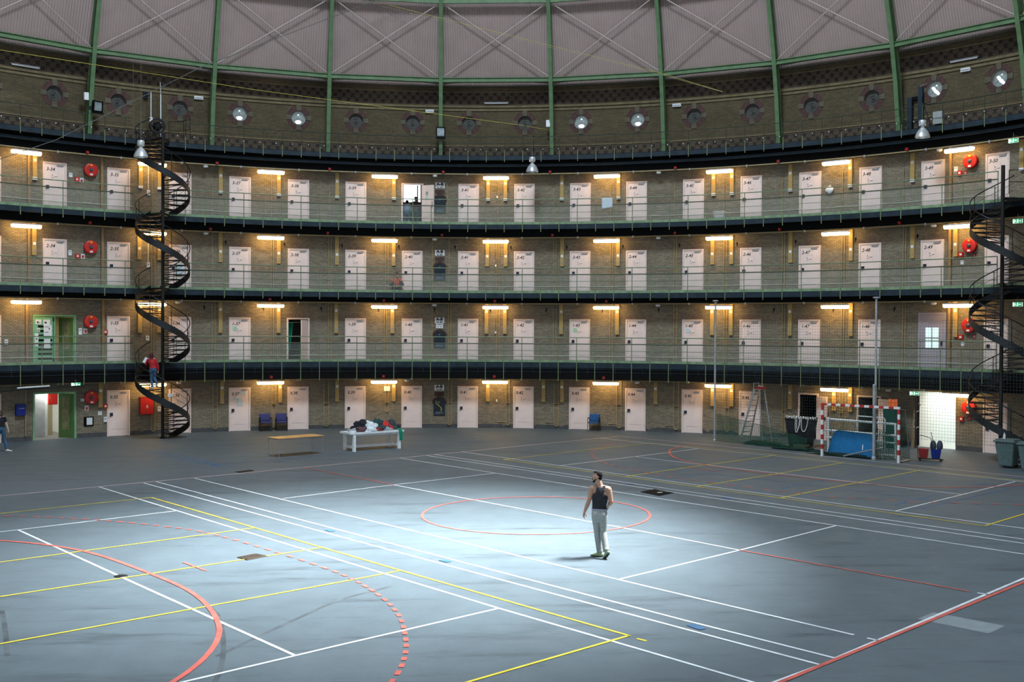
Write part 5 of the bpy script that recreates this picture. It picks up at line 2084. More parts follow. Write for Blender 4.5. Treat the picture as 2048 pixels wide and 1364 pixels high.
b.tube([(0, 0, 16.10), (-0.03, 0, 16.68)], 0.012, 6)
b.build('tubing', M_WHITE, o)
b = MB()
b.tube([(0, 0, 15.9), (0, 0.61, 15.9)], 0.014, 6)
b.build('wall_stay', M_STEEL, o)
o = wroot('cable_drum', 35.55, 27.55, 14.55, 'round black drum above the landing of the left spiral stair', 'drum')
Mx = Matrix.Rotation(PI / 2, 4, 'X')
b = MB()
for y in (-0.12, 0.12):
    b.lathe([(0.30, -0.015), (0.36, -0.015), (0.36, 0.015), (0.30, 0.015), (0.30, -0.015)], 24, Matrix.Translation((0, y, 0)) @ Mx, caps=False)
    for k in range(3):
        a = k * PI / 3
        b.beam((-0.32 * math.cos(a), y, -0.32 * math.sin(a)), (0.32 * math.cos(a), y, 0.32 * math.sin(a)), 0.03, 0.03, (0, 1, 0))
b.build('rims', M_BLACKS, o)
b = MB()
b.lathe([(0.14, -0.12), (0.2, -0.08), (0.2, 0.08), (0.14, 0.12)], 18, Mx)
b.build('core', M_BLACK, o)
b = MB()
b.beam((-0.2, 0, -0.66), (0, 0, 0), 0.04, 0.04)
b.beam((0.2, 0, -0.66), (0, 0, 0), 0.04, 0.04)
b.build('trestle', M_BLACKS, o)
o = wroot('air_duct', 48.64, RW - 0.02, 13.86, 'lower dark blue upright duct on the right of the upper wall', 'air duct', 'dark upright ducts')
b = MB()
b.box((0, -0.10, 0.77), (0.22, 0.20, 1.54))
b.build('casing', M_BLUE, o)
b = MB()
b.box((0.22, -0.09, 1.48), (0.30, 0.14, 0.14))
b.build('elbow', M_BLACK, o)
o = wroot('air_duct', 48.81, RW - 0.02, 13.86, 'taller dark blue upright duct on the right of the upper wall', 'air duct', 'dark upright ducts')
b = MB()
b.box((0, -0.11, 0.96), (0.19, 0.20, 1.92))
b.build('casing', M_BLUE, o)
b = MB()
b.tube([(0, -0.11, 1.92), (0, -0.11, 2.0), (0.28, -0.11, 2.05)], 0.02, 6)
b.build('elbow', M_STEEL, o)
wall_box('meter_cabinet', 'pale grey cabinet on the upper wall behind the right end of the top railing', 'cabinet', 49.09, 14.36, 0.42, 0.56, 0.22, mat('pale_grey_steel', (0.34, 0.36, 0.35), 0.5, var=0.08), [(0, -0.03, 0.42, 0.012)], M_BLACKS)

# ------------------------------------------------------------------ pendant high-bay lamps
def pendant(c, r_, zc, label, hung):
    o = wroot('pendant_lamp', c, r_, zc, label, 'pendant lamp', 'aluminium pendant lamps')
    b = MB()
    b.lathe([(0.07, 0.16), (0.12, 0.10), (0.22, -0.02), (0.29, -0.16), (0.31, -0.27), (0.29, -0.27), (0.27, -0.16), (0.20, -0.02), (0.10, 0.08), (0.0001, 0.12)], 28, caps=False)
    b.build('shade', M_HIGHBAY, o, smooth=True)
    b = MB()
    b.lathe([(0.0001, 0.46), (0.13, 0.46), (0.16, 0.42), (0.16, 0.30), (0.145, 0.28), (0.16, 0.26), (0.14, 0.22), (0.07, 0.20), (0.06, 0.14), (0.0001, 0.14)], 22, caps=False)
    b.build('gear_housing', M_HIGHBAY, o, smooth=True)
    b = MB()
    ztop = 14.73 - zc
    b.tube([(0, 0, 0.44), (0, 0, ztop)], 0.012, 6)
    b.build('suspension_rod', M_CABLE, o)
    b = MB()
    if hung:
        b.tube([(0, 0, ztop), (0, 0, DC + math.sqrt(28.5 ** 2 - r_ ** 2) - zc)], 0.007, 5)
        b.build('cable', M_CABLE, o)
    else:
        b.tube([(0, 0, ztop), (0, RG - r_, ztop + 0.02)], 0.022, 6)
        b.tube([(0, 0.05, ztop), (0, RG - r_, 13.9 - zc)], 0.014, 6)
        b.build('bracket_arm', M_BLACKS, o)
    return o


pendant(34.955, 24.55, 12.86, 'aluminium pendant lamp hanging in front of the top of the left spiral stair', True)
pendant(42.20, 26.6, 13.18, 'aluminium pendant lamp hanging near the middle of the top walkway', False)
pendant(49.14, 26.6, 13.55, 'aluminium pendant lamp hanging at the right below the slanting round windows', False)

# ------------------------------------------------------------------ ropes and cables across the hall
def rope(name, label, cat, pts, rad, m, sag=0.0, n=24):
    P = []
    for k in range(n + 1):
        t = k / n
        x = t * (len(pts) - 1)
        j = min(int(x), len(pts) - 2)
        p = Vector(pts[j]).lerp(Vector(pts[j + 1]), x - j)
        p.z -= sag * 4 * t * (1 - t)
        P.append(p)
    b = MB()
    b.tube(P, rad, 6)
    o = b.build(name, m, smooth=True)
    return tag(o, label, cat)


rope('rope', 'long yellow rope slanting down across the upper wall to the right of the middle rib', 'rope', [pol(31.6, 27.2, 17.02), pol(33.01, 27.2, 16.93), pol(37.2, 27.2, 16.64), pol(41.95, 27.25, 15.35), pol(42.5, 28.38, 15.25)], 0.011, M_ROPEY, 0.0, 40)
rope('rope', 'upper yellow rope slanting across the dome bays to the right', 'rope', [pol(37.5, 25.2, 22.6), pol(39.17, 26.5, 21.26), pol(44.59, 26.5, 17.44), pol(45.64, 26.9, 16.42)], 0.010, M_ROPEY, 0.0, 36)
rope('rope', 'pale rope just below the upper yellow rope across the dome', 'rope', [pol(37.4, 25.2, 22.5), pol(39.15, 26.45, 21.12), pol(44.59, 26.45, 17.36), pol(45.64, 26.85, 16.40)], 0.006, mat('pale_rope', (0.45, 0.38, 0.28), 0.8), 0.0, 36)
rope('steel_cable', 'dark steel cable rising across the dome from the left edge', 'cable', [pol(31.6, 26.0, 10.4), pol(32.82, 26.0, 12.1), pol(33.71, 26, 13.18), pol(36.14, 26, 17.18), pol(39.37, 25.6, 21.1), pol(40.4, 25.0, 22.3)], 0.016, mat('steel_cable_grey', (0.16, 0.16, 0.155), 0.5, metal=0.4), 0.0, 60)
rope('thin_cord', 'thin cord hanging from the dome left of the left spiral stair', 'cord', [pol(35.1, 27.0, 17.3), pol(35.12, 27.1, 14.0)], 0.007, M_CABLE)

# things hung on the third gallery rail
o = wroot('paper_sheet', 43.545, RG - 0.03, ZL[3] + 0.97, 'pale blue-white sheet hung over the top gallery handrail left of door 3-44', 'sheet')
b = MB()
n = 8
vs = []
for j in range(n + 1):
    for k in range(n + 1):
        x = -0.27 + 0.54 * k / n
        z = 0.26 - (0.56 - 0.09 * k / n) * j / n
        vs.append((x, -0.03 - 0.03 * math.sin(k * 0.9) * j / n - 0.01, z))
b.add(vs, [(j * (n + 1) + k, j * (n + 1) + k + 1, (j + 1) * (n + 1) + k + 1, (j + 1) * (n + 1) + k) for j in range(n) for k in range(n)])
q = b.build('cloth', mat('sheet_blue_white', (0.58, 0.66, 0.70), 0.8, var=0.05), o, smooth=True)
so = q.modifiers.new('thick', 'SOLIDIFY')
so.thickness = 0.006
o = wroot('plastic_bag', 47.33, RW, ZL[3] + 1.22, 'crumpled pale plastic bag hanging on the wall right of door 3-47', 'bag')
b = MB()
vs, fs = [], []
for j in range(9):
    for k in range(12):
        a = 2 * PI * k / 12
        s_ = math.sin(PI * (j + 0.5) / 9) ** 0.6
        rr_ = 0.19 * s_ * (1 + 0.25 * noise.noise(Vector((j * 0.7, k * 0.9, 2))))
        vs.append((rr_ * math.cos(a), -0.10 + 0.08 * s_ * math.sin(a), -0.16 + 0.34 * j / 8))
for j in range(8):
    for k in range(12):
        fs.append((j * 12 + k, j * 12 + (k + 1) % 12, (j + 1) * 12 + (k + 1) % 12, (j + 1) * 12 + k))
fs += [tuple(range(11, -1, -1)), tuple(range(96, 108))]
b.add(vs, fs)
b.build('pouch', M_WHITEP, o, smooth=True)
b = MB()
b.tube([(-0.03, -0.08, 0.16), (0, -0.03, 0.24), (0.03, -0.08, 0.16)], 0.012, 5)
b.box((0, -0.015, 0.24), (0.03, 0.03, 0.03))
b.build('handle', M_WHITEP, o)
o = wroot('laundry_basket', 45.50, 27.9, ZL[3], 'white wire basket on the top gallery floor left of door 3-46', 'basket')
b = MB()
for zz, w_ in ((0.10, 0.22), (0.22, 0.24), (0.34, 0.26), (0.46, 0.28)):
    b.tube([(-w_, -0.16, zz), (w_, -0.16, zz), (w_, 0.16, zz), (-w_, 0.16, zz)], 0.010, 5, closed=True)
for k in range(9):
    x = -1 + k / 4
    for y in (-0.16, 0.16):
        b.tube([(x * 0.20, y * 0.9, 0.0), (x * 0.28, y, 0.46)], 0.008, 4)
b.build('wire_frame', M_WHITEPAINT, o)
b = MB()
b.box((0, 0, 0.04), (0.40, 0.28, 0.02))
b.build('tray_bottom', M_WHITEPAINT, o)

# ================================================================== SPIRAL STAIRS
def spiral(c, r_, label, storeys=4):
    ax = pol(c, r_, 0)
    o = root('spiral_staircase', ax, -th(c), label, 'spiral staircase', 'black spiral staircases')
    R0 = 1.20
    ztop = ZL[storeys]

    def P(phi, rho, z):
        return Vector((rho * math.sin(phi), rho * math.cos(phi), z))
    b = MB()
    b.tube([(0, 0, 0), (0, 0, ztop + (0.15 if storeys == 4 else 1.25))], 0.075, 14)
    for z in ZL[:storeys]:
        b.lathe([(0.085, 0), (0.13, 0), (0.13, 0.05), (0.085, 0.09)], 14, Matrix.Translation((0, 0, z)), caps=False)
    b.build('centre_pole', M_BLACKS, o, smooth=True)
    t0 = None
    start = math.radians(28)
    for i in range(storeys):
        z0, z1 = ZL[i], ZL[i + 1]
        n = 16
        turn = 2 * PI - math.radians(40)
        rise = z1 - z0

        def zz(phi):
            return z0 + rise * (phi - start) / turn
        # outer string and rails
        K = 48
        for name, dz0, dz1, r0, r1 in (('stringer', -0.20, 0.12, R0 - 0.012, R0 + 0.012),):
            b = MB()
            vs, fs = [], []
            for k in range(K + 1):
                ph = start + turn * k / K
                lo, hi = zz(ph) + dz0, zz(ph) + dz1
                lo = max(lo, z0 + 0.0)
                vs += [P(ph, r0, lo), P(ph, r1, lo), P(ph, r1, hi), P(ph, r0, hi)]
            for k in range(K):
                for j in range(4):
                    j2 = (j + 1) % 4
                    fs.append((k * 4 + j, k * 4 + j2, (k + 1) * 4 + j2, (k + 1) * 4 + j))
            fs += [(0, 1, 2, 3), tuple(range(len(vs) - 1, len(vs) - 5, -1))]
            b.add(vs, fs)
            b.build(name, mat('stringer_iron', (0.018, 0.021, 0.024), 0.4, var=0.15, metal=0.2), o, smooth=True)
        b = MB()
        b.tube([P(start + turn * k / K, R0, zz(start + turn * k / K) + 0.98) for k in range(K + 1)], 0.022, 7)
        b.build('handrail', M_BLACKS, o, smooth=True)
        b = MB()
        for hz in (0.38, 0.68):
            b.tube([P(start + turn * k / K, R0, zz(start + turn * k / K) + hz) for k in range(K + 1)], 0.008, 5)
        b.build('side_wire', M_BLACKS, o, smooth=True)
        for k in range(7):
            ph = start + turn * (k + 0.25) / 7
            b = MB()
            b.tube([P(ph, R0, zz(ph)), P(ph, R0, zz(ph) + 0.98)], 0.016, 6)
            b.build('baluster', M_BLACKS, o)
        # treads
        for k in range(n):
            ph0 = 0.0
            dph = turn / n
            b = MB()
            q = []
            for (rho, a) in ((0.08, -0.5), (0.08, 0.5), (0.6, 0.5), (R0 - 0.01, 0.5), (R0 - 0.01, 0.0), (R0 - 0.01, -0.5), (0.6, -0.5)):
                q.append(P(a * dph * 1.05, rho, 0))
            m = len(q)
            vs = [tuple(p) for p in q] + [tuple(p - Vector((0, 0, 0.045))) for p in q]
            fs = [tuple(range(m)), tuple(range(2 * m - 1, m - 1, -1))] + [(j, m + j, m + (j + 1) % m, (j + 1) % m) for j in range(m)]
            if t0 is None:
                b.add(vs, fs)
                # curled bracket under the tread
                b.tube([P(0, 0.09, -0.16), P(0, 0.25, -0.15), P(0, 0.45, -0.10), P(0, 0.7, -0.06), P(0, 1.1, -0.045)], 0.018, 5)
                b.tube([P(0, 0.30 + 0.05 * math.cos(a), -0.08 + 0.045 * math.sin(a)) for a in [j * 0.7 for j in range(9)]], 0.012, 4)
                t0 = b.build('tread', M_BLACKS, o)
                t = t0
            else:
                t = t0.copy()
                COL.objects.link(t)
                t.parent = o
            t.rotation_euler = (0, 0, -(start + turn * (k + 0.5) / n))
            t.location = (0, 0, z0 + rise * (k + 1) / (n + 0.6))
        # landing at the gallery
        b = MB()
        q = [P(math.radians(-14), 0.08, z1), P(math.radians(-14), R0 + 0.12, z1), P(0, R0 + 0.14, z1), P(math.radians(28), R0 + 0.1, z1), P(math.radians(28), 0.08, z1)]
        m = len(q)
        vs = [tuple(p) for p in q] + [tuple(p - Vector((0, 0, 0.10))) for p in q]
        b.add(vs, [tuple(range(m)), tuple(range(2 * m - 1, m - 1, -1))] + [(j, m + j, m + (j + 1) % m, (j + 1) % m) for j in range(m)])
        b.build('landing', M_BLACKS, o)
    # top guard
    b = MB()
    for hz in (0.45, 0.9):
        b.tube([P(math.radians(28) + math.radians(110) * k / 12, R0, ztop + hz) for k in range(13)], 0.014, 6)
    for k in range(4):
        ph = math.radians(28) + math.radians(110) * k / 3
        b.tube([P(ph, R0, ztop), P(ph, R0, ztop + 0.9)], 0.014, 6)
    b.build('top_guard', M_BLACKS, o)
    return o


spiral(35.51, 26.12, 'black iron spiral staircase on the left with a woman in red climbing it')
spiral(50.56, 26.12, 'black iron spiral staircase at the right edge beside the bins', 3)
o = wroot('stair_sign', 35.52, 24.86, 2.06, 'small white plate fixed on the left staircase stringer', 'sign')
b = MB()
b.box((-0.0, 0.01, 0), (0.26, 0.02, 0.12))
b.build('plate', M_WHITEP, o)
b = MB()
b.box((0, -0.004, 0.0), (0.18, 0.008, 0.03))
b.build('print', M_GREY, o)

# ================================================================== FURNITURE ON THE FLOOR
def frame_at(p, xdir, name, label, cat, group=None):
    """root with x along xdir on the floor"""
    a = math.atan2(xdir[1], xdir[0])
    return root(name, (p[0], p[1], 0), a, label, cat, group)


# wooden table on thin steel legs: corners measured on the floor
o = frame_at((-5.30, 16.11), (1.63, 1.31), 'wooden_table', 'orange wooden topped table on four thin steel legs standing left of the white table', 'table')
L, W = 2.09, 0.83
b = MB()
b.box((0, 0, 0.75), (L + 0.04, W + 0.04, 0.025))
b.build('tabletop', M_WOOD, o)
b = MB()
for y in (-W / 2 + 0.02, W / 2 - 0.02):
    b.box((0, y, 0.72), (L - 0.05, 0.025, 0.035))
for x in (-L / 2 + 0.02, L / 2 - 0.02):
    b.box((x, 0, 0.72), (0.025, W - 0.05, 0.035))
b.build('apron', M_STEEL, o)
for x in (-1, 1):
    for y in (-1, 1):
        b = MB()
        b.tube([(x * (L / 2 - 0.02), y * (W / 2 - 0.02), 0.0), (x * (L / 2 - 0.02), y * (W / 2 - 0.02), 0.735)], 0.016, 8)
        b.lathe([(0.02, 0), (0.02, 0.03)], 8, Matrix.Translation((x * (L / 2 - 0.02), y * (W / 2 - 0.02), 0)))
        b.build('leg', M_STEEL, o)
# white table with the clothes
TA = math.atan2(1.18, 1.82)
tc = Vector((-2.36, 18.21, 0))
o = frame_at(tc, (1.82, 1.18), 'white_table', 'long white painted wooden table heaped with clothes', 'table')
L, W = 2.17, 0.78
b = MB()
b.box((0, 0, 0.755), (L + 0.42, W + 0.14, 0.075))
for y in (-0.2, 0.05, 0.28):
    b.box((0, y, 0.794), (L + 0.42, 0.006, 0.004))
b.build('tabletop', M_WHITEPAINT, o)
for x in (-1, 1):
    for y in (-1, 1):
        b = MB()
        b.box((x * L / 2, y * W / 2, 0.36), (0.115, 0.115, 0.72))
        b.build('leg', M_WHITEPAINT, o)
b = MB()
b.box((0, 0, 0.17), (L, 0.06, 0.10))
for x in (-1, 1):
    b.box((x * L / 2, 0, 0.17), (0.06, W, 0.10))
b.build('stretcher', M_WHITEPAINT, o)
b = MB()
for y in (-1, 1):
    b.box((0, y * (W / 2 - 0.02), 0.675), (L, 0.03, 0.08))
b.build('apron', M_WHITEPAINT, o)


def garment(name, label, cat, lx, ly, lz, sx, sy, sz, m, seed, rot=0.0):
    """a crumpled piece of clothing: a lobed, folded heap with a flat underside"""
    bm = bmesh.new()
    bmesh.ops.create_icosphere(bm, subdivisions=4, radius=1.0)
    for v in bm.verts:
        p = v.co.copy()
        n1 = noise.noise(p * 1.4 + Vector((seed * 3.1, 0, 0)))
        n2 = noise.noise(p * 3.4 + Vector((0, seed * 1.7, 0)))
        n3 = abs(noise.noise(Vector((p.x * 2.2, p.y * 5.5, p.z * 3 + seed))))
        k = 1 + 0.50 * n1 + 0.30 * n2 + 0.30 * n3
        q = p * k
        z = max(q.z, -0.32)
        v.co = Vector((q.x * sx * 1.18, q.y * sy * 1.1, (z + 0.32) * sz * 0.72))
    me = bpy.data.meshes.new(name)
    bm.to_mesh(me)
    bm.free()
    me.materials.append(m)
    me.polygons.foreach_set('use_smooth', [True] * len(me.polygons))
    g = bpy.data.objects.new(name, me)
    COL.objects.link(g)
    M = Matrix.Translation(tc) @ Matrix.Rotation(TA, 4, 'Z')
    g.location = M @ Vector((lx, ly, lz))
    g.rotation_euler = (0, 0, TA + rot)
    return tag(g, label, cat, 'clothes on the white table')


def cloth(name, col):
    return mat(name, col, 0.9, var=0.35, scale=14)


ZT = 0.795
garment('tee_shirt', 'pale crumpled shirt at the left end of the clothes heap', 'clothes', -0.88, 0.02, ZT, 0.17, 0.16, 0.14, cloth('c_pale', (0.48, 0.48, 0.52)), 1)
garment('cloth_scrap', 'flat white cloth lying at the left table edge', 'clothes', -1.02, -0.20, ZT, 0.15, 0.10, 0.05, cloth('c_white', (0.66, 0.70, 0.74)), 2)
garment('jumper', 'dull maroon jumper in front at the left of the heap', 'clothes', -0.62, -0.22, ZT, 0.24, 0.17, 0.20, cloth('c_maroon', (0.10, 0.055, 0.06)), 3)
garment('trousers', 'black trousers at the back left of the heap', 'clothes', -0.42, 0.16, ZT, 0.42, 0.24, 0.40, cloth('c_black', (0.012, 0.012, 0.018)), 4, 0.3)
garment('tee_shirt', 'big white shirt spread over the middle left of the heap', 'clothes', -0.12, 0.02, ZT, 0.30, 0.24, 0.38, cloth('c_white', (0.66, 0.70, 0.74)), 5)
garment('tee_shirt', 'white crumpled shirt drooping at the front edge of the table', 'clothes', -0.22, -0.26, ZT, 0.27, 0.15, 0.16, cloth('c_white', (0.66, 0.70, 0.74)), 6)
garment('socks', 'dark violet cloth between the two white shirts', 'clothes', -0.34, -0.10, ZT, 0.15, 0.14, 0.22, cloth('c_violet', (0.05, 0.045, 0.07)), 7)
garment('jacket', 'dark grey jacket in the middle of the heap', 'clothes', 0.25, 0.18, ZT, 0.34, 0.22, 0.40, cloth('c_darkgrey', (0.025, 0.035, 0.04)), 8)
garment('jumper', 'dark red cloth at the front of the heap', 'clothes', 0.18, -0.26, ZT, 0.15, 0.12, 0.13, cloth('c_darkred', (0.20, 0.02, 0.03)), 9)
garment('trousers', 'dark slate trousers at the front right of the heap', 'clothes', 0.38, -0.14, ZT, 0.24, 0.16, 0.21, cloth('c_slate', (0.035, 0.05, 0.06)), 10)
garment('scarf', 'teal green cloth near the top of the heap', 'clothes', 0.42, 0.22, ZT, 0.26, 0.20, 0.40, cloth('c_teal', (0.012, 0.06, 0.065)), 11)
garment('tee_shirt', 'bright red shirt on the right of the heap', 'clothes', 0.66, -0.05, ZT, 0.22, 0.2, 0.30, cloth('c_red', (0.50, 0.03, 0.03)), 12, -0.6)
garment('cap', 'orange cloth behind the bright red shirt', 'clothes', 0.62, 0.22, ZT, 0.13, 0.11, 0.36, cloth('c_orange', (0.75, 0.28, 0.04)), 13)
garment('tee_shirt', 'light grey cloth in front of the bright red shirt', 'clothes', 0.56, -0.29, ZT, 0.15, 0.09, 0.13, cloth('c_lightgrey', (0.33, 0.36, 0.42)), 14)
garment('trousers', 'dark green-grey trousers at the right end of the heap', 'clothes', 0.92, 0.12, ZT, 0.30, 0.24, 0.38, cloth('c_darkgreen', (0.04, 0.058, 0.065)), 15)
# green scarf hanging over the right end
M = Matrix.Translation(tc) @ Matrix.Rotation(TA, 4, 'Z')
b = MB()


def strip(path, wdir, w, th_=0.012):
    vs, fs = [], []
    wd = Vector(wdir) * (w / 2)
    for k, p in enumerate(path):
        p = Vector(p)
        wig = Vector(wdir) * 0.02 * math.sin(k * 1.3)
        vs += [p - wd + wig, p + wd + wig, p + wd + wig + Vector((0.004, 0.004, th_)), p - wd + wig + Vector((0.004, 0.004, th_))]
    for k in range(len(path) - 1):
        for j in range(4):
            fs.append((k * 4 + j, k * 4 + (j + 1) % 4, (k + 1) * 4 + (j + 1) % 4, (k + 1) * 4 + j))
    fs += [(3, 2, 1, 0), tuple(range(len(vs) - 4, len(vs)))]
    b.add(vs, fs)


strip([(1.06, -0.05, 0.83), (1.10, -0.2, 0.84), (1.12, -0.38, 0.82), (1.12, -0.475, 0.80), (1.12, -0.49, 0.74), (1.12, -0.49, 0.55), (1.11, -0.485, 0.36)], (1, 0, 0), 0.17)
strip([(1.06, -0.05, 0.845), (1.2, 0.02, 0.83), (1.31, 0.04, 0.81), (1.325, 0.05, 0.74), (1.325, 0.05, 0.56)], (0, 1, 0), 0.15)
b.lathe([(0.0001, -0.04), (0.09, -0.02), (0.11, 0.02), (0.06, 0.06), (0.0001, 0.07)], 12, Matrix.Translation((1.05, -0.05, 0.85)), caps=False)
o = b.build('scarf', cloth('c_emerald', (0.004, 0.26, 0.15)), smooth=True)
o.location = tc
o.rotation_euler = (0, 0, TA)
tag(o, 'emerald green scarf hanging down over the right end of the white table', 'scarf', 'clothes on the white table')


def make_chair(m, name='armchair'):
    r = root(name, (0, 0, 0))
    b = MB()
    b.box((0, 0.0, 0.43), (0.50, 0.48, 0.07))
    s_ = b.build('seat', m, r)
    bv = s_.modifiers.new('bev', 'BEVEL')
    bv.width, bv.segments = 0.025, 3
    b = MB()
    Mb = Matrix.Translation((0, 0.24, 0.66)) @ Matrix.Rotation(math.radians(-10), 4, 'X')
    vs, fs = [], []
    for j in range(7):
        for k in range(9):
            x = -0.25 + 0.5 * k / 8
            zz = -0.20 + 0.38 * j / 6
            y = 0.05 * (x / 0.25) ** 2 * -1
            vs.append((x, y, zz))
    b.add(vs, [(j * 9 + k, j * 9 + k + 1, (j + 1) * 9 + k + 1, (j + 1) * 9 + k) for j in range(6) for k in range(8)], 0, Mb)
    q = b.build('backrest', m, r, smooth=True)
    so = q.modifiers.new('thick', 'SOLIDIFY')
    so.thickness = 0.05
    so.offset = 0
    for x in (-0.27, 0.27):
        b = MB()
        b.tube([(x, -0.24, 0), (x, -0.23, 0.58), (x, -0.17, 0.64), (x, 0.12, 0.64), (x, 0.24, 0.60), (x, 0.27, 0.0)], 0.016, 7)
        b.tube([(x, 0.24, 0.40), (x * 0.92, 0.22, 0.46), (x * 0.92, 0.28, 0.82)], 0.014, 6)
        b.tube([(x, -0.23, 0.40), (x, 0.24, 0.40)], 0.014, 6)
        b.build('leg_frame', M_BLACKS, r, smooth=True)
        b = MB()
        b.box((x, -0.02, 0.655), (0.05, 0.28, 0.025))
        b.build('armrest', M_BLACK, r)
    return r


ch = make_chair(M_CHAIR)
ch.location = (-8.02, 26.72, 0)
ch.rotation_euler = (0, 0, 0.29)
tag(ch, 'dark blue upholstered armchair against the wall, the farther from cell door 0.38', 'chair', 'dark blue armchairs')
children_of(ch)
dup(ch, (-7.27, 26.92, 0), 0.20, label='dark blue upholstered armchair against the wall, right beside cell door 0.38', group='dark blue armchairs')
ch2 = make_chair(M_CHAIR2)
ch2.location = (8.30, 26.42, 0)
ch2.rotation_euler = (0, 0, -0.33)
tag(ch2, 'single bright blue armchair against the wall right of cell door 0.43', 'chair')

# ------------------------------------------------------------------ sports gear on the right
GL, GR = Vector((15.97, 15.02, 0)), Vector((18.16, 12.66, 0))
gx = (GR - GL).normalized()
gn = Vector((-gx.y, gx.x, 0))
if gn.dot(GL) < 0:
    gn = -gn
ga = math.atan2(gx.y, gx.x)
GW = (GR - GL).length
o = root('handball_goal', GL, ga, 'handball goal with red and white striped posts', 'goal')
Hh = 2.08
M_STRIPEW = mat('goal_white', (0.74, 0.75, 0.74), 0.5, var=0.05)
M_STRIPER = mat('goal_red', (0.45, 0.03, 0.03), 0.5, var=0.08)
for x in (0, GW):
    b = MB()
    z = 0.0
    k = 0
    while z < Hh - 1e-3:
        h = 0.30 if k == 0 else 0.198
        h = min(h, Hh - z)
        b.box((x, 0, z + h / 2), (0.09, 0.09, h), None, k % 2)
        z += h
        k += 1
    b.build('post', [M_STRIPEW, M_STRIPER], o)
b = MB()
n = 16
for k in range(n):
    b.box((GW * (k + 0.5) / n, 0, Hh + 0.045), (GW / n + 0.001 + (0.09 if k in (0, n - 1) else 0), 0.09, 0.09), None, (k + 1) % 2)
b.build('crossbar', [M_STRIPEW, M_STRIPER], o)
sgn = 1 if Vector((-math.sin(ga), math.cos(ga), 0)).dot(gn) > 0 else -1
b = MB()
for x in (0.0, GW):
    b.tube([(x, 0, 0.03), (x, sgn * 1.0, 0.03)], 0.022, 6)
    b.tube([(x, 0, Hh), (x, sgn * 0.55, Hh - 0.05), (x, sgn * 1.0, 0.03)], 0.018, 6)
b.tube([(0, sgn * 1.0, 0.03), (GW, sgn * 1.0, 0.03)], 0.022, 6)
b.build('net_support', M_STEEL, o)
b = MB()
vs = [(0, 0.05 * sgn, Hh), (GW, 0.05 * sgn, Hh), (GW, sgn * 0.55, Hh - 0.05), (0, sgn * 0.55, Hh - 0.05), (GW, sgn * 1.0, 0.05), (0, sgn * 1.0, 0.05), (0, 0.05 * sgn, 0.02), (GW, 0.05 * sgn, 0.02)]
uv_top = ((0, 0), (GW, 0), (GW, 0.5), (0, 0.5))
b.add(vs, [(0, 1, 2, 3), (3, 2, 4, 5), (0, 3, 5, 6), (1, 7, 4, 2)], 0, None,
      [uv_top, ((0, 0.5), (GW, 0.5), (GW, 2.6), (0, 2.6)), ((0, 2.1), (0.5, 2.1), (1.0, 0), (0, 0)), ((0, 2.1), (0, 0), (1.0, 0), (0.5, 2.1))])
b.build('net', NET_GOAL, o)


def mast(name, label, p, h, rad, capr):
    o = root(name, p, 0, label, 'pole', 'metal net poles')
    b = MB()
    b.tube([(0, 0, 0), (0, 0, h)], rad, 12)
    b.build('shaft', M_GALV, o, smooth=True)
    b = MB()
    b.lathe([(0.0001, 0.05), (capr * 0.8, 0.04), (capr, 0.02), (capr, 0.0), (rad, -0.05)], 14, Matrix.Translation((0, 0, h)), caps=False)
    b.build('cap', M_GREY, o, smooth=True)
    b = MB()
    b.lathe([(rad * 1.5, 0), (rad * 1.5, 0.10), (rad, 0.14)], 12)
    b.build('foot_collar', M_GALV, o)
    return o


PA, PB = Vector((13.02, 20.80, 0)), Vector((17.77, 14.0, 0))
mast('net_pole', 'tall thin galvanised pole standing left of the ladder', PA, 6.42, 0.045, 0.14)
mast('net_pole', 'tall thin galvanised pole standing behind the striped goal', PB, 6.42, 0.045, 0.14)
mast('net_post', 'short thick grey post standing behind the striped goal', Vector((17.40, 13.51, 0)) + gn * 0.25, 2.95, 0.062, 0.07)


def net(name, label, pts, top, bot, m, nseg=10, fold=0.0, cat='net'):
    """curtain of netting hung along a polyline on the floor"""
    P = [Vector(p) for p in pts]
    vs, uvs, fs = [], [], []
    dist = 0.0
    cols = []
    for a, c_ in zip(P, P[1:]):
        for k in range(nseg):
            cols.append((a.lerp(c_, k / nseg)))
    cols.append(P[-1])
    ds = [0.0]
    for a, c_ in zip(cols, cols[1:]):
        ds.append(ds[-1] + (c_ - a).length)
    nz = 8
    for i, c_ in enumerate(cols):
        t = ds[i] / ds[-1]
        zt = top(t)
        for j in range(nz + 1):
            z = bot + (zt - bot) * j / nz
            off = fold * math.sin(i * 1.7 + j * 0.4)
            vs.append((c_.x + off, c_.y + off * 0.6, z))
            uvs.append((ds[i], z))
    for i in range(len(cols) - 1):
        for j in range(nz):
            fs.append((i * (nz + 1) + j, (i + 1) * (nz + 1) + j, (i + 1) * (nz + 1) + j + 1, i * (nz + 1) + j + 1))
    b = MB()
    b.add(vs, fs, 0, None, [tuple(uvs[k] for k in f) for f in fs])
    o = b.build(name, m, recalc=False)
    tag(o, label, cat)
    o['kind'] = 'thing'
    return o


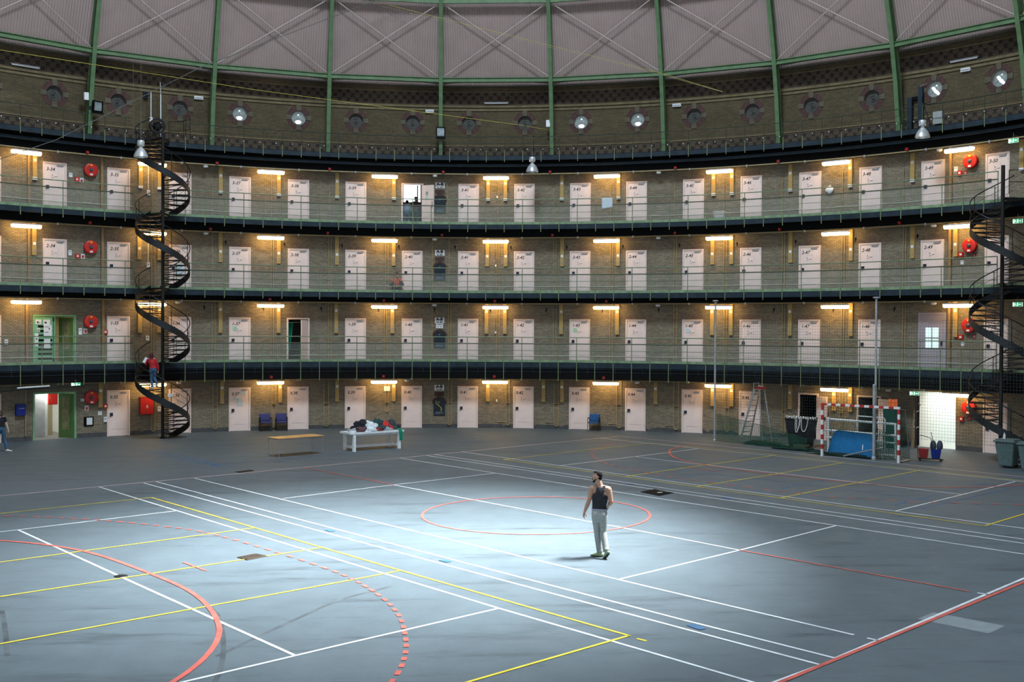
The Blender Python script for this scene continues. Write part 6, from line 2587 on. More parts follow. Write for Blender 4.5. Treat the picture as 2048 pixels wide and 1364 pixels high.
PC = Vector((22.6, 7.0, 0))
net('ball_net', 'fine dark ball net strung high between the tall poles in front of the galleries', [PA, PB, PC], lambda t: 5.15 + 0.45 * abs(math.sin(t * PI * 3.5)), 0.9, NET_DARK, 14)
net('low_net', 'low green net stretched from the left pole along the floor', [PA + Vector((0.1, 0.1, 0)), Vector((14.6, 18.9, 0)), Vector((15.9, 16.6, 0))], lambda t: 1.32 - 0.75 * t, 0.03, NET_GREEN, 10, 0.03)
net('low_net', 'green net hanging in folds between the short post and the right goal post', [Vector((17.55, 13.75, 0)) + gn * 0.2, Vector((18.25, 13.3, 0)) + gn * 0.15], lambda t: 1.30 - 0.35 * t, 0.03, NET_GREEN, 10, 0.05)
# heap of green net on the floor
for (px, py, sx, sy, sz, lab, sd) in ((14.95, 19.4, 0.75, 0.35, 0.16, 'dark green net heap on the floor beside the ladder feet', 31), (15.75, 17.3, 0.9, 0.30, 0.13, 'dark green net heap on the floor in front of the black trolley', 32), (16.9, 14.95, 1.0, 0.25, 0.12, 'dark green net heap on the floor under the blue mat', 33)):
    g = garment('net_heap', lab, 'net heap', 0, 0, 0, sx, sy, sz, mat('net_heap_green', (0.003, 0.022, 0.016), 0.85, var=0.5, scale=20), sd)
    g.location = (px, py, 0)
    g.rotation_euler = (0, 0, ga)
    g['group'] = 'green net heaps'

# blue mat leaning behind the goal mouth
o = root('gym_mat', Vector((16.35, 15.55, 0)), ga, 'bright blue gym mat leaning behind the striped goal', 'gym mat')
b = MB()
Lm = 2.02
poly = [(0.0, 0.0), (Lm, -0.0), (Lm, 0.86)] + [(Lm - 0.16 + 0.16 * math.cos(a), 0.86 + 0.12 * math.sin(a)) for a in (PI / 4, PI / 2)] + [(0.42, 1.06), (0.30, 1.02), (0.22, 0.92)]
b.prism(poly, -0.04, 0.04, 0, Matrix.Rotation(math.radians(-12 * sgn), 4, 'X'))
q = b.build('cushion', M_MATB, o)
bv = q.modifiers.new('bev', 'BEVEL')
bv.width, bv.segments = 0.03, 3
b = MB()
b.box((1.55, -0.05, 0.42), (0.03, 0.015, 0.22), Matrix.Rotation(math.radians(-12 * sgn), 4, 'X'))
b.build('handle_strap', M_WHITE, o)
# loose metal tubes and frames stacked behind
def tubes(name, label, segs, rad, p, m=M_STEEL):
    o = root(name, p, ga, label, 'metal frame', 'metal frames behind the goal')
    for s_ in segs:
        b = MB()
        b.tube(s_, rad, 8)
        b.build('rail', m, o, smooth=True)
    return o


base = GL + gn * 1.30 - gx * 0.45
tubes('barrier_frame', 'pale metal barrier frame with long rails standing behind the blue mat', [[(0.05, 0, 0), (0.05, 0, 1.50)], [(2.95, 0, 0), (2.95, 0, 1.42)], [(0.0, 0, 1.42), (3.0, 0, 1.38)], [(0.0, 0, 0.95), (3.0, 0, 0.92)], [(0.0, 0, 0.66), (3.0, 0, 0.62)], [(1.9, 0, 0.12), (3.0, 0, 0.10)]], 0.045, base, M_WHITEPAINT)
tubes('bench_frame', 'small white bent tube frame behind the barrier', [[(1.2, sgn * 0.25, 0), (1.2, sgn * 0.25, 1.52), (1.25, sgn * 0.25, 1.60), (2.35, sgn * 0.25, 1.58), (2.4, sgn * 0.25, 1.5), (2.4, sgn * 0.25, 0)]], 0.028, base, M_WHITEPAINT)
o = root('metal_tube', GL + gn * 0.35 + gx * 0.75, ga, 'loose pale metal tube lying slanted in front of the blue mat', 'tube')
b = MB()
b.tube([(0, 0, 0.04), (1.62, sgn * 0.12, 0.50)], 0.032, 8)
b.build('tubing', M_STEEL, o, smooth=True)
b = MB()
b.tube([(1.60, sgn * 0.12, 0.0), (1.60, sgn * 0.12, 0.50)], 0.014, 6)
b.build('prop', M_STEEL, o)
# tall dark green locker with an orange chair seat on top
lk = pol(48.55, 27.35)
o = root('locker', lk, -th(48.55), 'dark green fabric covered locker in the corner behind the striped goal', 'locker')
b = MB()
b.box((0, 0, 0.85), (0.62, 0.5, 1.66))
b.build('body', M_TEAL, o)
b = MB()
b.box((0, -0.26, 0.85), (0.55, 0.02, 1.55))
b.build('front_flap', mat('dark_green_flap', (0.006, 0.06, 0.04), 0.8, var=0.3), o)
b = MB()
for x in (-0.27, 0.27):
    b.box((x, 0, 0.01), (0.06, 0.45, 0.02))
b.build('skid', M_BLACKS, o)
o = root('plastic_chair', lk + Vector((0, 0, 1.68)), -th(48.55) + 0.3, 'orange plastic chair shell standing on the dark green locker', 'chair')
b = MB()
vs, fs = [], []
prof = [(-0.20, 0.06), (-0.05, 0.03), (0.10, 0.04), (0.16, 0.12), (0.18, 0.28), (0.20, 0.42)]
for y, z in prof:
    for k in range(7):
        x = -0.20 + 0.40 * k / 6
        vs.append((x * (1 - 0.12 * (z > 0.35)), y - 0.02 * abs(k - 3), z + 0.02 * (abs(k - 3) / 3) ** 2))
b.add(vs, [(j * 7 + k, j * 7 + k + 1, (j + 1) * 7 + k + 1, (j + 1) * 7 + k) for j in range(len(prof) - 1) for k in range(6)])
q = b.build('shell', M_ORANGEP, o, smooth=True)
so = q.modifiers.new('thick', 'SOLIDIFY')
so.thickness = 0.02
for x in (-0.16, 0.16):
    b = MB()
    b.tube([(x, -0.18, 0.0), (x, -0.10, 0.05), (x, 0.12, 0.05), (x, 0.20, 0.0)], 0.012, 6)
    b.build('runner', M_STEEL, o)
o = root('plank', pol(48.78, 27.75), -th(48.78), 'brown plank with a loop leaning on the wall left of the corridor gate', 'plank')
b = MB()
b.beam((0.10, 0.0, 0.0), (-0.02, 0.52, 1.95), 0.12, 0.03)
b.beam((-0.10, 0.49, 2.12), (0.22, 0.43, 1.84), 0.10, 0.04)
b.build('board', mat('weathered_wood', (0.22, 0.14, 0.07), 0.8, var=0.3), o)
b = MB()
b.tube([(0.10 + 0.07 * math.sin(a), 0.20, 1.05 + 0.16 * math.cos(a)) for a in [k * PI / 8 for k in range(16)]], 0.012, 6, closed=True)
b.build('loop', M_ROPEW, o)

# black net trolley with white rope
cx, cy = 16.30, 18.56
ca_ = math.atan2(-0.44, 1.08)
o = root('net_trolley', (cx, cy, 0), ca_, 'black high-sided trolley holding nets with white rope over its rim', 'trolley')
b = MB()
W0, W1, D0, D1, Z0, Z1 = 1.02, 1.36, 0.62, 0.80, 0.22, 1.26


def frus(b, w0, w1, d0, d1, z0, z1, mi=0):
    vs = [(-w0 / 2, -d0 / 2, z0), (w0 / 2, -d0 / 2, z0), (w0 / 2, d0 / 2, z0), (-w0 / 2, d0 / 2, z0), (-w1 / 2, -d1 / 2, z1), (w1 / 2, -d1 / 2, z1), (w1 / 2, d1 / 2, z1), (-w1 / 2, d1 / 2, z1)]
    b.add(vs, [(0, 3, 2, 1), (4, 5, 6, 7), (0, 1, 5, 4), (1, 2, 6, 5), (2, 3, 7, 6), (3, 0, 4, 7)], mi)


frus(b, W0, W1, D0, D1, Z0, Z1)
b.build('bag', mat('black_canvas', (0.010, 0.011, 0.014), 0.7, var=0.5, scale=7, bump=0.6), o)
b = MB()
b.tube([(-W1 / 2, -D1 / 2, Z1), (W1 / 2, -D1 / 2, Z1), (W1 / 2, D1 / 2, Z1), (-W1 / 2, D1 / 2, Z1)], 0.03, 8, closed=True)
b.build('rim', M_BLACKS, o)
b = MB()
b.box((0, 0, 0.17), (1.05, 0.66, 0.06))
b.build('chassis', M_BLACKS, o)
for x in (-0.42, 0.42):
    for y in (-0.26, 0.26):
        b = MB()
        b.lathe([(0.02, -0.03), (0.075, -0.03), (0.075, 0.03), (0.02, 0.03)], 14, Matrix.Translation((x, y, 0.075)) @ Matrix.Rotation(PI / 2, 4, 'X'))
        b.build('wheel', M_SOLE, o)
o = root('rope_coil', (cx, cy, 0), ca_, 'white rope coiled on the rim of the black trolley with loops hanging down', 'rope')
b = MB()
y = -D1 / 2 - 0.03
pts = []
for k in range(61):
    t = k / 60
    x = -0.64 + 1.30 * t
    pts.append((x, y + 0.05 + 0.09 * math.cos(k * 1.35), Z1 + 0.07 + 0.05 * math.sin(k * 1.35) - 0.05 * t))
b.tube(pts, 0.024, 6)
pts2 = [(p[0] * 0.98 + 0.02, p[1] + 0.05, p[2] + 0.02 * math.sin(k)) for k, p in enumerate(pts[::-1])]
b.tube(pts2, 0.022, 6)
b.build('coil', M_ROPEW, o, smooth=True)
b = MB()
for (xa, xb, dz) in ((-0.22, -0.05, 0.62), (-0.16, -0.02, 0.50), (0.03, 0.30, 0.58)):
    lp = []
    for k in range(17):
        a = PI * k / 16
        lp.append((xa + (xb - xa) * (0.5 - 0.5 * math.cos(a)) - 0.05 * math.sin(a), y - 0.005 + 0.11 * math.sin(a) * dz, Z1 + 0.03 - dz * math.sin(a) ** 0.8))
    b.tube(lp, 0.021, 6)
b.build('loops', M_ROPEW, o, smooth=True)

# platform ladder
lp0 = Vector((14.72, 20.35, 0))
la = math.radians(-56)
o = root('step_ladder', lp0, la, 'aluminium platform ladder standing open beside cell door 0.46', 'ladder')
top = 2.42
b_h = [(-0.62, -0.10), (0.10, 0.05)]
for y in (-0.22, 0.22):
    b = MB()
    b.beam((-0.55, y - (0.12 if y < 0 else -0.12), 0.0), (0.16, y * 0.8, top), 0.03, 0.07)
    b.build('front_rail', M_GALV, o)
    b = MB()
    b.beam((0.78, y * 1.5, 0.0), (0.42, y * 0.8, top), 0.03, 0.05)
    b.build('rear_leg', M_GALV, o)
for k in range(9):
    t = (k + 1) / 10
    x = -0.55 + 0.71 * t
    hw_ = 0.34 - (0.34 - 0.176) * t
    b = MB()
    b.box((x, 0, top * t), (0.09, 2 * hw_, 0.03))
    b.build('step', M_GALV, o)
b = MB()
b.box((0.29, 0, top + 0.01), (0.38, 0.38, 0.03))
b.build('platform', M_GALV, o)
b = MB()
b.tube([(0.12, -0.18, top), (0.10, -0.18, top + 0.30), (0.10, 0.18, top + 0.30), (0.12, 0.18, top)], 0.014, 6)
b.tube([(-0.25, -0.2, top * 0.55), (0.10, -0.18, top + 0.1)], 0.010, 6)
b.build('guard_hoop', M_GALV, o)
b = MB()
b.tube([(0.50, -0.26, 1.45), (0.50, 0.26, 1.45)], 0.012, 6)
b.tube([(-0.12, -0.22, 1.1), (0.60, -0.28, 1.1)], 0.010, 6)
b.build('brace', M_GALV, o)
o = root('red_crate', lp0 + Matrix.Rotation(la, 3, 'Z') @ Vector((0.37, 0.0, top + 0.026)), la, 'dull red open crate on top of the platform ladder', 'crate')
b = MB()
for (c_, s_) in (((0, -0.15, 0.07), (0.36, 0.02, 0.14)), ((0, 0.15, 0.07), (0.36, 0.02, 0.14)), ((-0.17, 0, 0.07), (0.02, 0.30, 0.14)), ((0.17, 0, 0.07), (0.02, 0.30, 0.14)), ((0, 0, 0.01), (0.36, 0.30, 0.02))):
    b.box(c_, s_)
b.build('tub', M_REDD, o)
b = MB()
b.box((0, 0, 0.145), (0.30, 0.03, 0.02))
b.build('handle', M_WHITEP, o)

# mop buckets
o = root('mop_cart', (19.72, 13.30, 0), -0.42, 'mop trolley with a red and a blue bucket in front of the bright corridor', 'cleaning cart')
b = MB()
b.box((0, 0, 0.10), (0.95, 0.42, 0.04))
b.build('chassis', M_BLACKS, o)
for x, m, nm in ((-0.26, M_REDD, 'red_bucket'), (0.20, M_BLUEBOX, 'blue_bucket')):
    b = MB()
    frus(b, 0.30, 0.40, 0.28, 0.36, 0.12, 0.48)
    b.build(nm, m, o).location.x = x
for x in (0.10, 0.34):
    b = MB()
    b.lathe([(0.10, 0.48), (0.12, 0.55), (0.11, 0.70), (0.06, 0.80), (0.0001, 0.82)], 12, Matrix.Translation((x, 0, 0)), caps=False)
    b.build('mop_press', mat('slate_plastic', (0.05, 0.065, 0.10), 0.5), o, smooth=True)
b = MB()
b.tube([(-0.46, -0.15, 0.1), (-0.50, -0.15, 0.95), (-0.36, -0.15, 1.02), (0.02, -0.15, 0.90), (0.05, -0.15, 0.5)], 0.013, 6)
b.tube([(0.15, 0.1, 0.5), (0.02, 0.15, 1.12)], 0.012, 6)
b.build('push_handle', M_BLACKS, o)
for x in (-0.38, 0.38):
    for y in (-0.16, 0.16):
        b = MB()
        b.lathe([(0.01, -0.02), (0.045, -0.02), (0.045, 0.02), (0.01, 0.02)], 10, Matrix.Translation((x, y, 0.045)) @ Matrix.Rotation(PI / 2, 4, 'X'))
        b.build('wheel', M_SOLE, o)


def make_bin():
    r = root('wheelie_bin', (0, 0, 0))
    b = MB()
    frus(b, 0.52, 0.74, 0.52, 0.74, 0.06, 0.98)
    q = b.build('body', M_BIN, r)
    bv = q.modifiers.new('bev', 'BEVEL')
    bv.width, bv.segments = 0.06, 3
    b = MB()
    b.box((0, 0, 1.0), (0.82, 0.82, 0.06))
    q = b.build('rim', M_BIN, r)
    bv = q.modifiers.new('bev', 'BEVEL')
    bv.width, bv.segments = 0.02, 2
    b = MB()
    b.box((0, 0, 1.05), (0.70, 0.70, 0.05))
    b.build('bin_lid', mat('bin_lid_grey', (0.13, 0.18, 0.18), 0.5, var=0.1), r)
    for x in (-0.22, 0.22):
        b = MB()
        b.lathe([(0.01, -0.03), (0.09, -0.03), (0.09, 0.03), (0.01, 0.03)], 14, Matrix.Translation((x, 0.24, 0.09)) @ Matrix.Rotation(PI / 2, 4, 'Y'))
        b.build('wheel', M_SOLE, r)
    return r


bn = make_bin()
bn.location = (21.72, 11.12, 0)
bn.rotation_euler = (0, 0, -0.85)
tag(bn, 'grey-green wheeled bin with a white bottle on it at the right edge', 'bin', 'grey-green bins')
children_of(bn)
dup(bn, (22.02, 10.02, 0), -0.9, label='grey-green wheeled bin cut off by the right edge, without a bottle', group='grey-green bins')
o = root('plastic_bottle', (21.62, 11.20, 1.075), 0, 'small white bottle standing on the inner bin', 'bottle')
b = MB()
b.lathe([(0.0001, 0), (0.045, 0), (0.045, 0.14), (0.018, 0.19), (0.018, 0.22), (0.0001, 0.22)], 12, caps=False)
b.build('body', M_WHITE, o, smooth=True)
b = MB()
b.lathe([(0.0001, 0.22), (0.021, 0.22), (0.021, 0.25), (0.0001, 0.25)], 10, caps=False)
b.build('bottle_cap', M_GREY, o)


# ================================================================== PEOPLE
def limb(b, pts, rad, side=(1, 0, 0), n=14, round_ends=True):
    """tapering elliptical limb: rad entries are r or (r along side, r across)"""
    pts = [Vector(p) for p in pts]
    rad = [(r, r) if not isinstance(r, (tuple, list)) else r for r in rad]
    rings = []
    k = len(pts)
    tan = []
    for i in range(k):
        t = pts[min(i + 1, k - 1)] - pts[max(i - 1, 0)]
        tan.append(t.normalized())
    R = []
    if round_ends:
        for f, s_ in ((1.0, 0.35), (0.7, 0.75)):
            R.append((pts[0] - tan[0] * min(rad[0]) * f * 0.9, (rad[0][0] * s_, rad[0][1] * s_), tan[0]))
    for i in range(k):
        R.append((pts[i], rad[i], tan[i]))
    if round_ends:
        for f, s_ in ((0.7, 0.75), (1.0, 0.35)):
            R.append((pts[-1] + tan[-1] * min(rad[-1]) * f * 0.9, (rad[-1][0] * s_, rad[-1][1] * s_), tan[-1]))
    vs, fs = [], []
    for p, (ra, rb), t in R:
        s_ = Vector(side)
        s_ = s_ - t * s_.dot(t)
        if s_.length < 1e-4:
            s_ = t.orthogonal()
        s_.normalize()
        q = t.cross(s_)
        for j in range(n):
            a = 2 * PI * j / n
            vs.append(p + s_ * ra * math.cos(a) + q * rb * math.sin(a))
    m = len(R)
    for i in range(m - 1):
        for j in range(n):
            fs.append((i * n + j, i * n + (j + 1) % n, (i + 1) * n + (j + 1) % n, (i + 1) * n + j))
    fs += [tuple(range(n - 1, -1, -1)), tuple(range((m - 1) * n, m * n))]
    b.add(vs, fs)


def ball(b, c, r, M3=None, n=16):
    """ellipsoid with radii r, axes turned by M3"""
    vs, fs = [], []
    m = 10
    for i in range(1, m):
        ph = PI * i / m
        for j in range(n):
            a = 2 * PI * j / n
            p = Vector((r[0] * math.sin(ph) * math.cos(a), r[1] * math.sin(ph) * math.sin(a), r[2] * math.cos(ph)))
            vs.append(Vector(c) + (M3 @ p if M3 else p))
    top = len(vs)
    p = Vector((0, 0, r[2]))
    vs.append(Vector(c) + (M3 @ p if M3 else p))
    p = Vector((0, 0, -r[2]))
    vs.append(Vector(c) + (M3 @ p if M3 else p))
    for i in range(m - 2):
        for j in range(n):
            fs.append((i * n + j, (i + 1) * n + j, (i + 1) * n + (j + 1) % n, i * n + (j + 1) % n))
    for j in range(n):
        fs.append((top, j, (j + 1) % n))
        fs.append((top + 1, (m - 2) * n + (j + 1) % n, (m - 2) * n + j))
    b.add(vs, fs)


def fuse(b, name, m, parent, voxel=0.012, smooth=4):
    """melt the overlapping limbs of one body or garment into one continuous skin"""
    o = b.build(name, m, parent, smooth=False)
    md = o.modifiers.new('fuse', 'REMESH')
    md.mode = 'VOXEL'
    md.voxel_size = voxel
    md.use_smooth_shade = True
    sm = o.modifiers.new('soft', 'SMOOTH')
    sm.iterations = smooth
    sm.factor = 0.5
    dg = bpy.context.evaluated_depsgraph_get()
    me = bpy.data.meshes.new_from_object(o.evaluated_get(dg))
    o.modifiers.clear()
    old = o.data
    o.data = me
    bpy.data.meshes.remove(old)
    me.polygons.foreach_set('use_smooth', [True] * len(me.polygons))
    return o


def hand(b, wrist, d, palm_n, s=1.0, curl=0.5, thumb_side=1):
    """palm, four unequal bent fingers and a thumb; d points along the fingers, palm_n out of the palm"""
    w = Vector(wrist)
    d = Vector(d).normalized()
    pn = Vector(palm_n)
    pn = (pn - d * pn.dot(d)).normalized()
    x = d.cross(pn).normalized() * thumb_side
    limb(b, [w, w + d * 0.045 * s, w + d * 0.095 * s], [(0.026 * s, 0.019 * s), (0.040 * s, 0.016 * s), (0.038 * s, 0.014 * s)], side=x)
    for k, (off, ln) in enumerate(((0.030, 0.072), (0.010, 0.082), (-0.010, 0.076), (-0.030, 0.060))):
        p = w + d * 0.092 * s + x * off * s
        dd = d.copy()
        pts = [p]
        for sgm in range(3):
            ang = curl * (0.45 + 0.25 * sgm) + 0.06 * k
            dd = (d * math.cos(ang * (sgm + 1) * 0.7) + pn * math.sin(ang * (sgm + 1) * 0.7)).normalized()
            pts.append(pts[-1] + dd * ln * s * (0.42, 0.33, 0.25)[sgm])
        limb(b, pts, [0.0090 * s, 0.0085 * s, 0.0080 * s, 0.0065 * s], side=x, n=8)
    p = w + d * 0.03 * s + x * 0.030 * s
    limb(b, [p, p + (d * 0.7 + x * 0.6 + pn * 0.3).normalized() * 0.045 * s, p + (d * 0.95 + x * 0.45 + pn * 0.55).normalized() * 0.080 * s], [0.013 * s, 0.011 * s, 0.008 * s], side=pn, n=8)


def head(b, c, yaw, pitch=0.0, s=1.0):
    """skull, jaw, nose, lips, brow and ears; yaw turns the face from away-from-viewer (+y), positive to the left"""
    M3 = Matrix.Rotation(yaw, 3, 'Z') @ Matrix.Rotation(pitch, 3, 'X')
    c = Vector(c)

    def W(x, y, z):
        return c + M3 @ Vector((x * s, y * s, z * s))
    ball(b, W(0, -0.012, 0.03), (0.076 * s, 0.094 * s, 0.092 * s), M3)
    ball(b, W(0, 0.028, -0.035), (0.060 * s, 0.066 * s, 0.085 * s), M3)
    ball(b, W(0, 0.066, -0.088), (0.030 * s, 0.026 * s, 0.026 * s), M3)
    limb(b, [W(0, 0.084, 0.022), W(0, 0.104, -0.008), W(0, 0.104, -0.026)], [0.010 * s, 0.014 * s, 0.016 * s], n=8)
    limb(b, [W(-0.022, 0.086, -0.056), W(0, 0.092, -0.055), W(0.022, 0.086, -0.056)], [0.007 * s, 0.010 * s, 0.007 * s], n=8)
    limb(b, [W(-0.045, 0.070, 0.036), W(0, 0.084, 0.038), W(0.045, 0.070, 0.036)], [0.012 * s, 0.012 * s, 0.012 * s], n=8)
    for sx in (-1, 1):
        ball(b, W(sx * 0.078, -0.010, -0.005), (0.010 * s, 0.020 * s, 0.032 * s), M3, 10)
    return M3, W


def eyes(W, M3, parent, s=1.0):
    for sx in (-1, 1):
        b = MB()
        ball(b, W(sx * 0.032, 0.074, 0.014), (0.012 * s, 0.010 * s, 0.009 * s), M3, 10)
        b.build('eye', M_EYE, parent, smooth=True)
        b = MB()
        ball(b, W(sx * 0.032, 0.083, 0.014), (0.005 * s, 0.003 * s, 0.005 * s), M3, 8)
        b.build('pupil', M_INK, parent, smooth=True)


def shoe(b, ankle, toe_dir, s=1.0, pitch=0.0):
    """pitch > 0 lifts the heel"""
    a = Vector(ankle)
    d = Vector((toe_dir[0], toe_dir[1], 0)).normalized()
    dn = (d * math.cos(pitch) - Vector((0, 0, 1)) * math.sin(pitch)).normalized()
    up = (Vector((0, 0, 1)) * math.cos(pitch) + d * math.sin(pitch)).normalized()
    x = d.cross(Vector((0, 0, 1)))
    heel = a - dn * 0.055 * s - up * 0.045 * s
    limb(b, [heel, a + dn * 0.03 * s - up * 0.040 * s, a + dn * 0.12 * s - up * 0.052 * s, a + dn * 0.19 * s - up * 0.058 * s], [(0.034 * s, 0.036 * s), (0.040 * s, 0.044 * s), (0.046 * s, 0.030 * s), (0.036 * s, 0.022 * s)], side=x)
    limb(b, [a + Vector((0, 0, 0.02)), a - up * 0.03 * s], [0.042 * s, 0.042 * s], side=x)


# ---- the walking man in the middle of the court
az = math.radians(8.87)
man = root('person', (3.93, -4.47, 0), -az, 'man in a black tank top and grey jeans walking alone across the court', 'person')
hip_l, hip_r = Vector((-0.155, 0.02, 0.97)), Vector((0.015, -0.02, 0.97))
kn_l, kn_r = Vector((-0.125, 0.05, 0.56)), Vector((0.020, -0.03, 0.56))
an_l, an_r = Vector((-0.055, 0.03, 0.095)), Vector((0.085, -0.22, 0.165))
S7 = Vector((-0.07, 0, 0))
sp = [Vector((-0.005, 0, 1.02)) + S7, Vector((-0.005, 0.005, 1.16)) + S7, Vector((0.005, 0.01, 1.32)) + S7, Vector((0.02, 0.0, 1.47)) + S7, Vector((0.025, 0.0, 1.565)) + S7]
sh_l, sh_r = Vector((-0.165, 0.055, 1.535)) + S7, Vector((0.195, -0.035, 1.535)) + S7
el_l, el_r = Vector((-0.245, 0.03, 1.255)) + S7, Vector((0.258, -0.06, 1.26)) + S7
wr_l, wr_r = Vector((-0.335, 0.10, 1.005)) + S7, Vector((0.19, 0.16, 1.12)) + S7
hd = Vector((-0.055, 0.03, 1.80)) + S7
sd = Vector((1, -0.35, 0)).normalized()
b = MB()
limb(b, sp, [(0.155, 0.105), (0.148, 0.10), (0.165, 0.11), (0.175, 0.11), (0.11, 0.08)], side=sd, n=20)
limb(b, [Vector((0.02, 0, 1.50)) + S7, Vector((0.0, 0.01, 1.63)) + S7, Vector((-0.035, 0.02, 1.74)) + S7], [(0.11, 0.075), (0.070, 0.068), (0.062, 0.064)], n=16)
limb(b, [sh_l.lerp(sp[4], 0.75), sh_l.lerp(sp[4], 0.3), sh_l], [0.075, 0.072, 0.072], side=(0, 1, 0))
limb(b, [sh_r.lerp(sp[4], 0.75), sh_r.lerp(sp[4], 0.3), sh_r], [0.075, 0.072, 0.072], side=(0, 1, 0))
for s_, e_, w_ in ((sh_l, el_l, wr_l), (sh_r, el_r, wr_r)):
    limb(b, [s_, s_.lerp(e_, 0.35), s_.lerp(e_, 0.75), e_], [0.074, 0.068, 0.053, 0.048])
    limb(b, [e_, e_.lerp(w_, 0.3), e_.lerp(w_, 0.75), w_], [0.048, 0.052, 0.038, 0.030])
hand(b, wr_l, (-0.25, 0.10, -1), (0.8, 0.5, 0), 1.05, 0.55, 1)
hand(b, wr_r, (-0.5, 0.7, -0.35), (-0.6, -0.3, -0.4), 1.05, 0.9, -1)
limb(b, [hip_l, kn_l, an_l], [0.08, 0.055, 0.045])
limb(b, [hip_r, kn_r, an_r], [0.08, 0.055, 0.045])
M3, W = head(b, hd, math.radians(78), 0.02, 1.06)
body = fuse(b, 'body', M_SKIN, man, 0.0055, 3)
eyes(W, M3, man, 1.06)
# hair cap, beard
b = MB()
ball(b, W(0, -0.026, 0.046), (0.080, 0.092, 0.090), M3)
ball(b, W(0, -0.05, 0.0), (0.072, 0.062, 0.075), M3)
ball(b, W(0, 0.03, 0.105), (0.060, 0.055, 0.030), M3)
fuse(b, 'hair', M_HAIR, man, 0.007, 2)
b = MB()
limb(b, [W(-0.066, 0.018, -0.035), W(-0.050, 0.052, -0.085), W(0, 0.076, -0.105), W(0.050, 0.052, -0.085), W(0.066, 0.018, -0.035)], [0.010, 0.020, 0.026, 0.020, 0.010], n=10)
limb(b, [W(-0.028, 0.086, -0.068), W(-0.022, 0.098, -0.044), W(0.022, 0.098, -0.044), W(0.028, 0.086, -0.068)], [0.008, 0.009, 0.009, 0.008], n=8)
fuse(b, 'beard', M_HAIR, man, 0.006, 2)
# tank top: hugs the torso, two shoulder straps, open armholes
b = MB()
limb(b, [Vector((-0.005, 0, 1.06)) + S7, sp[1], sp[2], Vector((0.016, 0.0, 1.40)) + S7, Vector((0.020, 0.0, 1.46)) + S7, Vector((0.024, 0.0, 1.53)) + S7, Vector((0.024, 0.0, 1.585)) + S7],
     [(0.172, 0.122), (0.165, 0.118), (0.186, 0.130), (0.176, 0.138), (0.128, 0.142), (0.100, 0.128), (0.105, 0.100)], side=sd, n=26, round_ends=False)
for k in (-1, 1):
    limb(b, [Vector((0.02, -0.09, 1.50)) + S7 + sd * 0.07 * k, Vector((0.022, -0.035, 1.605)) + S7 + sd * 0.085 * k, Vector((0.022, 0.05, 1.60)) + S7 + sd * 0.088 * k, Vector((0.02, 0.11, 1.48)) + S7 + sd * 0.075 * k], [(0.032, 0.024)] * 4, side=sd, n=10)
fuse(b, 'tank_top', M_TANK, man, 0.008, 3)
# jeans
b = MB()
limb(b, [Vector((-0.005, 0, 1.085)) + S7, Vector((-0.005, -0.008, 1.0)) + S7, Vector((-0.0, -0.012, 0.90)) + S7], [(0.168, 0.122), (0.184, 0.140), (0.172, 0.135)], side=sd, n=22)
for hp, kn, an, sg in ((hip_l, kn_l, an_l, -1), (hip_r, kn_r, an_r, 1)):
    h0 = hp + Vector((0, -0.01, -0.03))
    limb(b, [h0, h0.lerp(kn, 0.35), h0.lerp(kn, 0.8), kn, kn.lerp(an, 0.4), kn.lerp(an, 0.85), an + Vector((0, 0, 0.015))], [(0.100, 0.122), (0.094, 0.108), (0.074, 0.084), (0.072, 0.080), (0.074, 0.082), (0.072, 0.078), (0.074, 0.082)], n=18, round_ends=False)
limb(b, [Vector((-0.07, -0.085, 0.98)) + S7, Vector((-0.08, -0.09, 0.90)) + S7], [0.075, 0.07])
limb(b, [Vector((0.075, -0.105, 0.98)) + S7, Vector((0.07, -0.11, 0.90)) + S7], [0.075, 0.07])
fuse(b, 'jeans', M_JEANG, man, 0.009, 3)
b = MB()
b.tube([Vector((-0.005, 0, 1.082)) + S7 + sd * 0.174 * math.cos(a) + Vector((-sd.y, sd.x, 0)) * 0.126 * math.sin(a) for a in [2 * PI * k / 28 for k in range(28)]], 0.013, 6, closed=True)
b.build('belt', M_PALEBLUE, man, smooth=True)
for an, td, pt, k in ((an_l, (-0.95, 0.25), 0.0, 'l'), (an_r, (-0.55, 0.8), 0.75, 'r')):
    b = MB()
    shoe(b, an, td, 1.06, pt)
    s_o = fuse(b, 'shoe', M_SHOE, man, 0.007, 2)
    d = Vector((td[0], td[1], 0)).normalized()
    dn_ = (d * math.cos(pt) - Vector((0, 0, 1)) * math.sin(pt))
    up = (Vector((0, 0, 1)) * math.cos(pt) + d * math.sin(pt))
    x = d.cross(Vector((0, 0, 1)))
    b = MB()
    limb(b, [an - dn_ * 0.055 - up * 0.083, an + dn_ * 0.06 - up * 0.085, an + dn_ * 0.20 - up * 0.082], [(0.036, 0.010), (0.045, 0.010), (0.036, 0.010)], side=x, n=12)
    b.build('sole', M_SOLE, s_o, smooth=True)


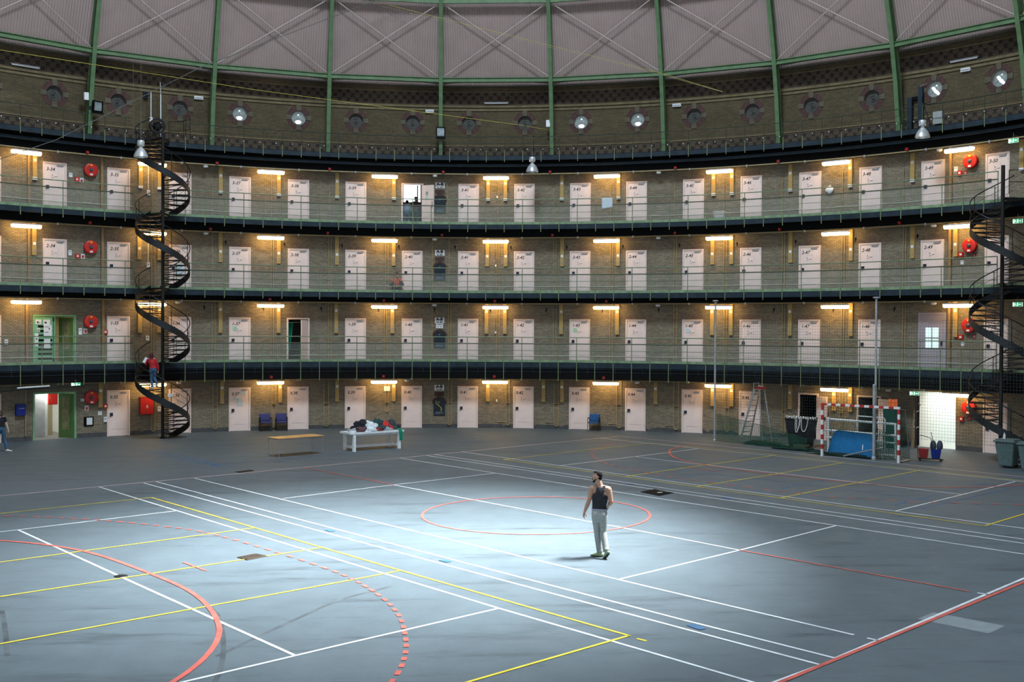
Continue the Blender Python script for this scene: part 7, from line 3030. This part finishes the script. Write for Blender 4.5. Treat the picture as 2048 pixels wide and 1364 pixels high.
def simple_person(o, J, skin, cloth_top, cloth_leg, hairm, shoem, yaw, s=1.0, voxel=0.013, long_hair=False, sleeves=True, pit=0.0, shoulder_side=(1, 0, 0), shoe_dir=((0, 1), (0, 1)), hand_d=((0, 0, -1), (0, 0, -1)), sleeve_m=None, sleeve_len=1.0):
    """J: joints pelvis, chest, neck, head, shoulders, elbows, wrists, hips, knees, ankles (pairs left, right)"""
    V = {k: ([Vector(p) for p in v] if isinstance(v[0], (tuple, list, Vector)) else Vector(v)) for k, v in J.items()}
    b = MB()
    sdv = Vector(shoulder_side)
    limb(b, [V['pelvis'], V['pelvis'].lerp(V['chest'], 0.5), V['chest'], V['neck']], [(0.14 * s, 0.10 * s), (0.125 * s, 0.09 * s), (0.15 * s, 0.10 * s), (0.06 * s, 0.055 * s)], side=sdv, n=16)
    limb(b, [V['neck'], V['head'] - Vector((0, 0, 0.05 * s))], [0.052 * s, 0.05 * s])
    for k in (0, 1):
        a, e_, w_ = V['sh'][k], V['el'][k], V['wr'][k]
        limb(b, [V['neck'].lerp(a, 0.4), a, a.lerp(e_, 0.5), e_], [0.05 * s, 0.052 * s, 0.042 * s, 0.036 * s])
        limb(b, [e_, e_.lerp(w_, 0.35), w_], [0.036 * s, 0.036 * s, 0.024 * s])
        hand(b, w_, hand_d[k], (1 if k == 0 else -1, 0.3, 0), 0.95 * s, 0.6, 1 if k == 0 else -1)
        limb(b, [V['hip'][k], V['kn'][k], V['an'][k]], [0.075 * s, 0.05 * s, 0.04 * s])
    M3, W = head(b, V['head'], yaw, pit, s)
    fuse(b, 'body', skin, o, voxel * 0.75, 3)
    eyes(W, M3, o, s)
    b = MB()
    ball(b, W(0, -0.026, 0.046), (0.084 * s, 0.096 * s, 0.090 * s), M3)
    if long_hair:
        ball(b, W(0, -0.03, 0.04), (0.100 * s, 0.105 * s, 0.095 * s), M3)
        ball(b, W(0, -0.06, -0.06), (0.112 * s, 0.075 * s, 0.15 * s), M3)
        ball(b, W(0, -0.085, -0.17), (0.105 * s, 0.055 * s, 0.11 * s), M3)
    else:
        ball(b, W(0, -0.05, 0.0), (0.074 * s, 0.062 * s, 0.075 * s), M3)
    fuse(b, 'hair', hairm, o, voxel, 2)
    b = MB()
    limb(b, [V['pelvis'] + Vector((0, 0, 0.0)), V['pelvis'].lerp(V['chest'], 0.5), V['chest'], V['chest'].lerp(V['neck'], 0.75)], [(0.165 * s, 0.122 * s), (0.150 * s, 0.112 * s), (0.172 * s, 0.120 * s), (0.10 * s, 0.075 * s)], side=sdv, n=18, round_ends=False)
    for k in (0, 1):
        a, e_, w_ = V['sh'][k], V['el'][k], V['wr'][k]
        limb(b, [V['chest'].lerp(V['neck'], 0.7).lerp(a, 0.4), a, a.lerp(e_, 0.5 if sleeves else 0.3)] + ([e_] if sleeves and sleeve_len > 0.5 else []), [0.07 * s, 0.068 * s, 0.058 * s] + ([0.05 * s] if sleeves and sleeve_len > 0.5 else []))
        if sleeves and sleeve_len > 0.9 and sleeve_m is None:
            limb(b, [e_, e_.lerp(w_, 0.4), e_.lerp(w_, 0.95)], [0.05 * s, 0.050 * s, 0.040 * s])
    fuse(b, 'top', cloth_top, o, voxel, 3)
    if sleeve_m is not None:
        for k in (0, 1):
            b = MB()
            limb(b, [V['sh'][k].lerp(V['el'][k], 0.45), V['el'][k], V['wr'][k]], [0.062 * s, 0.058 * s, 0.045 * s])
            fuse(b, 'sleeve', sleeve_m, o, voxel, 2)
    b = MB()
    limb(b, [V['pelvis'] + Vector((0, 0, 0.03)), V['hip'][0].lerp(V['hip'][1], 0.5)], [(0.16 * s, 0.12 * s), (0.165 * s, 0.13 * s)], side=sdv, n=18)
    for k in (0, 1):
        h_, kn_, a_ = V['hip'][k], V['kn'][k], V['an'][k]
        limb(b, [h_, h_.lerp(kn_, 0.5), kn_, kn_.lerp(a_, 0.4), a_ + Vector((0, 0, 0.01))], [0.098 * s, 0.086 * s, 0.066 * s, 0.062 * s, 0.052 * s], round_ends=False)
    fuse(b, 'trousers', cloth_leg, o, voxel, 3)
    for k in (0, 1):
        b = MB()
        shoe(b, V['an'][k], shoe_dir[k], s)
        fuse(b, 'shoe', shoem, o, voxel * 0.8, 2)
    return o


# ---- woman in red on the left spiral stair: she stands on its front left treads
sa = pol(35.51, 26.12, 0)
t35 = th(35.51)
rv, ov = Vector((math.cos(t35), -math.sin(t35), 0)), Vector((math.sin(t35), math.cos(t35), 0))
wphi = math.radians(232)
turn_, start_ = 2 * PI - math.radians(40), math.radians(28)
kt = int((wphi - start_) / (turn_ / 16))
wz = ZL[1] * (kt + 1) / 16.6
wp = sa + rv * (0.72 * math.sin(wphi)) + ov * (0.72 * math.cos(wphi))
o = root('person', (wp.x, wp.y, wz), math.radians(13.7), 'woman in a red jacket and blue jeans climbing the left spiral staircase', 'person')
# next tread one riser up, towards the left and away
simple_person(o, dict(pelvis=(0.02, 0.04, 0.93), chest=(-0.02, 0.08, 1.24), neck=(-0.03, 0.10, 1.40), head=(-0.05, 0.14, 1.53),
                      sh=[(-0.19, 0.10, 1.35), (0.14, 0.06, 1.34)], el=[(-0.30, 0.20, 1.12), (0.22, 0.02, 1.08)], wr=[(-0.24, 0.40, 1.18), (0.24, 0.06, 0.84)],
                      hip=[(-0.06, 0.04, 0.88), (0.10, 0.04, 0.88)], kn=[(-0.06, 0.10, 0.48), (0.08, 0.14, 0.52)], an=[(0.0, 0.0, 0.095), (0.20, -0.16, 0.20)]),
              M_SKINL, M_JACKET, M_JEANB, M_HAIRR, M_SHOEW, math.radians(5), 0.97, 0.013, True, True, 0.1, shoe_dir=((-0.6, 0.8), (-0.3, 0.9)), hand_d=((0.2, 0.6, 0.6), (0.05, 0.1, -1)))
q = root('paper_sheaf', (wp.x, wp.y, wz), math.radians(13.7), 'white papers held in the left hand of the climbing woman in red', 'papers')
b = MB()
Mp = Matrix.Translation((-0.30, 0.44, 1.30)) @ Matrix.Rotation(math.radians(28), 4, 'Y') @ Matrix.Rotation(math.radians(-10), 4, 'X')
b.box((0, 0, 0), (0.17, 0.006, 0.27), Mp)
b.build('sheets', M_WHITEP, q)
b = MB()
b.box((0.0, 0.006, 0.0), (0.18, 0.004, 0.28), Mp)
b.build('backing_card', M_GREY, q)

# ---- seated person on the second gallery floor, back to the brick left of door 2-40
pc = 39.72
o = wroot('person', pc, 28.02, ZL[2], 'person in an orange-red top sitting on the second gallery floor left of door 2-40', 'person')
o.scale = (1.14, 1.14, 1.14)
simple_person(o, dict(pelvis=(0.0, 0.10, 0.13), chest=(0.0, 0.14, 0.46), neck=(0.02, 0.10, 0.62), head=(0.03, 0.06, 0.75),
                      sh=[(-0.17, 0.10, 0.56), (0.19, 0.10, 0.56)], el=[(-0.27, -0.04, 0.34), (0.28, -0.04, 0.34)], wr=[(-0.16, -0.22, 0.36), (0.18, -0.22, 0.36)],
                      hip=[(-0.09, 0.06, 0.12), (0.09, 0.06, 0.12)], kn=[(-0.16, -0.30, 0.43), (0.18, -0.30, 0.43)], an=[(-0.10, -0.42, 0.09), (0.12, -0.42, 0.09)]),
              M_SKIN, M_REDTOP, M_TANK, M_HAIR, M_SOLE, PI, 0.97, 0.014, False, True, -0.25, shoe_dir=((0, -1), (0, -1)), hand_d=((0.5, -0.6, -0.2), (-0.5, -0.6, -0.2)), sleeve_m=M_GREYBLUE)

# ---- two people in the bright cell
o = wroot('person', 39.905, RW + 0.75, ZL[3], 'person in a pale blue top bending at the left of the bright open cell', 'person')
o.scale = (1.08, 1.08, 1.08)
simple_person(o, dict(pelvis=(0.0, 0.0, 0.68), chest=(0.02, 0.16, 0.96), neck=(0.02, 0.24, 1.08), head=(0.02, 0.32, 1.18),
                      sh=[(-0.15, 0.20, 1.03), (0.17, 0.20, 1.03)], el=[(-0.20, 0.24, 0.78), (0.22, 0.26, 0.78)], wr=[(-0.12, 0.40, 0.72), (0.14, 0.42, 0.72)],
                      hip=[(-0.08, 0.0, 0.64), (0.08, 0.0, 0.64)], kn=[(-0.09, 0.16, 0.36), (0.09, 0.16, 0.36)], an=[(-0.09, 0.0, 0.085), (0.09, 0.0, 0.085)]),
              M_SKIN, M_PALEBLUE, M_JEANB, M_HAIR, M_SHOEW, 0.0, 0.92, 0.015, False, True, -0.3)
o = wroot('person', 40.06, RW + 1.0, ZL[3], 'dark haired person in a brown top standing at the right of the bright open cell', 'person')
o.scale = (1.10, 1.10, 1.10)
simple_person(o, dict(pelvis=(0.0, 0.0, 0.76), chest=(0.0, 0.04, 1.06), neck=(0.0, 0.05, 1.20), head=(0.02, 0.07, 1.33),
                      sh=[(-0.16, 0.03, 1.15), (0.16, 0.03, 1.15)], el=[(-0.20, 0.02, 0.92), (0.20, 0.02, 0.92)], wr=[(-0.18, 0.12, 0.72), (0.18, 0.12, 0.72)],
                      hip=[(-0.08, 0.0, 0.72), (0.08, 0.0, 0.72)], kn=[(-0.09, 0.06, 0.40), (0.09, 0.06, 0.40)], an=[(-0.09, 0.0, 0.085), (0.09, 0.0, 0.085)]),
              M_SKIN, M_TOPDARK, M_GREYBLUE, M_HAIR, M_SOLE, -0.4, 0.92, 0.015)

# ---- woman walking in at the left edge
o = root('person', (-17.42, 17.75, 0), math.radians(20.1), 'woman in a black top and blue jeans walking in at the left edge', 'person')
simple_person(o, dict(pelvis=(0.0, 0.0, 0.98), chest=(-0.02, 0.0, 1.28), neck=(-0.03, 0.0, 1.44), head=(-0.05, 0.0, 1.57),
                      sh=[(-0.20, 0.02, 1.38), (0.15, -0.02, 1.38)], el=[(-0.27, 0.04, 1.12), (0.22, -0.04, 1.12)], wr=[(-0.30, -0.06, 0.90), (0.28, -0.08, 0.90)],
                      hip=[(-0.08, 0.0, 0.92), (0.08, 0.0, 0.92)], kn=[(-0.10, -0.02, 0.50), (0.14, 0.04, 0.50)], an=[(-0.20, 0.10, 0.10), (0.24, -0.02, 0.085)]),
              M_SKINL, M_TANK, M_JEANB, mat('brown_hair', (0.06, 0.035, 0.02), 0.5, var=0.3), M_SHOEW, math.radians(115), 1.0, 0.012, True, True, 0.0, shoe_dir=((0.7, -0.5), (0.8, -0.4)), hand_d=((0, -0.2, -1), (0.25, -0.1, -1)), sleeve_len=0.4)
